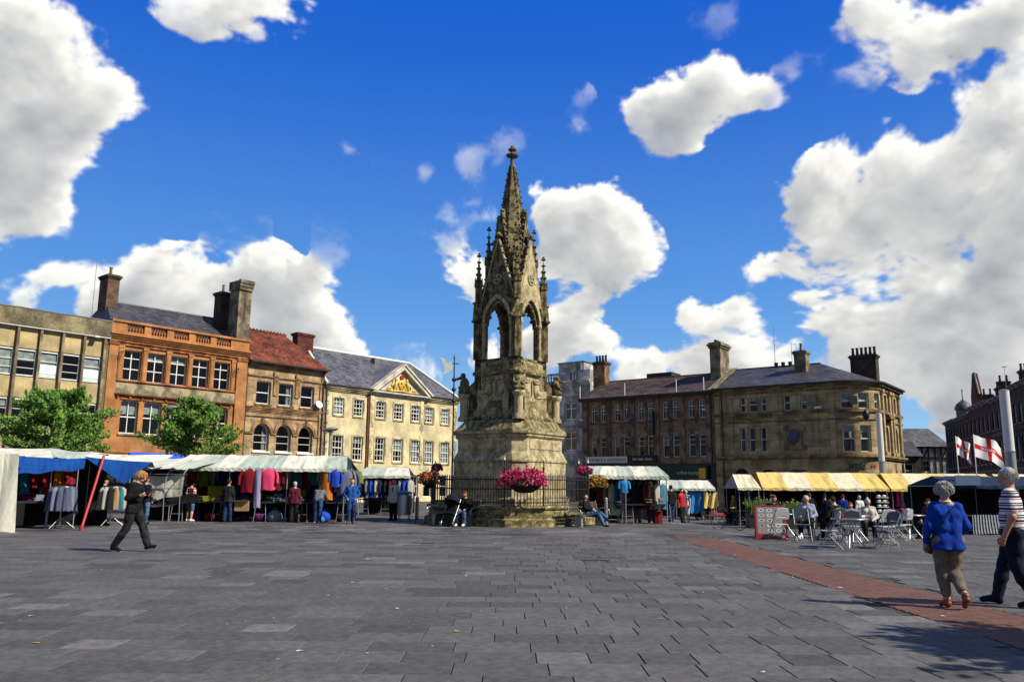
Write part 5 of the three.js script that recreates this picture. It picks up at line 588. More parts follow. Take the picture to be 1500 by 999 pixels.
// ---------- market stalls ----------
const cloth = (c, t = 0.0) => mat(c, { roughness: 0.9, bump: 0.004, btile: 0.5, side: THREE.DoubleSide });
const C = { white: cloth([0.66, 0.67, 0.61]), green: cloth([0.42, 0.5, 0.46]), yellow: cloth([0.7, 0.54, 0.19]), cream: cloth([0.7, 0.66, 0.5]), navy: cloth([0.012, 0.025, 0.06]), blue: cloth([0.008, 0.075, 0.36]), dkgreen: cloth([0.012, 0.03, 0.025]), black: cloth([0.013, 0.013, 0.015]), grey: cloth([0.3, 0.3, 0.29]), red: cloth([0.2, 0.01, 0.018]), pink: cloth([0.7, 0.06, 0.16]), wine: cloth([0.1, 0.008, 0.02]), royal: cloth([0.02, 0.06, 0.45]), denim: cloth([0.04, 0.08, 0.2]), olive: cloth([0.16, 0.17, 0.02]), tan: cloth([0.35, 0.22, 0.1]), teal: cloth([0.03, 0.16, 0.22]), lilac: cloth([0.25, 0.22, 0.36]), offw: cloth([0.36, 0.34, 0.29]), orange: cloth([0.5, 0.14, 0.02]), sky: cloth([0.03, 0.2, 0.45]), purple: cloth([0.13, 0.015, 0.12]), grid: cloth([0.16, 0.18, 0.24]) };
const canvT = texture(512, (u, v) => { const st = Math.max(0, tn(u, v * 0.5, 10, 5, 201)) * 0.2 + Math.max(0, tn(u, v, 36, 3, 203)) * 0.1, k = clamp(0.98 - st, 0, 1); return [k, k * 0.985, k * 0.95]; }); for (const k of ['white', 'green', 'yellow', 'cream', 'blue']) C[k].map = rep(canvT, 2.4);
const CN = new Map(Object.entries({ white: 'white', green: 'pale green', navy: 'navy', black: 'black', grey: 'grey', red: 'dark red', pink: 'pink', wine: 'wine red', royal: 'bright blue', denim: 'denim', olive: 'olive', tan: 'brown', teal: 'teal', lilac: 'lilac', offw: 'off white', orange: 'orange', sky: 'sky blue', purple: 'purple', grid: 'slate grey' }).map(([k, v]) => [C[k], v]));
// a sheet of canvas hung between four corners, sagging, with a little thickness
function sheet(a, b, c, d, sag = 0.06, n = 10, rip = 0.012, seed = 1, th = 0.008) {
  const P = (u, v) => { const q = [0, 1, 2].map((k) => lerp(lerp(a[k], b[k], u), lerp(d[k], c[k], u), v)); q[1] -= sag * 4 * u * (1 - u) * (0.4 + v * 0.6) + rip * Math.sin(u * 19 + seed) * v + rip * Math.sin(u * 7 + v * 5 + seed * 2); q[2] += rip * 1.5 * Math.sin(u * 13 + v * 3 + seed); return q; }, f = [];
  for (const o of [0, -th]) for (let i = 0; i < n; i++) for (let j = 0; j < 4; j++) { const q = [P(i / n, j / 4), P((i + 1) / n, j / 4), P((i + 1) / n, (j + 1) / 4), P(i / n, (j + 1) / 4)].map((p) => [p[0], p[1] + o, p[2]]); f.push(o ? q.reverse() : q); }
  const g = polys(f); return g;
}
// w along x, front edge at +z; roof ridge at z = 0
function stall(name, label, x, z, turn, o) {
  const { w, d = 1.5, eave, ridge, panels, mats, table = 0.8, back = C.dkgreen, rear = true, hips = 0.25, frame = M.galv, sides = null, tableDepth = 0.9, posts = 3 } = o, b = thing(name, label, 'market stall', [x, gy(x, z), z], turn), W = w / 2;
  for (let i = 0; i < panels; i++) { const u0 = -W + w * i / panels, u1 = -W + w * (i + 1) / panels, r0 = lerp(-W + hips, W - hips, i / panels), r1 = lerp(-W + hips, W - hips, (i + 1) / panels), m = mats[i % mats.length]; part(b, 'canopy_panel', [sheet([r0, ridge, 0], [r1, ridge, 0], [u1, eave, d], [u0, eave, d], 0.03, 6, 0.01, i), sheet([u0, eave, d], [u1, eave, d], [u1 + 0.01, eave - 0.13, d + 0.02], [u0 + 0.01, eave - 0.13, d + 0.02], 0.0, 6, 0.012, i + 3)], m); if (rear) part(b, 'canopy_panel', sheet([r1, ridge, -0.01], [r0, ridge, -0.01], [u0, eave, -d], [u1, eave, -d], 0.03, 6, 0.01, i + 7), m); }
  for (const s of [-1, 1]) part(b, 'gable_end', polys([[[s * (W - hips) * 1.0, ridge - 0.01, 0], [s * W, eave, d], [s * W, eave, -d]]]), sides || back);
  for (let i = 0; i < posts; i++) for (const zz of [d - 0.12, -d + 0.1]) { const u = lerp(-W + 0.1, W - 0.1, i / (posts - 1)); part(b, 'post', [bar([u, 0, zz], [u, eave, zz], 0.022, 8)], frame); }
  part(b, 'ridge_pole', [bar([-W + hips, ridge - 0.03, 0], [W - hips, ridge - 0.03, 0], 0.022), bar([-W, eave - 0.02, d - 0.1], [W, eave - 0.02, d - 0.1], 0.02), bar([-W, eave - 0.02, -d + 0.1], [W, eave - 0.02, -d + 0.1], 0.02), bar([-W, eave - 0.03, d - 0.1], [-W, eave - 0.03, -d + 0.1], 0.02), bar([W, eave - 0.03, d - 0.1], [W, eave - 0.03, -d + 0.1], 0.02)], frame);
  if (table) { part(b, 'table_top', box(-W + 0.08, table - 0.05, d - 0.25 - tableDepth, W - 0.08, table, d - 0.25), mat([0.05, 0.045, 0.04])); const n = Math.max(2, Math.round(w / 2)); for (let i = 0; i <= n; i++) { const u = lerp(-W + 0.25, W - 0.25, i / n); part(b, 'trestle', [bar([u - 0.16, 0, d - 0.3], [u - 0.08, table, d - 0.35], 0.016), bar([u + 0.34, 0, d - 0.3], [u + 0.28, table, d - 0.35], 0.016), bar([u - 0.13, 0.3, d - 0.3], [u + 0.33, 0.3, d - 0.3], 0.012), bar([u, 0, d - 1.0], [u, table, d - 0.9], 0.016)], frame); } }
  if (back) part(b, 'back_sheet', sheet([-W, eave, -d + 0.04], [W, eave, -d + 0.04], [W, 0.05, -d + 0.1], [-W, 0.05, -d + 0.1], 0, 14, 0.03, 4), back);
  return b;
}
// clothes on a hanger: shoulders, sleeves or none, folds down to the hem
function garment(kind, w, h, m, seed = 1) {
  const rows = 10, n = 18, pos = [], idx = [];
  for (let j = 0; j <= rows; j++) { const v = j / rows, sh = kind === 'trousers' ? 0.75 : v < 0.12 ? lerp(0.25, 1, v / 0.12) : kind === 'dress' ? lerp(0.8, 1.15, v) : lerp(1, 0.92, v), dp = 0.05 + 0.06 * Math.min(1, v * 4); for (let i = 0; i < n; i++) { const a = i / n * 6.283, fold = 1 + 0.16 * Math.sin(a * 5 + seed * 3 + v * 2) * v; pos.push(Math.cos(a) * w / 2 * sh * fold, -h * v - (v < 0.01 ? 0 : 0.02 * Math.sin(a * 3 + seed)), Math.sin(a) * dp * fold); } }
  for (let j = 0; j < rows; j++) for (let i = 0; i < n; i++) { const a = j * n + i, b = j * n + (i + 1) % n; idx.push(a, b, a + n, b, b + n, a + n); }
  const g = new THREE.BufferGeometry(); g.setAttribute('position', new THREE.BufferAttribute(new Float32Array(pos), 3)); g.setIndex(idx); g.computeVertexNormals(); const l = [g];
  if (kind === 'coat') for (const s of [-1, 1]) l.push(tube([[s * w * 0.42, -h * 0.07, 0], [s * w * 0.58, -h * 0.3, 0.02], [s * w * 0.62, -h * 0.68, 0.04]], 0.058, 10, 8));
  return merge(l);
}
function hang(kind, w, h, m, x, y, z, turn, label, group) { const b = thing('hanging_' + kind, label, kind, [x, y, z], turn, group); part(b, 'fabric', garment(kind, w, h, m, x * 7 + z), m); part(b, 'hanger', [bar([-w * 0.4, -0.03, 0], [0, 0.05, 0], 0.008), bar([w * 0.4, -0.03, 0], [0, 0.05, 0], 0.008), tube([[0, 0.05, 0], [0, 0.1, 0], [0.03, 0.13, 0], [0.05, 0.1, 0]], 0.006, 8)], M.steel); return b; }
function lumpBag(x, y, z, r, m, label, group) { const g = new THREE.SphereGeometry(r, 12, 9), p = g.attributes.position; for (let i = 0; i < p.count; i++) { const v = new THREE.Vector3().fromBufferAttribute(p, i), k = 1 + 0.3 * fbm(v.x * 4 / r * 0.3 + x, v.y * 3 / r * 0.3, v.z * 4 / r * 0.3 + z, 3); v.multiplyScalar(k); v.y = Math.max(v.y * 0.85, -r * 0.62); p.setXYZ(i, v.x, v.y, v.z); } g.computeVertexNormals(); const b = thing('bag', label, 'bag', [x, y + r * 0.6, z], x * 3, group); part(b, 'sack', g, m); part(b, 'handles', tube([[-r * 0.4, r * 0.6, 0], [-r * 0.2, r * 1.1, 0], [r * 0.2, r * 1.1, 0], [r * 0.4, r * 0.6, 0]], 0.012, 10), m); }
function crate(x, y, z, w, h, d, m, turn, label, group, name = 'cardboard_box') { const b = thing(name, label, 'box', [x, y, z], turn, group); part(b, 'sides', [box(-w / 2, 0, -d / 2, -w / 2 + 0.012, h, d / 2), box(w / 2 - 0.012, 0, -d / 2, w / 2, h, d / 2), box(-w / 2 + 0.012, 0, -d / 2, w / 2 - 0.012, h, -d / 2 + 0.012), box(-w / 2 + 0.012, 0, d / 2 - 0.012, w / 2 - 0.012, h, d / 2), box(-w / 2 + 0.012, 0, -d / 2 + 0.012, w / 2 - 0.012, 0.012, d / 2 - 0.012)], m); part(b, 'flap', [box(-w / 2, h, d / 2, w / 2, h + 0.01, d / 2 + h * 0.3)], m); }
const TS = (turn, x, z, u, v) => [x + u * Math.cos(turn) + v * Math.sin(turn), z - u * Math.sin(turn) + v * Math.cos(turn)];   // a point of a stall, u along it, v towards its front

// the long striped stall on the left
{
  const X = -10.3, Z = -35.2, T = rad(3); stall('market_stall', 'long market stall with a white and pale green canopy, clothes hung along its front', X, Z, T, { w: 7.1, d: 1.75, eave: 2.14, ridge: 2.72, panels: 8, mats: [C.white, C.green, C.white, C.green, C.green, C.white, C.white, C.green], posts: 4 });
  const at = (u, v, y) => { const [x, z] = TS(T, X, Z, u, v); return [x, y, z]; };
  hang('coat', 0.62, 0.95, C.red, ...at(-0.35, 1.72, 2.1), T, 'dark red coat hanging at the front of the long striped stall'); hang('coat', 0.6, 0.85, C.pink, ...at(0.42, 1.74, 2.1), T, 'bright pink fleece hanging at the front of the long striped stall'); hang('trousers', 0.34, 1.5, C.lilac, ...at(0.02, 1.76, 2.05), T, 'long grey trousers hanging between the red coat and the pink fleece'); hang('coat', 0.5, 0.8, C.wine, ...at(0.68, 1.6, 2.05), T, 'wine red jacket hanging behind the pink fleece');
  hang('coat', 0.42, 0.7, C.royal, ...at(3.1, 1.7, 2.1), T, 'bright blue football jacket hanging at the corner of the long striped stall'); hang('coat', 0.62, 0.95, C.grid, ...at(3.5, 1.55, 2.08), T, 'grey hooded top hanging at the corner of the long striped stall'); hang('dress', 0.4, 1.25, C.orange, ...at(2.75, 1.66, 2.12), T, 'orange and black scarf hanging near the corner of the long striped stall'); hang('coat', 0.6, 0.9, C.denim, ...at(3.62, 1.2, 2.0), T, 'dark denim jacket hanging inside the corner of the long striped stall'); hang('dress', 0.5, 0.5, C.olive, ...at(3.85, 1.0, 2.05), T, 'yellow green cap bundle hanging past the stall corner');
  const ms = [C.black, C.navy, C.grid, C.wine, C.black, C.teal, C.purple, C.offw, C.black]; for (let i = 0; i < 15; i++) hang('coat', 0.42, 0.75 + (i % 3) * 0.12, ms[(i * 5) % 9], ...at(-3.1 + i * 0.42, -0.9, 1.95), T + 1.2, CN.get(ms[(i * 5) % 9]) + ' garment on the rail at the back of the long striped stall', 'clothes on the back rail of the long stall');
  const bm = [C.tan, C.olive, C.purple, C.grid, C.black, C.offw, C.wine, C.navy]; const lb = ['brown', 'olive', 'purple', 'grey', 'black', 'off white', 'wine red', 'navy']; for (let i = 0; i < 16; i++) { const [x, , z] = at(-3.2 + i * 0.43, 0.95 - (i % 3) * 0.22, 0); crate(x, 0.79, z, 0.36, 0.22 + (i % 4) * 0.09, 0.3, bm[(i * 3) % 8], T + (i % 5) * 0.1, lb[(i * 3) % 8] + ' box of goods standing on the long striped stall', 'boxes on the long stall'); }
  crate(...at(-1.75, 1.2, 0.79), 0.7, 0.6, 0.1, C.olive, T, 'tall olive patterned panel standing on the long striped stall'); crate(...at(-1.1, 1.25, 0.8), 0.3, 0.5, 0.15, C.sky, T, 'bright blue box standing on the long striped stall'); crate(...at(-0.55, 1.75, 0.42), 0.55, 0.4, 0.2, C.tan, T, 'open cardboard box slung below the red coat');
  for (let i = 0; i < 10; i++) { const k = [C.purple, C.wine, C.black, C.navy, C.purple, C.grid, C.black, C.wine, C.royal, C.black][i], n = ['purple', 'wine red', 'black', 'navy', 'purple', 'grey', 'black', 'wine red', 'blue', 'black'][i]; const p = at(-2.6 + i * 0.65, 0.9 + (i % 3) * 0.2, 0); lumpBag(p[0], -0.014, p[2], 0.22 + (i % 3) * 0.05, k, n + ' bag on the ground under the long striped stall', 'bags under the long stall'); }
  lumpBag(...at(2.6, 1.8, -0.014), 0.17, C.sky, 'bright blue carrier bag at the feet of the bending shopper'); crate(...at(1.55, 1.4, 0), 0.2, 0.45, 0.15, cloth([0.4, 0.55, 0.15]), T, 'lime green carrier standing under the long striped stall');
}
{ // more stock: heaps of folded clothes, hats and toys on the tables
  const r = rng(303), cl = ['wine', 'navy', 'black', 'tan', 'purple', 'grid', 'olive', 'teal', 'offw', 'denim', 'red', 'orange']; const heap = (X, Z, T, u0, u1, v, y, n, where, grp) => { for (let i = 0; i < n; i++) { const k = cl[Math.floor(r() * cl.length)], [x, z] = TS(T, X, Z, lerp(u0, u1, (i + r() * 0.8) / n), v + (r() - 0.5) * 0.5), b = thing('folded_clothes', (CN.get(C[k]) || k) + ' pile of folded clothes ' + where, 'clothes', [x, y, z], r() * 6, grp), h = 2 + Math.floor(r() * 4); for (let q = 0; q < h; q++) part(b, 'folded_item', new RoundedBoxGeometry(0.3 + r() * 0.06, 0.05, 0.24 + r() * 0.05, 1, 0.02).rotateY((r() - 0.5) * 0.5).translate((r() - 0.5) * 0.03, 0.026 + q * 0.051, 0), C[q % 2 ? cl[Math.floor(r() * cl.length)] : k]); } };
  heap(-10.3, -35.2, rad(3), -3.3, 3.3, 1.25, 0.786, 20, 'on the front of the long striped stall', 'folded clothes on the long stall'); heap(-16.6, -28.6, rad(16), -2.5, 0.7, 0.4, 0.87, 9, 'on the table under the blue tarpaulin', 'folded clothes under the tarpaulin'); heap(4.9, -36.3, rad(-4), -1.6, 1.6, 1.1, 0.786, 8, 'on the stall beyond the sunlit bench', 'folded clothes beyond the bench'); heap(16.3, -44.4, rad(-1.5), -3, 3, 0.9, 0.34, 12, 'on the yellow striped stall beside the planters', 'folded clothes on the yellow stall'); heap(22.6, -44.4, rad(-1.5), -2.7, 2.7, 0.9, 0.34, 12, 'on the yellow stall before the bank corner', 'folded clothes on the bank corner stall');
  for (let i = 0; i < 18; i++) { const k = cl[Math.floor(r() * cl.length)], [x, z] = TS(rad(3), -10.3, -35.2, -3.3 + i * 0.38, 0.2 + r() * 0.3); hang('coat', 0.4, 0.55 + r() * 0.5, C[k], x, 2.08, z, rad(3) + (r() - 0.5), (CN.get(C[k]) || k) + ' garment hung in the middle of the long striped stall', 'clothes hung inside the long stall'); }
  for (let i = 0; i < 12; i++) { const k = cl[Math.floor(r() * cl.length)], [x, z] = TS(rad(16), -16.6, -28.6, -2.4 + i * 0.34, 0.2 + r() * 0.1); hang('coat', 0.38, 0.5 + r() * 0.5, C[k], x, 1.93, z, rad(16) + 1.1, (CN.get(C[k]) || k) + ' garment on the front rail under the blue tarpaulin', 'clothes on the front rail under the tarpaulin'); }
}
// low cream awning with tubular arches between the stalls
{
  const X = -14.7, Z = -33.9, T = rad(-12), b = thing('awning_stall', 'white sheeted stall on arched tubular frames beside the long striped stall', 'market stall', [X, -0.014, Z], T);
  part(b, 'canopy_panel', sheet([-1.6, 2.55, -1.2], [1.3, 2.6, -1.2], [1.5, 2.1, 0.9], [-1.7, 2.25, 0.9], 0.1, 10, 0.02, 2), C.white); part(b, 'canopy_panel', sheet([1.3, 2.6, -1.2], [2.6, 2.55, -1.4], [2.4, 2.1, 0.6], [1.5, 2.1, 0.9], 0.05, 8, 0.02, 3), C.green); part(b, 'side_sheet', sheet([-0.2, 1.8, 0.85], [1.9, 1.85, 0.6], [1.9, 0.75, 0.65], [-0.2, 0.62, 0.95], 0.1, 10, 0.02, 5), C.white); part(b, 'side_sheet', sheet([1.2, 0.95, 0.75], [2.6, 1.1, 0.6], [2.6, 0.75, 0.65], [0.4, 0.66, 0.95], 0, 8, 0.02, 6), C.black);
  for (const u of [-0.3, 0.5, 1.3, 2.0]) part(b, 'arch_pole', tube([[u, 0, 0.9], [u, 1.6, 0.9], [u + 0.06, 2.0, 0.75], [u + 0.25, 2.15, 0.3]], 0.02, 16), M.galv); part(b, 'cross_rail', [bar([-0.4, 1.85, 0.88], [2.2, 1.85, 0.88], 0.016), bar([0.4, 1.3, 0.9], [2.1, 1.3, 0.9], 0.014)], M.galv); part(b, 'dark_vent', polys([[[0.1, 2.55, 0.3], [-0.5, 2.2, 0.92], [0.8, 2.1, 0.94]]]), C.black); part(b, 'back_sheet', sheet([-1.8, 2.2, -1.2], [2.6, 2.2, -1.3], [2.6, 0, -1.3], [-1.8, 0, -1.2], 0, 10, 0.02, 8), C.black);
}
// the blue tarpaulin stall on the far left
{
  const X = -16.6, Z = -28.6, T = rad(16), b = thing('tarpaulin_stall', 'stall under a white canopy with a blue tarpaulin slung from its front', 'market stall', [X, -0.014, Z], T);
  part(b, 'canopy_panel', sheet([-4.6, 2.75, -1.6], [0.2, 2.72, -1.4], [0.9, 2.34, 1.0], [-3.0, 2.42, 1.4], 0.06, 12, 0.02, 1), C.white); part(b, 'canopy_panel', sheet([0.2, 2.72, -1.4], [1.6, 2.6, -1.4], [1.7, 2.32, 1.0], [0.9, 2.34, 1.0], 0.04, 8, 0.02, 2), C.green); part(b, 'canopy_panel', sheet([1.6, 2.6, -1.4], [4.2, 2.62, -3.4], [4.0, 2.3, -1.4], [1.7, 2.32, 1.0], 0.1, 8, 0.02, 9), C.white); part(b, 'tarpaulin', sheet([-1.0, 2.36, 1.15], [1.9, 2.36, 1.0], [1.95, 2.0, 1.25], [-0.9, 1.85, 1.45], 0.14, 16, 0.035, 4), C.blue); part(b, 'tarpaulin', sheet([-2.0, 2.33, 1.2], [0.1, 2.37, 1.12], [0.1, 1.95, 1.35], [-1.6, 1.98, 1.4], 0.1, 14, 0.03, 6), C.blue);
  part(b, 'tarpaulin_wing', (() => { const f = [], A = [1.85, 2.38, 1.05], B = [4.05, 2.22, 1.3], D = [3.25, 1.46, 1.5], n = 8, P = (i, j) => { const u = i / n, v = j / n; const q = [0, 1, 2].map((k) => A[k] + (B[k] - A[k]) * u + (D[k] - A[k]) * v); q[2] += 0.04 * Math.sin(u * 9 + v * 6); q[1] -= 0.12 * u * (1 - u - v) ; return q; }; for (let i = 0; i < n; i++) for (let j = 0; j < n - i; j++) { f.push([P(i, j), P(i + 1, j), P(i, j + 1)]); if (j < n - i - 1) f.push([P(i + 1, j), P(i + 1, j + 1), P(i, j + 1)]); } return polys(f); })(), C.blue);
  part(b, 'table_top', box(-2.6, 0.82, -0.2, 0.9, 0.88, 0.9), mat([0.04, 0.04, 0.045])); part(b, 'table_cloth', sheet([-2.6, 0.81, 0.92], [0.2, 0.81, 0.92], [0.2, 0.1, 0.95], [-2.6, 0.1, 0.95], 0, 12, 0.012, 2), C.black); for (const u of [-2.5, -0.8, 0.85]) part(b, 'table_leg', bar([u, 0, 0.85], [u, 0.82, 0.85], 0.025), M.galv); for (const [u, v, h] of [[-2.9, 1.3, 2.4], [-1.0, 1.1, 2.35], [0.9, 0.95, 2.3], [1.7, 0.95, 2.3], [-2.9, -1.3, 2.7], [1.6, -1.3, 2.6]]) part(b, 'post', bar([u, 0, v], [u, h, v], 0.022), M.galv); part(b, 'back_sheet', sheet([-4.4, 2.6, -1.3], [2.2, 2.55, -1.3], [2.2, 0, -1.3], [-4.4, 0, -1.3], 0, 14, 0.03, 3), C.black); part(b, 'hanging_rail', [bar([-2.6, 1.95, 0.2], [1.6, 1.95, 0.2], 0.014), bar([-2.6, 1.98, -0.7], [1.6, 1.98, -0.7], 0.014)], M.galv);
  part(b, 'red_prop', [bar([2.3, 0.1, 2.6], [2.5, 2.4, 1.2], 0.045, 8), cyl(0.07, 0.06, 0.12, 2.3, 0.02, 2.62, 8)], mat([0.36, 0.02, 0.02], { roughness: 0.5 }));
  const at = (u, v, y) => { const [x, z] = TS(T, X, Z, u, v); return [x, y, z]; }; const s = single('ground_sheet_screen', sheet([-1.6, 2.42, 0.1], [0.1, 2.36, 0], [0.25, 0.02, 0.15], [-1.7, 0.02, 0.25], 0.02, 12, 0.03, 7), C.white, 'white sheet hanging to the ground at the end of the tarpaulin stall', 'sheet', null, [-15.1, 0, -25.2], rad(10));
  const dotT = texture(128, (u, v) => { const k = hash3(Math.floor(u * 40), Math.floor(v * 40), 5) > 0.45 ? [0.85, 0.75, 0.75] : [0.06, 0.05, 0.06]; return k; }); const dots = mat([0.9, 0.9, 0.9], { map: dotT, tile: 0.8, side: THREE.DoubleSide });
  hang('dress', 0.6, 1.1, dots, ...at(-1.9, 0.75, 1.85), T, 'black dress dotted with pale flowers hanging over the table of the tarpaulin stall'); hang('dress', 0.5, 0.6, dots, ...at(-1.6, 0.98, 0.75), T, 'dotted cloth hanging below the table of the tarpaulin stall');
  const km = [C.wine, C.black, C.grid, C.navy, C.black, C.purple, C.grid, C.black]; for (let i = 0; i < 9; i++) hang('coat', 0.45, 0.9, km[i % 8], ...at(-2.4 + i * 0.45, -0.7, 1.95), T + 1.1, CN.get(km[i % 8]) + ' garment on the back rail of the tarpaulin stall', 'clothes on the rail of the tarpaulin stall');
  for (const [u, v, l] of [[-2.3, 0.95, 'small price card at the end of the table under the blue tarpaulin'], [0.6, 0.85, 'small price card near the orange stool under the blue tarpaulin']]) { const p = at(u, v, 0.88); single('price_card', [box(-0.12, 0, -0.01, 0.12, 0.2, 0)], cloth([0.25, 0.3, 0.36]), l, 'card', null, p, T); }
  { const p = at(-0.75, 1.25, 0), c = thing('wooden_stool', 'orange wooden folding stool under the table of the tarpaulin stall', 'stool', [p[0], -0.0, p[2]], T), om = mat([0.5, 0.22, 0.03]); for (const sx of [-1, 1]) { part(c, 'leg', bar([sx * 0.26, 0, 0.15], [sx * 0.18, 0.75, -0.1], 0.025, 4), om); part(c, 'leg', bar([sx * 0.24, 0, -0.2], [sx * 0.2, 0.55, 0.1], 0.025, 4), om); } for (let i = 0; i < 5; i++) part(c, 'slat', box(-0.2, 0.45 + i * 0.06, -0.05 - i * 0.02, 0.2, 0.49 + i * 0.06, -0.02 - i * 0.02), om); part(c, 'seat', box(-0.22, 0.4, -0.2, 0.22, 0.44, 0.12), om); lumpBag(p[0], 0.42, p[2], 0.13, C.sky, 'small blue bag lying on the orange stool'); }
  // circular clothes racks beside the red prop
  const rack = (u, v, ml, label) => { const p = at(u, v, 0), c = thing('clothes_rack', label, 'clothes rack', [p[0], -0.0, p[2]], 0.3); part(c, 'stand', [bar([0, 0.1, 0], [0, 1.35, 0], 0.02), ...[0, 1, 2].map((k) => bar([0, 0.35, 0], [Math.cos(k * 2.1) * 0.45, 0, Math.sin(k * 2.1) * 0.45], 0.015)), new THREE.TorusGeometry(0.32, 0.014, 6, 24).rotateX(Math.PI / 2).translate(0, 1.35, 0)], M.steel); for (let i = 0; i < 12; i++) { const a = i / 12 * 6.283, g = garment('dress', 0.3, 0.78, null, i); g.rotateY(-a + Math.PI / 2 + 1.3); g.translate(Math.cos(a) * 0.32, 1.34, Math.sin(a) * 0.32); part(c, 'shirt', g, ml[i % ml.length]); } };
  const denT = texture(64, (u, v) => { const k = 0.35 + 0.35 * ((u * 16) % 1 > 0.5 ? 1 : 0); return [k * 0.8, k * 0.85, k]; }), strp = mat([0.5, 0.52, 0.6], { map: denT, tile: 0.5 }); rack(1.35, 1.2, [strp, C.grid, strp], 'round rack of blue striped shirts beside the red prop'); rack(2.6, -0.4, [C.offw, C.teal, C.tan, C.black, C.offw], 'round rack of cream and teal clothes behind the red prop');
}
// small white stall by the Georgian hall, and the stalls to the right of the memorial
{
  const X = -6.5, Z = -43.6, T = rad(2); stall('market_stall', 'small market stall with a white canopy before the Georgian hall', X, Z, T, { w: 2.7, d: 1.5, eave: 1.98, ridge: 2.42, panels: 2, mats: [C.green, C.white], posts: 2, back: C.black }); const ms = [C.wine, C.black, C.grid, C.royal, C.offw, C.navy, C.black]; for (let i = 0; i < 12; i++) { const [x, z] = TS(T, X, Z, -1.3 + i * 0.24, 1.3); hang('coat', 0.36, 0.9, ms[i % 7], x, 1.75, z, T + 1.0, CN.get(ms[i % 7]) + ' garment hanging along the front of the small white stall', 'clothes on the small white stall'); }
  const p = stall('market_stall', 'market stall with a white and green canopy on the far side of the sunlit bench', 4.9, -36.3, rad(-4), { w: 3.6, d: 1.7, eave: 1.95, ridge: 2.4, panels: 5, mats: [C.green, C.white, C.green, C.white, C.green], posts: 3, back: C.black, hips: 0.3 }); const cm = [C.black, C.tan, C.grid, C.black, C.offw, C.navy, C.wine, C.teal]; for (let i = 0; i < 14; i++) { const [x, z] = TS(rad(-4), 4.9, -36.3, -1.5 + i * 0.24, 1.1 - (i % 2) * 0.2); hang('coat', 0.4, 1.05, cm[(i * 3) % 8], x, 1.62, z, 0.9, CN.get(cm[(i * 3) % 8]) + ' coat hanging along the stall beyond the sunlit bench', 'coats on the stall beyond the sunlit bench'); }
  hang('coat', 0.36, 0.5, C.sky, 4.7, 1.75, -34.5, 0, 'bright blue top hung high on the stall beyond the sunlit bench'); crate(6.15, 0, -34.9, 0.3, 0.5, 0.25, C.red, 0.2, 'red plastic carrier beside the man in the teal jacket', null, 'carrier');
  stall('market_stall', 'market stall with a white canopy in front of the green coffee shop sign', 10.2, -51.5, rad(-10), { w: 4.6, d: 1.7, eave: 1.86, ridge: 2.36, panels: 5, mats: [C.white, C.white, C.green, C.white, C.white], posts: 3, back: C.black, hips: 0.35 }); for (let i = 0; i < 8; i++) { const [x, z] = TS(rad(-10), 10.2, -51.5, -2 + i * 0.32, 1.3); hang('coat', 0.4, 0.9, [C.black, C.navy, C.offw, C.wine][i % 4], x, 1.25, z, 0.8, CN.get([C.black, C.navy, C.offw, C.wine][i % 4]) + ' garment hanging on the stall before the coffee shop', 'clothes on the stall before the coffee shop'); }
  { const [x, z] = TS(rad(-10), 10.2, -51.5, 1.1, 1.6); single('hanging_cloth', sheet([-0.45, 0, 0], [0.45, 0, 0], [0.5, -1.2, 0.1], [-0.5, -1.2, 0.1], 0.05, 10, 0.04, 3), C.sky, 'pale blue cloth hanging from the stall before the coffee shop', 'cloth', null, [x, 1.25, z], -0.1); const [x2, z2] = TS(rad(-10), 10.2, -51.5, 2.0, 1.65); single('hanging_cloth', sheet([-0.4, 0, 0], [0.4, 0, 0], [0.45, -0.75, 0.1], [-0.4, -0.9, 0.1], 0.1, 10, 0.04, 5), C.yellow, 'yellow cloth hanging from the stall before the coffee shop', 'cloth', null, [x2, 1.2, z2], -0.1); }
}
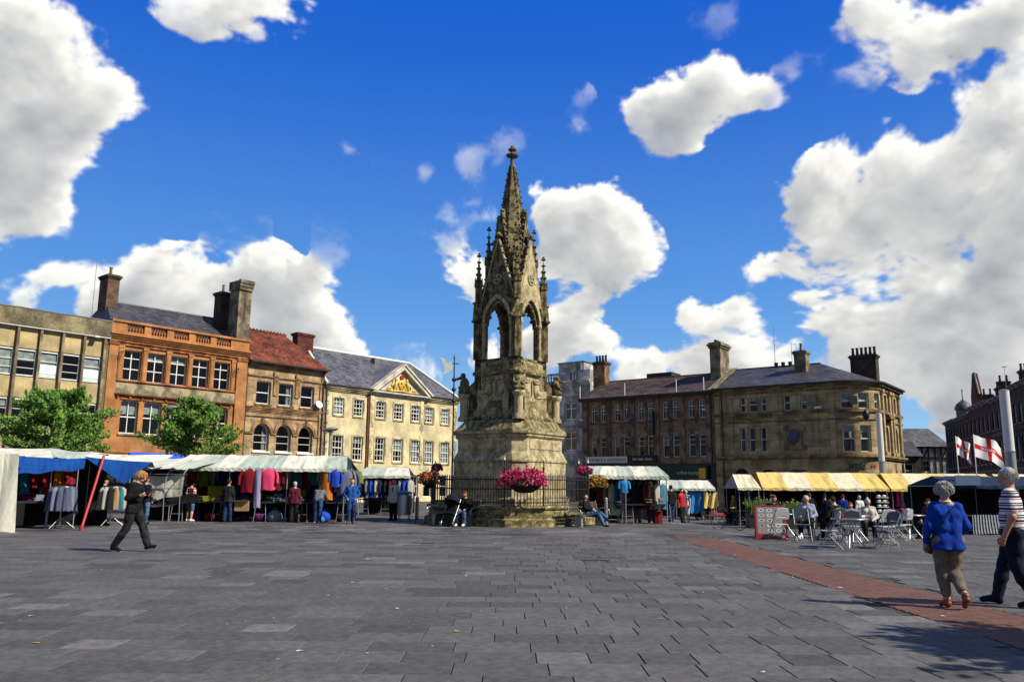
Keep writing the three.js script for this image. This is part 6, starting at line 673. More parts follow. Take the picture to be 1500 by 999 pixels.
// yellow and white stalls before the bank
{
  const g = gy(20, -45); for (const [x, w, n, l, sg] of [[12.35, 1.2, 2, 'short cream stall canopy at the end of the yellow striped row', 0], [16.3, 6.5, 5, 'yellow and white striped stall beside the planters', 1], [22.6, 5.8, 5, 'yellow and white striped stall before the rounded bank corner', 0], [28.2, 5.0, 4, 'yellow and white striped stall behind the man in the striped shirt', 1]]) stall('market_stall', l, x, -44.4, rad(-1.5), { w, d: 1.5, eave: 1.5 - g, ridge: (w < 2 ? 2.2 : 2.32) - g, panels: n, mats: w < 2 ? [C.cream] : sg ? [C.yellow, C.cream] : [C.yellow, C.cream], posts: 3, back: C.black, hips: 0.12, sides: w < 2 ? C.grey : cloth([0.3, 0.14, 0.02]), table: 0.8 });
  const r = rng(61), cm = [[C.red, 'red'], [C.wine, 'wine red'], [C.royal, 'blue'], [C.offw, 'off white'], [C.black, 'black'], [C.grid, 'grey'], [C.pink, 'pink'], [C.navy, 'navy']]; for (let i = 0; i < 34; i++) { const x = 19.8 + i * 0.25, [m, n] = cm[Math.floor(r() * 8)]; hang('coat', 0.4, 0.5 + r() * 0.4, m, x, 1.45 - r() * 0.15, -43.4 - r() * 0.4, r(), n + ' garment hanging on the yellow striped stalls', 'clothes on the yellow striped stalls'); }
  for (let i = 0; i < 26; i++) { const [m, n] = cm[Math.floor(r() * 8)]; lumpBag(19.6 + r() * 7, g + 0.79, -43.4 - r() * 0.5, 0.12 + r() * 0.1, m, n + ' bag heaped on the yellow striped stalls', 'bags on the yellow striped stalls'); }
  const sn = thing('shoe_stand', 'stand stacked with white shoes at the yellow striped stall', 'shoe stand', [19.0, g, -42.6]); for (let k = 0; k < 6; k++) part(sn, 'shelf', [box(-0.3, 0.3 + k * 0.24, -0.12, 0.3, 0.33 + k * 0.24, 0.12), ...[-0.18, 0.1].map((u) => { const q = new THREE.SphereGeometry(0.1, 8, 6); q.scale(1.1, 0.55, 0.8); q.translate(u, 0.39 + k * 0.24, 0.03); return q; })], M.whiteP); part(sn, 'upright', [bar([-0.3, 0, 0], [-0.3, 1.8, 0], 0.02), bar([0.3, 0, 0], [0.3, 1.8, 0], 0.02)], M.iron);
  // dark stall at the right edge, with striped skirt, and the flags above it
  const X = 22.3, Z = -38.2, gg = gy(22, -38); const b = stall('dark_stall', 'dark stall with a navy canopy and striped skirt, flags flying above it', X, Z, 0, { w: 6.4, d: 1.8, eave: 1.66 - gg, ridge: 2.1 - gg, panels: 4, mats: [C.navy], posts: 3, back: C.black, hips: 0.3, table: 0.85, sides: C.navy });
  const strT = texture(64, (u, v) => ((u * 8) % 1 < 0.5 ? [0.75, 0.76, 0.78] : [0.1, 0.13, 0.2])); part(b, 'striped_skirt', sheet([-2.1, 0.85, 1.62], [3.1, 0.85, 1.62], [3.1, 0.05, 1.66], [-2.1, 0.05, 1.66], 0, 14, 0.02, 2), mat([0.8, 0.8, 0.8], { map: strT, tile: 1.0, side: THREE.DoubleSide })); const sgn = single('stall_sign', box(-0.55, 0, -0.02, 0.55, 0.42, 0.02), mat([0.1, 0.16, 0.24]), 'blue grey board on the edge of the dark stall roof', 'sign', null, [20.0, 1.68, -36.3]);
  for (const [x, y, z, w, h, sd, l] of [[20.0, 2.98, -37.0, 0.68, 0.82, 1, 'smaller white flag with red cross on the dark stall'], [20.75, 2.9, -36.9, 1.28, 0.98, 2, 'larger white flag with red cross blowing over the dark stall']]) {
    const f = thing('flag', l, 'flag', [x, y, z], 0), t = canvasTex(256, 160, (c, W, Hh) => { c.fillStyle = '#f4f2ee'; c.fillRect(0, 0, W, Hh); c.fillStyle = '#c8101c'; c.fillRect(0, 64, W, 34); c.fillRect(112, 0, 34, Hh); c.fillStyle = '#f4f2ee'; c.font = 'bold 27px sans-serif'; c.textAlign = 'center'; c.fillText('ENGLAND', W / 2, 91); });
    const n = 16, pos = [], uv = [], idx = []; for (let j = 0; j <= 8; j++) for (let i = 0; i <= n; i++) { const u = i / n, v = j / 8; pos.push(u * w, h * (1 - v) - u * u * h * 0.55 + 0.04 * Math.sin(u * 8 + sd), 0.16 * u * Math.sin(u * 9 + v * 2 + sd)); uv.push(u, 1 - v); } for (let j = 0; j < 8; j++) for (let i = 0; i < n; i++) { const a = j * (n + 1) + i; idx.push(a, a + 1, a + n + 1, a + 1, a + n + 2, a + n + 1); }
    const g2 = new THREE.BufferGeometry(); g2.setAttribute('position', new THREE.BufferAttribute(new Float32Array(pos), 3)); g2.setAttribute('uv', new THREE.BufferAttribute(new Float32Array(uv), 2)); g2.setIndex(idx); g2.computeVertexNormals(); part(f, 'cloth', g2, new THREE.MeshStandardMaterial({ map: t, roughness: 0.9, side: THREE.DoubleSide })); part(f, 'staff', bar([0, -1.0, 0], [0, h + 0.06, 0], 0.018), M.whiteP);
  }
}

// ---------- people: one field of tapered limbs per figure, meshed as a closed surface ----------
function nets(bones, cell, k = 0.02, o = {}) {
  const { noise = 0, freq = 14, clip = null } = o; let lo = [1e9, 1e9, 1e9], hi = [-1e9, -1e9, -1e9];
  for (const b of bones) { const r = Math.max(b[6], b[7]) + 3 * cell; for (let a = 0; a < 3; a++) { lo[a] = Math.min(lo[a], b[a] - r, b[a + 3] - r); hi[a] = Math.max(hi[a], b[a] + r, b[a + 3] + r); } }
  const N = [0, 1, 2].map((a) => Math.ceil((hi[a] - lo[a]) / cell) + 1), [nx, ny, nz] = N, F = new Float32Array(nx * ny * nz).fill(0.5), I = (x, y, z) => x + nx * (y + ny * z);
  for (const b of bones) {
    const [ax, ay, az, bx, by, bz, ra, rb] = b, R2 = Math.max(ra, rb) + k + 3 * cell, dx = bx - ax, dy = by - ay, dz = bz - az, dd = dx * dx + dy * dy + dz * dz || 1e-9, i0 = [0, 1, 2].map((a) => Math.max(0, Math.floor((Math.min(b[a], b[a + 3]) - R2 - lo[a]) / cell))), i1 = [0, 1, 2].map((a) => Math.min(N[a] - 1, Math.ceil((Math.max(b[a], b[a + 3]) + R2 - lo[a]) / cell)));
    for (let z = i0[2]; z <= i1[2]; z++) for (let y = i0[1]; y <= i1[1]; y++) for (let x = i0[0]; x <= i1[0]; x++) { const px = lo[0] + x * cell - ax, py = lo[1] + y * cell - ay, pz = lo[2] + z * cell - az, t = clamp((px * dx + py * dy + pz * dz) / dd, 0, 1), d = Math.hypot(px - dx * t, py - dy * t, pz - dz * t) - (ra + (rb - ra) * t), i = I(x, y, z), f = F[i], h = Math.max(k - Math.abs(f - d), 0) / k; F[i] = Math.min(f, d) - h * h * k * 0.25; }
  }
  if (noise || clip) for (let z = 0; z < nz; z++) for (let y = 0; y < ny; y++) for (let x = 0; x < nx; x++) { const i = I(x, y, z); if (F[i] > 0.06 || F[i] < -0.06) continue; const P = [lo[0] + x * cell, lo[1] + y * cell, lo[2] + z * cell]; if (noise) F[i] += noise * fbm(P[0] * freq, P[1] * freq * 0.8, P[2] * freq, 2); if (clip) F[i] = Math.max(F[i], clip(P)); }
  const vid = new Int32Array(nx * ny * nz).fill(-1), pos = [], nor = [], idx = [], E = [[0, 1], [0, 2], [0, 4], [1, 3], [1, 5], [2, 3], [2, 6], [3, 7], [4, 5], [4, 6], [5, 7], [6, 7]];
  for (let z = 0; z < nz - 1; z++) for (let y = 0; y < ny - 1; y++) for (let x = 0; x < nx - 1; x++) {
    const v = []; let m = 0; for (let c = 0; c < 8; c++) { v[c] = F[I(x + (c & 1), y + ((c >> 1) & 1), z + (c >> 2))]; if (v[c] < 0) m |= 1 << c; } if (m === 0 || m === 255) continue;
    let sx = 0, sy = 0, sz = 0, n = 0; for (const [a, b] of E) if ((v[a] < 0) !== (v[b] < 0)) { const t = v[a] / (v[a] - v[b]); sx += lerp(a & 1, b & 1, t); sy += lerp((a >> 1) & 1, (b >> 1) & 1, t); sz += lerp(a >> 2, b >> 2, t); n++; }
    vid[I(x, y, z)] = pos.length / 3; pos.push(lo[0] + (x + sx / n) * cell, lo[1] + (y + sy / n) * cell, lo[2] + (z + sz / n) * cell);
    const g = [v[1] + v[3] + v[5] + v[7] - v[0] - v[2] - v[4] - v[6], v[2] + v[3] + v[6] + v[7] - v[0] - v[1] - v[4] - v[5], v[4] + v[5] + v[6] + v[7] - v[0] - v[1] - v[2] - v[3]], L = Math.hypot(...g) || 1; nor.push(g[0] / L, g[1] / L, g[2] / L);
  }
  const quad = (a, b, c, d, flip) => { if (a < 0 || b < 0 || c < 0 || d < 0) return; if (flip) idx.push(a, c, b, a, d, c); else idx.push(a, b, c, a, c, d); };
  for (let z = 1; z < nz - 1; z++) for (let y = 1; y < ny - 1; y++) for (let x = 1; x < nx - 1; x++) { const f = F[I(x, y, z)] < 0; if (f !== F[I(x + 1, y, z)] < 0) quad(vid[I(x, y - 1, z - 1)], vid[I(x, y, z - 1)], vid[I(x, y, z)], vid[I(x, y - 1, z)], !f); if (f !== F[I(x, y + 1, z)] < 0) quad(vid[I(x - 1, y, z - 1)], vid[I(x - 1, y, z)], vid[I(x, y, z)], vid[I(x, y, z - 1)], !f); if (f !== F[I(x, y, z + 1)] < 0) quad(vid[I(x - 1, y - 1, z)], vid[I(x, y - 1, z)], vid[I(x, y, z)], vid[I(x - 1, y, z)], !f); }
  const g = new THREE.BufferGeometry(); g.setAttribute('position', new THREE.BufferAttribute(new Float32Array(pos), 3)); g.setAttribute('normal', new THREE.BufferAttribute(new Float32Array(nor), 3)); const uv = new Float32Array(pos.length / 3 * 2); for (let i = 0; i < pos.length / 3; i++) { uv[i * 2] = pos[i * 3] + pos[i * 3 + 2] * 0.7; uv[i * 2 + 1] = pos[i * 3 + 1]; } g.setAttribute('uv', new THREE.BufferAttribute(uv, 2)); g.setIndex(idx); return g;
}
const stand = { pelvis: [0, 0.53, 0], chest: [0, 0.74, 0], neck: [0, 0.83, -0.005], head: [0, 0.925, 0.008], look: [0, 0, 1], shL: [0.095, 0.798, -0.005], elL: [0.125, 0.635, -0.02], wrL: [0.14, 0.49, 0.03], shR: [-0.095, 0.798, -0.005], elR: [-0.125, 0.635, -0.02], wrR: [-0.14, 0.49, 0.03], hipL: [0.052, 0.515, 0], knL: [0.056, 0.285, 0.012], anL: [0.058, 0.045, -0.015], toL: [0.07, 0.018, 0.085], hipR: [-0.052, 0.515, 0], knR: [-0.056, 0.285, 0.012], anR: [-0.058, 0.045, -0.015], toR: [-0.07, 0.018, 0.085] };
const sitting = (seat = 0.285) => { const d = 0.53 - seat, o = {}; for (const k of ['pelvis', 'chest', 'neck', 'head', 'shL', 'elL', 'wrL', 'shR', 'elR', 'wrR', 'hipL', 'hipR']) o[k] = [stand[k][0], stand[k][1] - d, stand[k][2]]; return { ...stand, ...o, wrL: [0.07, seat + 0.06, 0.17], wrR: [-0.07, seat + 0.06, 0.17], elL: [0.15, seat + 0.11, 0.03], elR: [-0.15, seat + 0.11, 0.03], knL: [0.075, seat - 0.005, 0.24], knR: [-0.075, seat - 0.005, 0.24], anL: [0.08, 0.045, 0.25], anR: [-0.08, 0.045, 0.25], toL: [0.085, 0.018, 0.35], toR: [-0.085, 0.018, 0.35] }; };
const skinM = [mat([0.5, 0.27, 0.18], { roughness: 0.55 }), mat([0.42, 0.2, 0.13], { roughness: 0.55 })];
// look: { top, trousers, shoes, hair } materials; sleeve 0 none, 0.5 short, 1 long; hem: bottom of the top; leg: where trousers end
function person(label, x, z, turn, Hh, J, L, o = {}) {
  const { cell = 0.03, fat = 1, sleeve = 1, hem = 0.47, leg = 1, near = false, hairStyle = 'short', y = gy(x, z), props } = o, b = thing('person', label, 'person', [x, y, z], turn), S = (p) => p.map((v) => v * Hh), B = [], add = (l, p, q, r0, r1 = r0) => l.push([...S(p), ...S(q), r0 * Hh, r1 * Hh]), mix = (p, q, t) => p.map((v, i) => lerp(v, q[i], t)), off = (p, d) => p.map((v, i) => v + d[i]);
  const sd = new THREE.Vector3(...J.shL).sub(new THREE.Vector3(...J.shR)).normalize().toArray(), side = (p, k) => p.map((v, i) => v + sd[i] * k), belly = mix(J.pelvis, J.chest, 0.45);
  const torso = (l, e) => { for (const s of [-1, 1]) { add(l, side(J.pelvis, s * 0.038), side(belly, s * 0.034 * fat), 0.058 * fat + e, 0.054 * fat + e); add(l, side(belly, s * 0.034 * fat), side(J.chest, s * 0.046), 0.054 * fat + e, 0.06 + e); add(l, side(J.chest, s * 0.046), side(mix(J.chest, J.neck, 0.5), s * 0.045), 0.056 + e * 0.7, 0.036 + e * 0.5); } add(l, J.shL, J.shR, 0.032 + e * 0.6); add(l, mix(J.neck, J.chest, 0.12), mix(J.neck, J.shL, 0.6), 0.03, 0.03); add(l, mix(J.neck, J.chest, 0.12), mix(J.neck, J.shR, 0.6), 0.03, 0.03); };
  const arm = (l, s, e, t = 1) => { const sh = J['sh' + s], el = J['el' + s], wr = J['wr' + s]; if (t <= 0.5) add(l, sh, mix(sh, el, t * 2 * 0.72), 0.033 + e, 0.03 + e * 1.4); else { add(l, sh, el, 0.033 + e, 0.027 + e); add(l, el, mix(el, wr, (t - 0.5) * 2), 0.027 + e, 0.019 + e); } };
  const legs = (l, s, e, t = 1) => { const h = J['hip' + s], kn = J['kn' + s], an = J['an' + s]; add(l, off(h, [0, 0.01, 0]), mix(h, kn, 0.5), 0.056 * (fat * 0.5 + 0.5) + e, 0.047 + e); add(l, mix(h, kn, 0.5), t < 0.5 ? mix(h, kn, 0.5 + t) : kn, 0.047 + e, 0.036 + e); if (t > 0.5) { add(l, kn, mix(kn, an, Math.min(1, (t - 0.5) * 2) * 0.35), 0.036 + e, 0.036 + e); add(l, mix(kn, an, Math.min(1, (t - 0.5) * 2) * 0.35), mix(kn, an, (t - 0.5) * 2), 0.036 + e, 0.024 + e * 1.4); } };
  torso(B, 0); for (const s of ['L', 'R']) { arm(B, s, 0); legs(B, s, 0); add(B, J['an' + s], off(J['an' + s], [0, -0.02, -0.01]), 0.024, 0.022); add(B, J['an' + s], J['to' + s], 0.022, 0.016); }
  const hd = J.head, lk = new THREE.Vector3(...J.look).normalize(), up = new THREE.Vector3(...hd).sub(new THREE.Vector3(...J.neck)).normalize(), rt = new THREE.Vector3().crossVectors(up, lk).normalize(), fw = new THREE.Vector3().crossVectors(rt, up), HP = (r, u, f) => [0, 1, 2].map((i) => hd[i] + rt.getComponent(i) * r + up.getComponent(i) * u + fw.getComponent(i) * f);
  add(B, J.neck, HP(0, -0.03, -0.008), 0.033, 0.03); const head = []; add(head, HP(0, 0.016, -0.012), HP(0, 0.012, 0.008), 0.05, 0.046); add(head, HP(0, -0.02, 0.008), HP(0, -0.042, 0.022), 0.038, 0.024); add(head, HP(0, 0.002, 0.048), HP(0, -0.016, 0.058), 0.006, 0.01); for (const s of [-1, 1]) { add(head, HP(s * 0.047, 0.002, -0.004), HP(s * 0.05, -0.014, -0.004), 0.011, 0.008); add(head, HP(s * 0.02, 0.012, 0.043), HP(s * 0.03, 0.01, 0.036), 0.009); add(head, HP(s * 0.012, -0.034, 0.04), HP(0, -0.034, 0.044), 0.007); }
  const parts = []; if (near) { const h2 = []; add(h2, J.neck, HP(0, -0.03, -0.008), 0.033, 0.03); parts.push(nets([...head, ...h2], 0.007, 0.018)); } else B.push(...head);
  for (const s of ['L', 'R']) { const wr = J['wr' + s], el = J['el' + s], d = new THREE.Vector3(...wr).sub(new THREE.Vector3(...el)).normalize(); if (J['hand' + s]) d.set(...J['hand' + s]).normalize(); const dv = d.toArray(), sg = s === 'L' ? 1 : -1, nrm = new THREE.Vector3(...(J['palm' + s] || [-sg, 0, 0.0])), ac = new THREE.Vector3().crossVectors(d, nrm).normalize(); nrm.crossVectors(ac, d).normalize(); const Q = (a, c, n) => [0, 1, 2].map((i) => wr[i] + dv[i] * a + ac.getComponent(i) * c + nrm.getComponent(i) * n), l = [];
    add(l, wr, Q(0.02, 0.0, 0), 0.017, 0.016); for (const c of [-0.011, 0, 0.011]) add(l, Q(0.015, c * 0.8, 0), Q(0.048, c, 0.002), 0.0105, 0.01); [[-0.018, 0.026], [-0.006, 0.032], [0.006, 0.03], [0.017, 0.024]].forEach(([c, len]) => { add(l, Q(0.048, c, 0), Q(0.048 + len * 0.5, c * 1.06, 0.006), 0.0058, 0.0054); add(l, Q(0.048 + len * 0.5, c * 1.06, 0.006), Q(0.048 + len * 0.9, c * 1.08, 0.019), 0.0054, 0.0046); }); add(l, Q(0.016, -0.016, 0.002), Q(0.036, -0.03, 0.014), 0.007, 0.0062); add(l, Q(0.036, -0.03, 0.014), Q(0.052, -0.03, 0.024), 0.006, 0.005); if (near) parts.push(nets(l, 0.0045, 0.006)); else B.push(...l.slice(0, 4)); }
  parts.unshift(nets(B, near ? 0.018 : cell, 0.03)); part(b, 'body', merge(parts), L.skin || skinM[0]);
  const e = 0.008, wr2 = near ? { noise: 0.019, freq: 12 } : { noise: 0.014, freq: 10 };
  if (L.trousers) { const l = []; for (const s of ['L', 'R']) legs(l, s, e + 0.003, leg); for (const s of [-1, 1]) add(l, side(J.pelvis, s * 0.04), side(mix(J.pelvis, belly, 0.5), s * 0.036), 0.06 * fat + e, 0.056 * fat + e); part(b, o.bottomName || 'trousers', nets(l, cell, 0.03, wr2), L.trousers); }
  if (L.top) { const l = []; torso(l, e + 0.004); for (const s of ['L', 'R']) if (sleeve) arm(l, s, e, sleeve); if (o.long) for (const s of [-1, 1]) add(l, side(J.pelvis, s * 0.036), off(side(J.pelvis, s * 0.04), [0, -0.06, -0.005]), 0.062 * fat + e + 0.004, 0.066 * fat + e + 0.006); if (o.hood) add(l, off(J.neck, [0.03, 0.0, -0.035]), off(J.neck, [-0.03, 0.0, -0.035]), 0.034); part(b, o.topName || 'top', nets(l, cell, 0.028, { ...wr2, clip: (p) => hem * Hh - p[1] }), L.top); }
  if (L.open) { const l = []; for (const s of [-1, 1]) add(l, off(side(J.chest, s * 0.01), [0, 0.02, 0.03]), off(side(J.pelvis, s * 0.008), [0, 0, 0.035]), 0.034); part(b, 'shirt_front', nets(l, cell, 0.02), L.open); }
  if (L.shoes) for (const s of ['L', 'R']) { const l = [], an = J['an' + s], to = J['to' + s]; add(l, mix(an, to, 0.05), to, 0.027, 0.021); add(l, off(an, [0, -0.018, -0.012]), mix(an, to, 0.5), 0.027, 0.024); add(l, off(an, [0, o.boot ? 0.03 : 0.008, 0]), an, 0.03, 0.03); part(b, 'shoe', nets(l, near ? cell * 0.6 : cell * 0.7, 0.012, { clip: (p) => Math.max(0.004 - p[1], -9) }), L.shoes); if (L.sole) { const q = [], d = new THREE.Vector3(...to).sub(new THREE.Vector3(...an)); const lowA = off(an, [0, -0.031, -0.014]), lowB = off(to, [0, -0.008, 0.004]); add(q, lowA, lowB, 0.017, 0.015); part(b, 'sole', nets(q, 0.008, 0.01, { clip: (p) => 0.002 - p[1] }), L.sole); } }
  if (L.hair) { const l = []; if (hairStyle !== 'bald') { add(l, HP(0, 0.021, -0.016), HP(0, 0.022, 0.002), 0.0515, 0.0445); add(l, HP(0, -0.012, -0.026), HP(0, 0.015, -0.02), 0.038, 0.047); if (hairStyle === 'long') { add(l, HP(0.02, 0, -0.03), HP(0.03, -0.075, -0.03), 0.042, 0.03); add(l, HP(-0.02, 0, -0.03), HP(-0.03, -0.075, -0.03), 0.042, 0.03); } if (hairStyle === 'curly') { add(l, HP(0, 0.018, -0.018), HP(0, -0.02, -0.03), 0.057, 0.045); for (const s of [-1, 1]) add(l, HP(s * 0.035, 0.01, -0.01), HP(s * 0.036, -0.015, -0.02), 0.028, 0.024); } if (hairStyle === 'fringe') { add(l, HP(0.02, 0.045, 0.03), HP(0.03, 0.02, 0.045), 0.02, 0.012); add(l, HP(-0.02, 0.048, 0.03), HP(-0.03, 0.025, 0.042), 0.02, 0.012); add(l, HP(0, 0.045, 0.0), HP(0, 0.046, 0.035), 0.03, 0.022); } } else for (const s of [-1, 1]) add(l, HP(s * 0.035, 0.0, -0.02), HP(s * 0.02, 0.0, -0.04), 0.024); part(b, 'hair', nets(l, near ? 0.008 : cell * 0.8, 0.015, { noise: near ? 0.012 : 0.008, freq: near ? 45 : 25 }), L.hair); }
  if (near && L.hair) { // locks of hair over the cap
    const rh = rng(Math.round(Hh * 1000)), l = [], curly = hairStyle === 'curly'; for (let i = 0; i < (curly ? 420 : 520); i++) { const a = rh() * 6.283, t = Math.acos(1 - rh() * (curly ? 1.5 : 1.25)), d = [Math.sin(t) * Math.cos(a), Math.cos(t), Math.sin(t) * Math.sin(a)]; if (d[2] > 0.45 && d[1] < (hairStyle === 'fringe' ? 0.35 : 0.55)) continue; if (!curly && d[2] > 0.1 && d[1] < 0.1) continue; const c = curly ? 0.063 : 0.053, P0 = HP(d[0] * c * 0.86, 0.016 + d[1] * c * 0.92, -0.014 + d[2] * c), k = curly ? 0.02 : 0.03, sw = (rh() - 0.5) * 0.022, P1 = HP(d[0] * (c + 0.006), 0.016 + d[1] * (c + 0.008) - k * 0.4, -0.014 + d[2] * (c + 0.006) + sw * 0.5), P2 = HP(d[0] * (c + (curly ? 0.002 : 0.007)) + sw, 0.016 + d[1] * c - k, -0.014 + d[2] * (c + 0.004) + sw); l.push(tube([S(P0), S(P1), S(P2)], curly ? 0.009 : 0.0045, 4, 4)); }
    part(b, 'hair_locks', l, L.hair); }
  if (near) for (const s of [-1, 1]) { const g = new THREE.SphereGeometry(0.0062 * Hh, 10, 8), p = S(HP(s * 0.02, 0.0055, 0.0445)); g.translate(...p); part(b, 'eye', g, mat([0.06, 0.05, 0.045], { roughness: 0.2 })); }
  if (props) props(b, (k) => S(J[k]), Hh); return b;
}
const F = { black: mat([0.007, 0.007, 0.008], { bump: 0.003, btile: 0.06 }), char: mat([0.03, 0.03, 0.032], { bump: 0.006, btile: 0.1, map: mT.streaky, tile: 0.4 }), jeans: mat([0.035, 0.085, 0.22], { map: mT.streaky, tile: 0.8 }), jeansL: mat([0.09, 0.17, 0.32], { map: mT.streaky, tile: 0.8 }), navy: mat([0.007, 0.009, 0.024]), blue: mat([0.005, 0.07, 0.52], { bump: 0.006, btile: 0.12, map: mT.soft, tile: 0.35 }), hoodie: mat([0.015, 0.07, 0.27]), beige: mat([0.24, 0.205, 0.15], { bump: 0.006, btile: 0.12, map: mT.soft, tile: 0.3 }), tan: mat([0.13, 0.07, 0.035]), rust: mat([0.17, 0.035, 0.015], { roughness: 0.5 }), white: mat([0.62, 0.62, 0.62]), pale: mat([0.5, 0.48, 0.42]), teal: mat([0.025, 0.1, 0.14]), grey: mat([0.12, 0.13, 0.15]), red: mat([0.35, 0.02, 0.02]), lilac: mat([0.28, 0.3, 0.42]), wine: mat([0.08, 0.01, 0.025]), olive: mat([0.2, 0.12, 0.02]), hBlond: mat([0.42, 0.2, 0.05], { bump: 0.004, btile: 0.03 }), hGrey: mat([0.42, 0.41, 0.38], { bump: 0.006, btile: 0.03 }), hDark: mat([0.03, 0.018, 0.01]), hRed: mat([0.13, 0.035, 0.012]) };
const polo = (() => { const t = texture(256, (u, v) => { const y = (v * 4) % 1; return y < 0.16 ? [0.36, 0.03, 0.1] : y < 0.3 ? [0.93, 0.92, 0.95] : y < 0.42 ? [0.05, 0.05, 0.2] : y < 0.5 ? [0.93, 0.92, 0.95] : y < 0.58 ? [0.05, 0.05, 0.2] : y < 0.84 ? [0.93, 0.92, 0.95] : y < 0.9 ? [0.3, 0.05, 0.2] : [0.93, 0.92, 0.95]; }); const m = mat([0.75, 0.75, 0.75], { bump: 0.003, btile: 0.05 }); m.map = rep(t, 0.62); return m; })();
const plaid = (() => { const t = texture(64, (u, v) => { const a = (u * 4) % 1 < 0.45, c = (v * 4) % 1 < 0.45; return a && c ? [0.55, 0.02, 0.06] : a || c ? [0.8, 0.35, 0.4] : [0.95, 0.9, 0.9]; }); const m = mat([0.8, 0.8, 0.8]); m.map = rep(t, 0.42); return m; })();
const stripe = (() => { const t = texture(64, (u, v) => ((u * 6) % 1 < 0.5 ? [0.9, 0.92, 0.95] : [0.25, 0.32, 0.55])); const m = mat([0.8, 0.8, 0.8]); m.map = rep(t, 0.5); return m; })();
// three walkers near the camera
person('young man in black jumper and grey trousers walking while looking at his phone', -8.42, -18.67, rad(86), 1.8, { ...stand, chest: [0, 0.74, 0.012], neck: [0, 0.828, 0.022], head: [0, 0.91, 0.062], look: [0, -0.5, 0.85], shL: [0.1, 0.8, 0.012], shR: [-0.1, 0.8, 0.006], elR: [-0.135, 0.645, -0.02], wrR: [-0.115, 0.675, 0.115], handR: [0.05, 0.25, 0.9], palmR: [0.6, 0.6, 0.1], elL: [0.135, 0.645, -0.01], wrL: [0.1, 0.67, 0.12], handL: [-0.2, 0.2, 0.9], knL: [0.055, 0.285, 0.11], anL: [0.055, 0.066, 0.185], toL: [0.065, 0.058, 0.28], knR: [-0.055, 0.285, -0.045], anR: [-0.055, 0.058, -0.19], toR: [-0.065, 0.018, -0.105] }, { top: F.black, trousers: F.char, shoes: F.black, sole: F.white, hair: F.hBlond }, { cell: 0.014, near: true, hairStyle: 'fringe', boot: true, hem: 0.46, long: true, sleeve: 0.97, topName: 'jumper', props: (b, P) => { const w = P('wrR'); part(b, 'phone', new RoundedBoxGeometry(0.065, 0.012, 0.125, 2, 0.005).rotateX(-0.5).translate(w[0] + 0.035, w[1] + 0.055, w[2] + 0.12), M.black); } });
person('grey-haired woman in bright blue cardigan and cropped beige trousers walking away', 5.68, -10.9, rad(172), 1.6, { ...stand, head: [0, 0.925, 0.012], chest: [0, 0.735, 0.0], shL: [0.09, 0.79, -0.005], shR: [-0.09, 0.79, -0.005], elL: [0.145, 0.64, -0.015], wrL: [0.165, 0.505, 0.025], palmL: [-0.6, 0, -0.6], elR: [-0.145, 0.645, -0.01], wrR: [-0.11, 0.56, 0.11], hipL: [0.06, 0.515, 0], hipR: [-0.06, 0.515, 0], knL: [0.045, 0.29, 0.05], anL: [0.03, 0.048, 0.035], toL: [0.045, 0.02, 0.135], knR: [-0.03, 0.285, 0.04], anR: [-0.06, 0.1, -0.11], toR: [-0.07, 0.026, -0.05] }, { top: F.blue, trousers: F.beige, shoes: F.rust, hair: F.hGrey, skin: skinM[1] }, { cell: 0.014, near: true, fat: 1.08, hairStyle: 'curly', hem: 0.455, long: true, sleeve: 0.95, leg: 0.86, topName: 'cardigan', props: (b, P, h) => { part(b, 'collar', new THREE.TorusGeometry(0.058, 0.012, 8, 20).rotateX(1.35).translate(0, 0.845 * h, -0.01), F.white); part(b, 'bag_strap', tube([[-0.09, 1.30, -0.115], [0.02, 1.2, -0.155], [0.12, 1.05, -0.165], [0.2, 0.9, -0.08], [0.2, 0.86, 0.14]], 0.008, 20), F.navy); part(b, 'handbag', new RoundedBoxGeometry(0.07, 0.2, 0.24, 3, 0.03).translate(0.17, 0.76, 0.2), F.wine); } });
person('white-haired man in striped polo shirt and navy trousers walking off', 6.66, -11.1, rad(-128), 1.8, { ...stand, head: [0, 0.925, 0.01], look: [0.0, -0.05, 1], elL: [0.145, 0.64, -0.02], wrL: [0.15, 0.5, 0.04], elR: [-0.15, 0.635, -0.03], wrR: [-0.15, 0.49, 0.0], knL: [0.06, 0.285, -0.01], anL: [0.06, 0.05, -0.11], toL: [0.07, 0.018, -0.01], knR: [-0.06, 0.285, 0.09], anR: [-0.06, 0.045, 0.15], toR: [-0.07, 0.025, 0.25] }, { top: polo, trousers: F.navy, shoes: F.navy, hair: F.hGrey, skin: skinM[1] }, { cell: 0.014, near: true, fat: 1.2, sleeve: 0.5, hem: 0.485, topName: 'polo_shirt' });
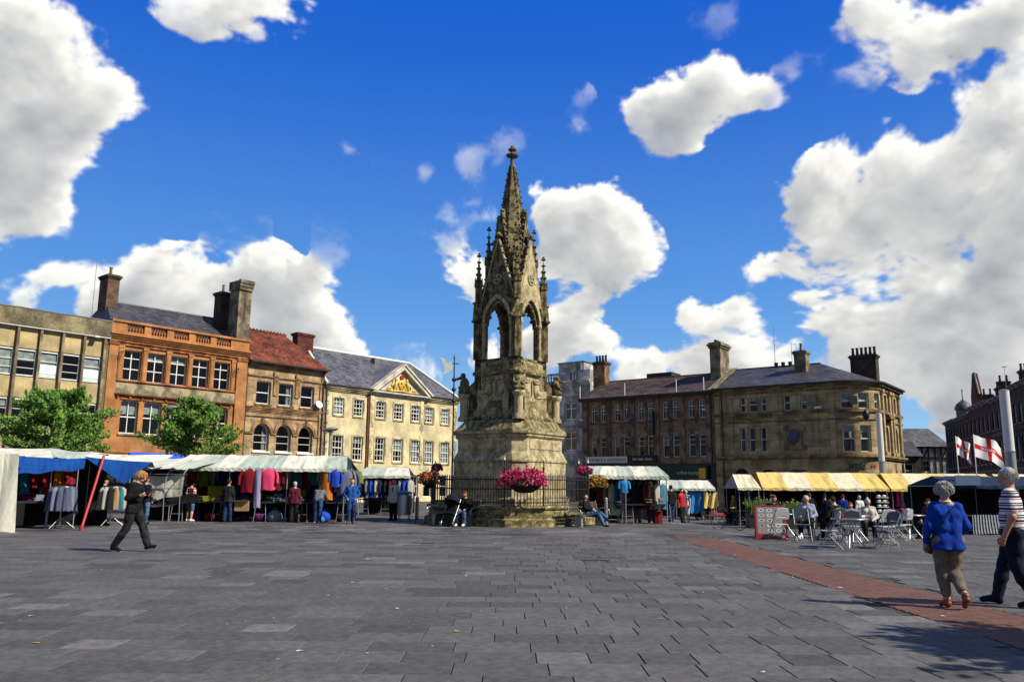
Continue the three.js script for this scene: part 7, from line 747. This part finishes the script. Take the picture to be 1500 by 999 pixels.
// shoppers and sitters
person('man in blue hooded top and jeans strolling from the long striped stall', -6.25, -32.7, rad(12), 1.76, { ...stand, elL: [0.165, 0.645, -0.02], wrL: [0.1, 0.55, 0.06], elR: [-0.165, 0.645, -0.02], wrR: [-0.1, 0.55, 0.06], knR: [-0.05, 0.285, 0.06], anR: [-0.05, 0.045, 0.08], toR: [-0.07, 0.018, 0.17], anL: [0.05, 0.05, -0.06], toL: [0.07, 0.018, 0.04] }, { top: F.hoodie, trousers: F.jeans, shoes: F.tan, hair: F.hRed }, { cell: 0.022, fat: 1.1, hood: true, long: true, hem: 0.46, topName: 'hooded_top' });
person('woman in grey top and tight jeans bending over the long striped stall', -7.65, -33.1, rad(178), 1.66, { ...stand, chest: [0, 0.70, 0.12], neck: [0, 0.75, 0.2], head: [0, 0.8, 0.28], look: [0, -0.7, 0.6], shL: [0.1, 0.74, 0.15], shR: [-0.1, 0.74, 0.15], elL: [0.14, 0.6, 0.22], wrL: [0.12, 0.52, 0.33], elR: [-0.14, 0.6, 0.22], wrR: [-0.12, 0.52, 0.33] }, { top: F.grey, trousers: F.jeans, shoes: F.white, hair: F.hDark }, { cell: 0.024, hairStyle: 'long', sleeve: 0.8, fat: 1.05, hem: 0.5 });
person('shopper in a pale open jacket over black clothes at the small white stall', -5.0, -35.6, rad(-25), 1.78, { ...stand }, { top: F.pale, open: F.black, trousers: F.black, shoes: F.black, hair: F.hDark }, { cell: 0.026, fat: 1.12, long: true, hem: 0.42, topName: 'jacket' });
const seated = sitting(0.285);
person('man in black jacket and jeans sitting on the shaded bench beside the pushchair', -1.72, -31.75, MT + 0.25, 1.76, { ...seated, head: [0, 0.665, 0.06], neck: [0, 0.585, 0.02], look: [-0.4, -0.25, 0.8], chest: [0, 0.495, 0.01] }, { top: F.black, trousers: F.jeansL, shoes: F.white, hair: F.hRed }, { cell: 0.022, fat: 1.1, hem: 0.22 });
person('woman in black jacket and jeans sitting with legs stretched out on the sunlit bench', 3.0, -32.15, rad(60), 1.66, { ...seated, chest: [0, 0.49, -0.06], neck: [0, 0.575, -0.08], head: [0, 0.665, -0.07], shL: [0.1, 0.555, -0.08], shR: [-0.1, 0.555, -0.08], elL: [0.15, 0.41, -0.02], elR: [-0.15, 0.41, -0.02], wrL: [0.03, 0.40, 0.1], wrR: [-0.03, 0.38, 0.1], look: [-0.7, 0.1, 0.7], knL: [0.05, 0.31, 0.27], anL: [0.0, 0.17, 0.48], toL: [0, 0.23, 0.54], knR: [-0.05, 0.27, 0.27], anR: [-0.03, 0.05, 0.4], toR: [-0.03, 0.02, 0.5] }, { top: F.black, trousers: F.jeansL, shoes: F.black, hair: F.hDark }, { cell: 0.022, hairStyle: 'long', hem: 0.24 });
person('grey-haired man in teal jacket and jeans seen from behind at the coat stall', 6.0, -35.6, rad(176), 1.76, { ...stand, chest: [0, 0.735, 0.02], head: [0, 0.91, 0.045], neck: [0, 0.825, 0.02], wrL: [0.1, 0.55, 0.1], wrR: [-0.1, 0.55, 0.1] }, { top: F.teal, trousers: F.jeans, shoes: F.tan, hair: F.hGrey }, { cell: 0.024, fat: 1.25, long: true, hem: 0.46, topName: 'jacket' });
person('shopper in dark coat standing close beside the man in teal', 5.45, -36.0, rad(150), 1.72, { ...stand }, { top: F.char, trousers: F.grey, shoes: F.black, hair: F.hDark }, { fat: 1.15, long: true, hem: 0.38, topName: 'coat' });
person('shopper in red plaid shirt and denim shorts at the long striped stall', -12.9, -33.6, rad(160), 1.6, { ...stand, wrL: [0.12, 0.6, 0.14], wrR: [-0.1, 0.6, 0.14], chest: [0, 0.74, 0.03], head: [0, 0.92, 0.04] }, { top: plaid, trousers: F.jeansL, shoes: F.white, hair: F.hDark }, { cell: 0.024, leg: 0.5, sleeve: 0.5, hem: 0.5, bottomName: 'shorts' });
person('person in blue and white striped shirt walking before the coffee shop stall', 9.6, -45.6, rad(-40), 1.72, { ...stand, knR: [-0.05, 0.285, 0.06], anR: [-0.05, 0.045, 0.1], toR: [-0.06, 0.018, 0.19] }, { top: stripe, trousers: F.pale, shoes: F.white, hair: F.hGrey }, { hem: 0.47, sleeve: 0.5 });
person('shopper in dark jacket and jeans behind the man with the phone', -13.6, -31.0, rad(170), 1.74, { ...stand }, { top: F.navy, trousers: F.jeansL, shoes: F.black, hair: F.hRed }, { fat: 1.15, long: true });
person('stallholder in black standing behind the goods of the long striped stall', -9.2, -35.6, rad(5), 1.72, { ...stand }, { top: F.black, trousers: F.black, shoes: F.black, hair: F.hDark }, {});
person('grey-haired person in mustard coat behind the planters', 12.0, -44.9, rad(100), 1.55, { ...stand }, { top: F.olive, trousers: F.char, shoes: F.black, hair: F.hGrey }, { long: true, hem: 0.42 });
person('shopper in pale blue waistcoat over black beside the planters', 13.2, -42.2, rad(60), 1.68, { ...stand }, { top: F.lilac, trousers: F.black, shoes: F.black, hair: F.hDark }, { sleeve: 0 });
[[15.2, -42.4, 1.72, F.navy, F.hRed, 'red-haired shopper in navy at the yellow striped stall', 170], [15.9, -42.2, 1.66, F.navy, F.hDark, 'dark-haired shopper in navy beside the yellow stall pole', 150], [16.9, -42.4, 1.66, F.blue, F.hRed, 'red-haired shopper in bright blue at the yellow striped stall', 160], [17.7, -42.3, 1.62, F.white, F.hGrey, 'grey-haired shopper in white at the yellow striped stall', 190]].forEach(([x, z, h, m, hr, l, t]) => person(l, x, z, rad(t), h, { ...stand }, { top: m, trousers: F.char, shoes: F.black, hair: hr }, { fat: 1.1 }));

[[-11.3, -33.3, 1.7, F.char, F.jeans, F.hDark, 'shopper in charcoal jacket facing the boxes of the long striped stall', 175], [-8.7, -33.5, 1.62, F.wine, F.char, F.hGrey, 'shopper in wine red coat facing the long striped stall', 190], [-14.6, -29.9, 1.68, F.black, F.char, F.hDark, 'shopper in black behind the rack of striped shirts', 120], [3.9, -38.9, 1.7, F.navy, F.jeans, F.hDark, 'shopper in navy beyond the steel bin', 160], [7.6, -39.5, 1.72, F.black, F.jeans, F.hDark, 'shopper in black between the two white stalls', 200], [8.4, -41.0, 1.66, F.red, F.char, F.hDark, 'shopper in red between the two white stalls', 30], [20.4, -41.8, 1.68, F.lilac, F.navy, F.hDark, 'shopper in pale blue beyond the stand of shoes', 150], [22.0, -41.9, 1.7, F.black, F.char, F.hRed, 'shopper in black at the stall before the bank corner', 170]].forEach(([x, z, h, m, tr, hr, l, t]) => person(l, x, z, rad(t), h, { ...stand, knR: [-0.05, 0.285, 0.04], anR: [-0.055, 0.045, 0.06], toR: [-0.07, 0.018, 0.15] }, { top: m, trousers: tr, shoes: F.black, hair: hr }, { fat: 1.12, cell: 0.034, long: true, hem: 0.45 }));
// ---------- cafe ----------
const chairWhite = mat([0.42, 0.42, 0.42], { roughness: 0.4 }), chairGrey = mat([0.04, 0.055, 0.065], { roughness: 0.4 });
function foldingChair(x, z, turn, m, label) {
  const b = thing('folding_chair', label, 'chair', [x, gy(x, z), z], turn); part(b, 'seat', new RoundedBoxGeometry(0.42, 0.03, 0.4, 2, 0.012).translate(0, 0.45, 0.03), m);
  const bk = extr([[-0.21, 0.6], [0.21, 0.6], [0.23, 0.75], [0.18, 0.9], [0, 0.93], [-0.18, 0.9], [-0.23, 0.75]], 0.02, [[[-0.12, 0.66], [0.12, 0.66], [0.13, 0.7], [-0.13, 0.7]]], 0.005); bk.rotateX(-0.22); bk.translate(0, 0.02, -0.06); part(b, 'backrest', bk, m);
  for (const s of [-0.21, 0.21]) { part(b, 'front_leg', bar([s, 0, 0.28], [s, 0.88, -0.24], 0.011), M.galv); part(b, 'rear_leg', bar([s * 0.9, 0, -0.26], [s * 0.9, 0.47, 0.16], 0.011), M.galv); } part(b, 'stretcher', [bar([-0.21, 0.13, 0.205], [0.21, 0.13, 0.205], 0.01), bar([-0.19, 0.1, -0.17], [0.19, 0.1, -0.17], 0.009)], M.galv); return b;
}
function cafeTable(x, z, label) { const b = thing('cafe_table', label, 'table', [x, gy(x, z), z]); part(b, 'table_top', lathe([[0, 0.7], [0.42, 0.7], [0.45, 0.715], [0.45, 0.73], [0.43, 0.74], [0, 0.74]], 28), mat([0.05, 0.065, 0.075], { roughness: 0.25 })); part(b, 'rim', new THREE.TorusGeometry(0.45, 0.014, 8, 28).rotateX(Math.PI / 2).translate(0, 0.722, 0), M.steel); for (let k = 0; k < 4; k++) { const a = k * Math.PI / 2 + 0.5; part(b, 'leg', tube([[Math.cos(a) * 0.05, 0.7, Math.sin(a) * 0.05], [Math.cos(a) * 0.1, 0.4, Math.sin(a) * 0.1], [Math.cos(a) * 0.36, 0.01, Math.sin(a) * 0.36]], 0.016, 12), M.steel); } }
cafeTable(8.75, -21.6, 'round dark cafe table nearest the brick band'); cafeTable(10.0, -24.4, 'round dark cafe table among the seated customers'); cafeTable(8.35, -25.6, 'round dark cafe table behind the white folding chair'); cafeTable(12.3, -25.8, 'round dark cafe table towards the striped stall');
[[8.05, -21.1, 75, chairWhite, 'white folding chair seen edge-on beside the front cafe table'], [9.55, -21.2, -70, chairGrey, 'dark folding chair turned to the front cafe table'], [9.75, -21.6, -105, chairGrey, 'dark folding chair behind the turned dark chair'], [9.1, -22.6, 190, chairGrey, 'dark folding chair on the far side of the front cafe table'], [7.85, -24.5, 12, chairWhite, 'white folding chair standing alone near the menu board'], [8.5, -24.4, -10, chairGrey, 'dark folding chair beside the lone white chair'], [9.6, -23.6, -8, chairWhite, 'white folding chair with its back to the brick band'], [10.5, -23.5, 10, chairWhite, 'white folding chair at the middle cafe table'], [11.2, -24.2, 80, chairWhite, 'white folding chair at the end of the middle cafe table'], [11.7, -25.0, 30, chairWhite, 'white folding chair near the striped stall table']].forEach(([x, z, t, m, l]) => foldingChair(x, z, rad(t + (m === chairWhite ? 180 : 0)), m, l));
const sit2 = sitting(0.29);
[[8.3, -26.4, 10, F.black, F.hRed, 'seated customer in black beside the lone white chair', 1.75], [9.3, -26.2, -30, F.lilac, F.hGrey, 'seated grey-haired customer in pale blue shirt', 1.75], [9.9, -25.5, 200, F.char, F.hDark, 'seated customer in dark jacket leaning over the middle table', 1.7], [10.6, -26.0, -40, F.red, F.hRed, 'seated customer in red top', 1.5], [11.3, -26.4, -20, F.pale, F.hGrey, 'seated white-haired customer in cream jacket', 1.66], [13.2, -26.3, -60, F.wine, F.hDark, 'seated customer in wine red at the table towards the striped stall', 1.66]].forEach(([x, z, t, m, h, l, hh]) => { person(l, x, z, rad(t), hh, { ...sit2, chest: [0, 0.495, 0.02], head: [0, 0.675, 0.04] }, { top: m, trousers: F.char, shoes: F.black, hair: h }, { fat: 1.15, hem: 0.22 }); foldingChair(x, z, rad(t), chairGrey, 'folding chair under the ' + l.replace('seated ', '')); });
single('cup', lathe([[0, 0], [0.04, 0], [0.045, 0.11], [0.04, 0.11], [0.036, 0.01]], 14), mat([0.5, 0.02, 0.02]), 'red cup on the front cafe table', 'cup', null, [8.6, 0.74, -21.7]); single('bottle', lathe([[0, 0], [0.035, 0], [0.038, 0.14], [0.015, 0.2], [0.014, 0.25], [0, 0.25]], 12), chairWhite, 'white bottle on the middle cafe table', 'bottle', null, [10.1, 0.74 + gy(10, -24.4), -24.4]);
{ // menu board
  const b = thing('menu_board', 'red-framed pavement board with pale menu sheets', 'sign', [7.8, 0, -25.2], rad(-12)), t = canvasTex(256, 320, (c, w, h) => { c.fillStyle = '#8d8a86'; c.fillRect(0, 0, w, h); const r = rng(9); for (let j = 0; j < 5; j++) for (let i = 0; i < 3; i++) { c.fillStyle = ['#d9d6cf', '#c7c3bd', '#b1998c', '#e4e2dc'][Math.floor(r() * 4)]; c.beginPath(); c.ellipse(45 + i * 82, 40 + j * 60, 30, 20, 0, 0, 7); c.fill(); c.fillStyle = ['#7a5a48', '#93705a', '#5c5a4e'][Math.floor(r() * 3)]; c.beginPath(); c.ellipse(45 + i * 82, 40 + j * 60, 16, 10, 0, 0, 7); c.fill(); } });
  for (const s of [1, -1]) { const g = sub(b, 'panel'); g.rotation.y = s > 0 ? 0 : Math.PI; const q = box(-0.4, 0.1, -0.015, 0.4, 0.98, 0.01); q.rotateX(-0.22); q.translate(0, 0, 0.24); part(g, 'board', q, mat([0.2, 0.19, 0.18])); const pl = new THREE.PlaneGeometry(0.74, 0.8); pl.translate(0, 0.55, 0.014); pl.rotateX(-0.22); pl.translate(0, 0, 0.24); part(g, 'menu_print', pl, new THREE.MeshStandardMaterial({ map: t, roughness: 0.5 })); const fr = merge([box(-0.43, 0, -0.02, 0.43, 0.13, 0.03), box(-0.43, 0.13, -0.02, -0.39, 1.0, 0.02), box(0.39, 0.13, -0.02, 0.43, 1.0, 0.02), box(-0.39, 0.97, -0.019, 0.39, 1.0, 0.019)]); fr.rotateX(-0.22); fr.translate(0, 0, 0.24); part(g, 'frame', fr, mat([0.4, 0.015, 0.015], { roughness: 0.4 })); }
}
// planters full of tall leaves
for (const [x, z, sd, l] of [[12.5, -41.4, 1, 'dark planter of grassy leaves and yellow flowers at the end of the yellow stalls'], [14.2, -41.1, 2, 'dark planter of spreading green leaves beside the yellow striped stall']]) {
  const b = thing('planter', l, 'planter', [x, gy(x, z), z]), rr = rng(70 + sd), bl = [[], []], fl = []; part(b, 'tub', [box(-0.75, 0, -0.35, 0.75, 0.62, 0.35), box(-0.8, 0.62, -0.4, 0.8, 0.7, 0.4)], M.black);
  for (let i = 0; i < 520; i++) { const px = (rr() - 0.5) * 1.4, pz = (rr() - 0.5) * 0.6, a = rr() * 6.28, ln = (sd === 1 ? 0.45 : 0.3) + rr() * 0.5, bend = 0.15 + rr() * 0.5, w = 0.018 + rr() * 0.014, f = [], P = (t, s) => [px + Math.cos(a) * bend * t * t * ln + Math.sin(a) * s * w * (1 - t), 0.68 + ln * t * (1 - 0.35 * t * bend), pz + Math.sin(a) * bend * t * t * ln - Math.cos(a) * s * w * (1 - t)]; for (let k = 0; k < 4; k++) f.push([P(k / 4, -1), P(k / 4, 1), P((k + 1) / 4, 1), P((k + 1) / 4, -1)]); bl[i % 2].push(polys(f)); if (rr() < (sd === 1 ? 0.02 : 0.035)) fl.push(new THREE.IcosahedronGeometry(0.04, 0).translate(...P(1, 0))); }
  const fo = sub(b, 'foliage'); part(fo, 'leaf_blades', bl[0], leafM([0.06, 0.17, 0.02])); part(fo, 'leaf_blades', bl[1], leafM([0.11, 0.26, 0.03])); part(b, 'blooms', fl, sd === 3 ? petalOr : petalYel);
}
// pushchair, scooters, bicycle, pigeons
{
  const b = thing('pushchair', 'black folding pushchair parked before the shaded bench', 'pushchair', [-2.25, -0.014, -31.35], rad(-20)); part(b, 'seat_shell', [new RoundedBoxGeometry(0.42, 0.5, 0.12, 3, 0.05).rotateX(-0.35).translate(0, 0.72, -0.1), new RoundedBoxGeometry(0.42, 0.12, 0.36, 3, 0.05).translate(0, 0.48, 0.1)], F.black); part(b, 'hood', lathe([[0.02, 0.34], [0.2, 0.28], [0.29, 0.12], [0.3, 0]], 14).rotateX(-0.5).translate(0, 0.86, -0.1), F.navy); part(b, 'frame', [bar([-0.24, 0.1, 0.35], [-0.24, 1.0, -0.4], 0.014), bar([0.24, 0.1, 0.35], [0.24, 1.0, -0.4], 0.014), bar([-0.24, 0.1, -0.3], [-0.24, 0.55, 0.05], 0.014), bar([0.24, 0.1, -0.3], [0.24, 0.55, 0.05], 0.014), bar([-0.24, 1.0, -0.4], [0.24, 1.0, -0.4], 0.016)], M.steel); part(b, 'basket', box(-0.2, 0.16, -0.25, 0.2, 0.34, 0.25), F.char); for (const [u, v] of [[-0.25, 0.35], [0.25, 0.35], [-0.25, -0.3], [0.25, -0.3]]) { const w = part(b, 'wheel', new THREE.TorusGeometry(0.085, 0.022, 8, 18).rotateY(Math.PI / 2).translate(u, 0.107, v), M.black); part(w, 'hub', cyl(0.03, 0.03, 0.04, 0, -0.02, 0, 10).rotateZ(Math.PI / 2).translate(u, 0.107, v), M.steel); }
  for (const [x, z, t, m, l] of [[12.9, -52.0, 100, F.red, 'red mobility scooter parked before the bank'], [14.2, -52.4, 80, F.wine, 'dark red mobility scooter parked before the bank doorway'], [12.0, -51.6, 120, F.char, 'dark mobility scooter beside the yellow cloth']]) { const s = thing('mobility_scooter', l, 'scooter', [x, gy(x, z), z], rad(t)); part(s, 'deck', new RoundedBoxGeometry(0.5, 0.14, 1.0, 3, 0.05).translate(0, 0.24, 0), m); part(s, 'rear_cover', new RoundedBoxGeometry(0.56, 0.3, 0.45, 3, 0.1).translate(0, 0.4, -0.4), m); part(s, 'front_cowl', new RoundedBoxGeometry(0.4, 0.45, 0.2, 3, 0.08).rotateX(-0.3).translate(0, 0.48, 0.5), m); part(s, 'seat', [new RoundedBoxGeometry(0.46, 0.1, 0.42, 3, 0.04).translate(0, 0.68, -0.3), new RoundedBoxGeometry(0.46, 0.5, 0.1, 3, 0.04).rotateX(-0.15).translate(0, 0.95, -0.5), bar([0, 0.4, -0.35], [0, 0.66, -0.32], 0.04)], F.black); part(s, 'tiller', [bar([0, 0.4, 0.5], [0, 0.98, 0.25], 0.03), bar([-0.26, 1.0, 0.22], [0.26, 1.0, 0.22], 0.02)], F.char); for (const [u, v] of [[-0.24, 0.5], [0.24, 0.5], [-0.27, -0.42], [0.27, -0.42]]) { const w = part(s, 'wheel', new THREE.TorusGeometry(0.1, 0.045, 8, 18).rotateY(Math.PI / 2).translate(u, 0.145, v), M.black); part(w, 'rim', cyl(0.07, 0.07, 0.06, 0, -0.03, 0, 12).rotateZ(Math.PI / 2).translate(u, 0.145, v), M.steel); } }
  const k = thing('bicycle', 'dark bicycle leaning on its stand before the planters', 'bicycle', [9.9, gy(9.9, -38), -38], rad(55)); for (const v of [-0.5, 0.5]) { const w = part(k, 'wheel', new THREE.TorusGeometry(0.31, 0.018, 8, 28).rotateY(Math.PI / 2).translate(0, 0.328, v), M.black); const sp = []; for (let i = 0; i < 10; i++) { const a = i * 0.628; sp.push(bar([0, 0.328, v], [0, 0.328 + Math.sin(a) * 0.3, v + Math.cos(a) * 0.3], 0.003, 4)); } part(w, 'spokes', sp, M.steel); } part(k, 'frame', [bar([0, 0.33, -0.5], [0, 0.33, -0.08], 0.014), bar([0, 0.33, -0.08], [0, 0.8, -0.2], 0.016), bar([0, 0.75, -0.19], [0, 0.78, 0.34], 0.016), bar([0, 0.33, -0.08], [0, 0.7, 0.37], 0.016), bar([0, 0.33, -0.5], [0, 0.75, -0.19], 0.011), bar([0, 0.33, 0.5], [0, 0.95, 0.32], 0.014)], F.char); part(k, 'saddle', new RoundedBoxGeometry(0.14, 0.06, 0.26, 3, 0.025).translate(0, 0.86, -0.22), M.black); part(k, 'handlebar', tube([[-0.28, 1.0, 0.2], [-0.15, 1.0, 0.32], [0.15, 1.0, 0.32], [0.28, 1.0, 0.2]], 0.013, 14), M.steel); part(k, 'pedals', [cyl(0.08, 0.08, 0.02, 0, -0.01, 0, 16).rotateZ(Math.PI / 2).translate(0.03, 0.33, -0.08), box(-0.14, 0.18, -0.12, -0.05, 0.2, -0.04), box(0.06, 0.46, -0.12, 0.14, 0.48, -0.04)], M.black); part(k, 'kickstand', bar([0.02, 0.32, -0.2], [0.16, 0.0, -0.24], 0.012), M.steel);
  for (const [x, z, t, c, l] of [[7.75, -24.2, 60, 0, 'grey pigeon standing in front of the menu board'], [8.35, -24.25, -100, 0, 'grey pigeon pecking beside the menu board'], [8.2, -23.7, 150, 1, 'white pigeon near the menu board'], [8.75, -23.9, 20, 0, 'grey pigeon beneath the lone white chair']]) { const p = thing('pigeon', l, 'pigeon', [x, 0.0, z], rad(t)), m = c ? F.white : mat([0.09, 0.1, 0.12]); part(p, 'body', nets([[0, 0.12, -0.03, 0, 0.14, 0.05, 0.055, 0.05], [0, 0.15, 0.06, 0, 0.21, 0.1, 0.035, 0.025], [0, 0.225, 0.11, 0, 0.222, 0.12, 0.026, 0.022], [0, 0.12, -0.05, 0, 0.1, -0.17, 0.04, 0.016], [0, 0.22, 0.13, 0, 0.213, 0.155, 0.009, 0.004], [0.02, 0.08, 0, 0.022, 0.005, 0.012, 0.01, 0.006], [-0.02, 0.08, 0, -0.022, 0.005, 0.012, 0.01, 0.006]], 0.008, 0.03), m); for (const s of [-1, 1]) { const w = new THREE.SphereGeometry(1, 10, 8); w.scale(0.014, 0.04, 0.095); w.rotateX(0.2); w.translate(s * 0.05, 0.135, -0.03); part(p, 'wing', w, c ? F.white : mat([0.2, 0.21, 0.23])); } }
}
renderer.render(scene, camera);
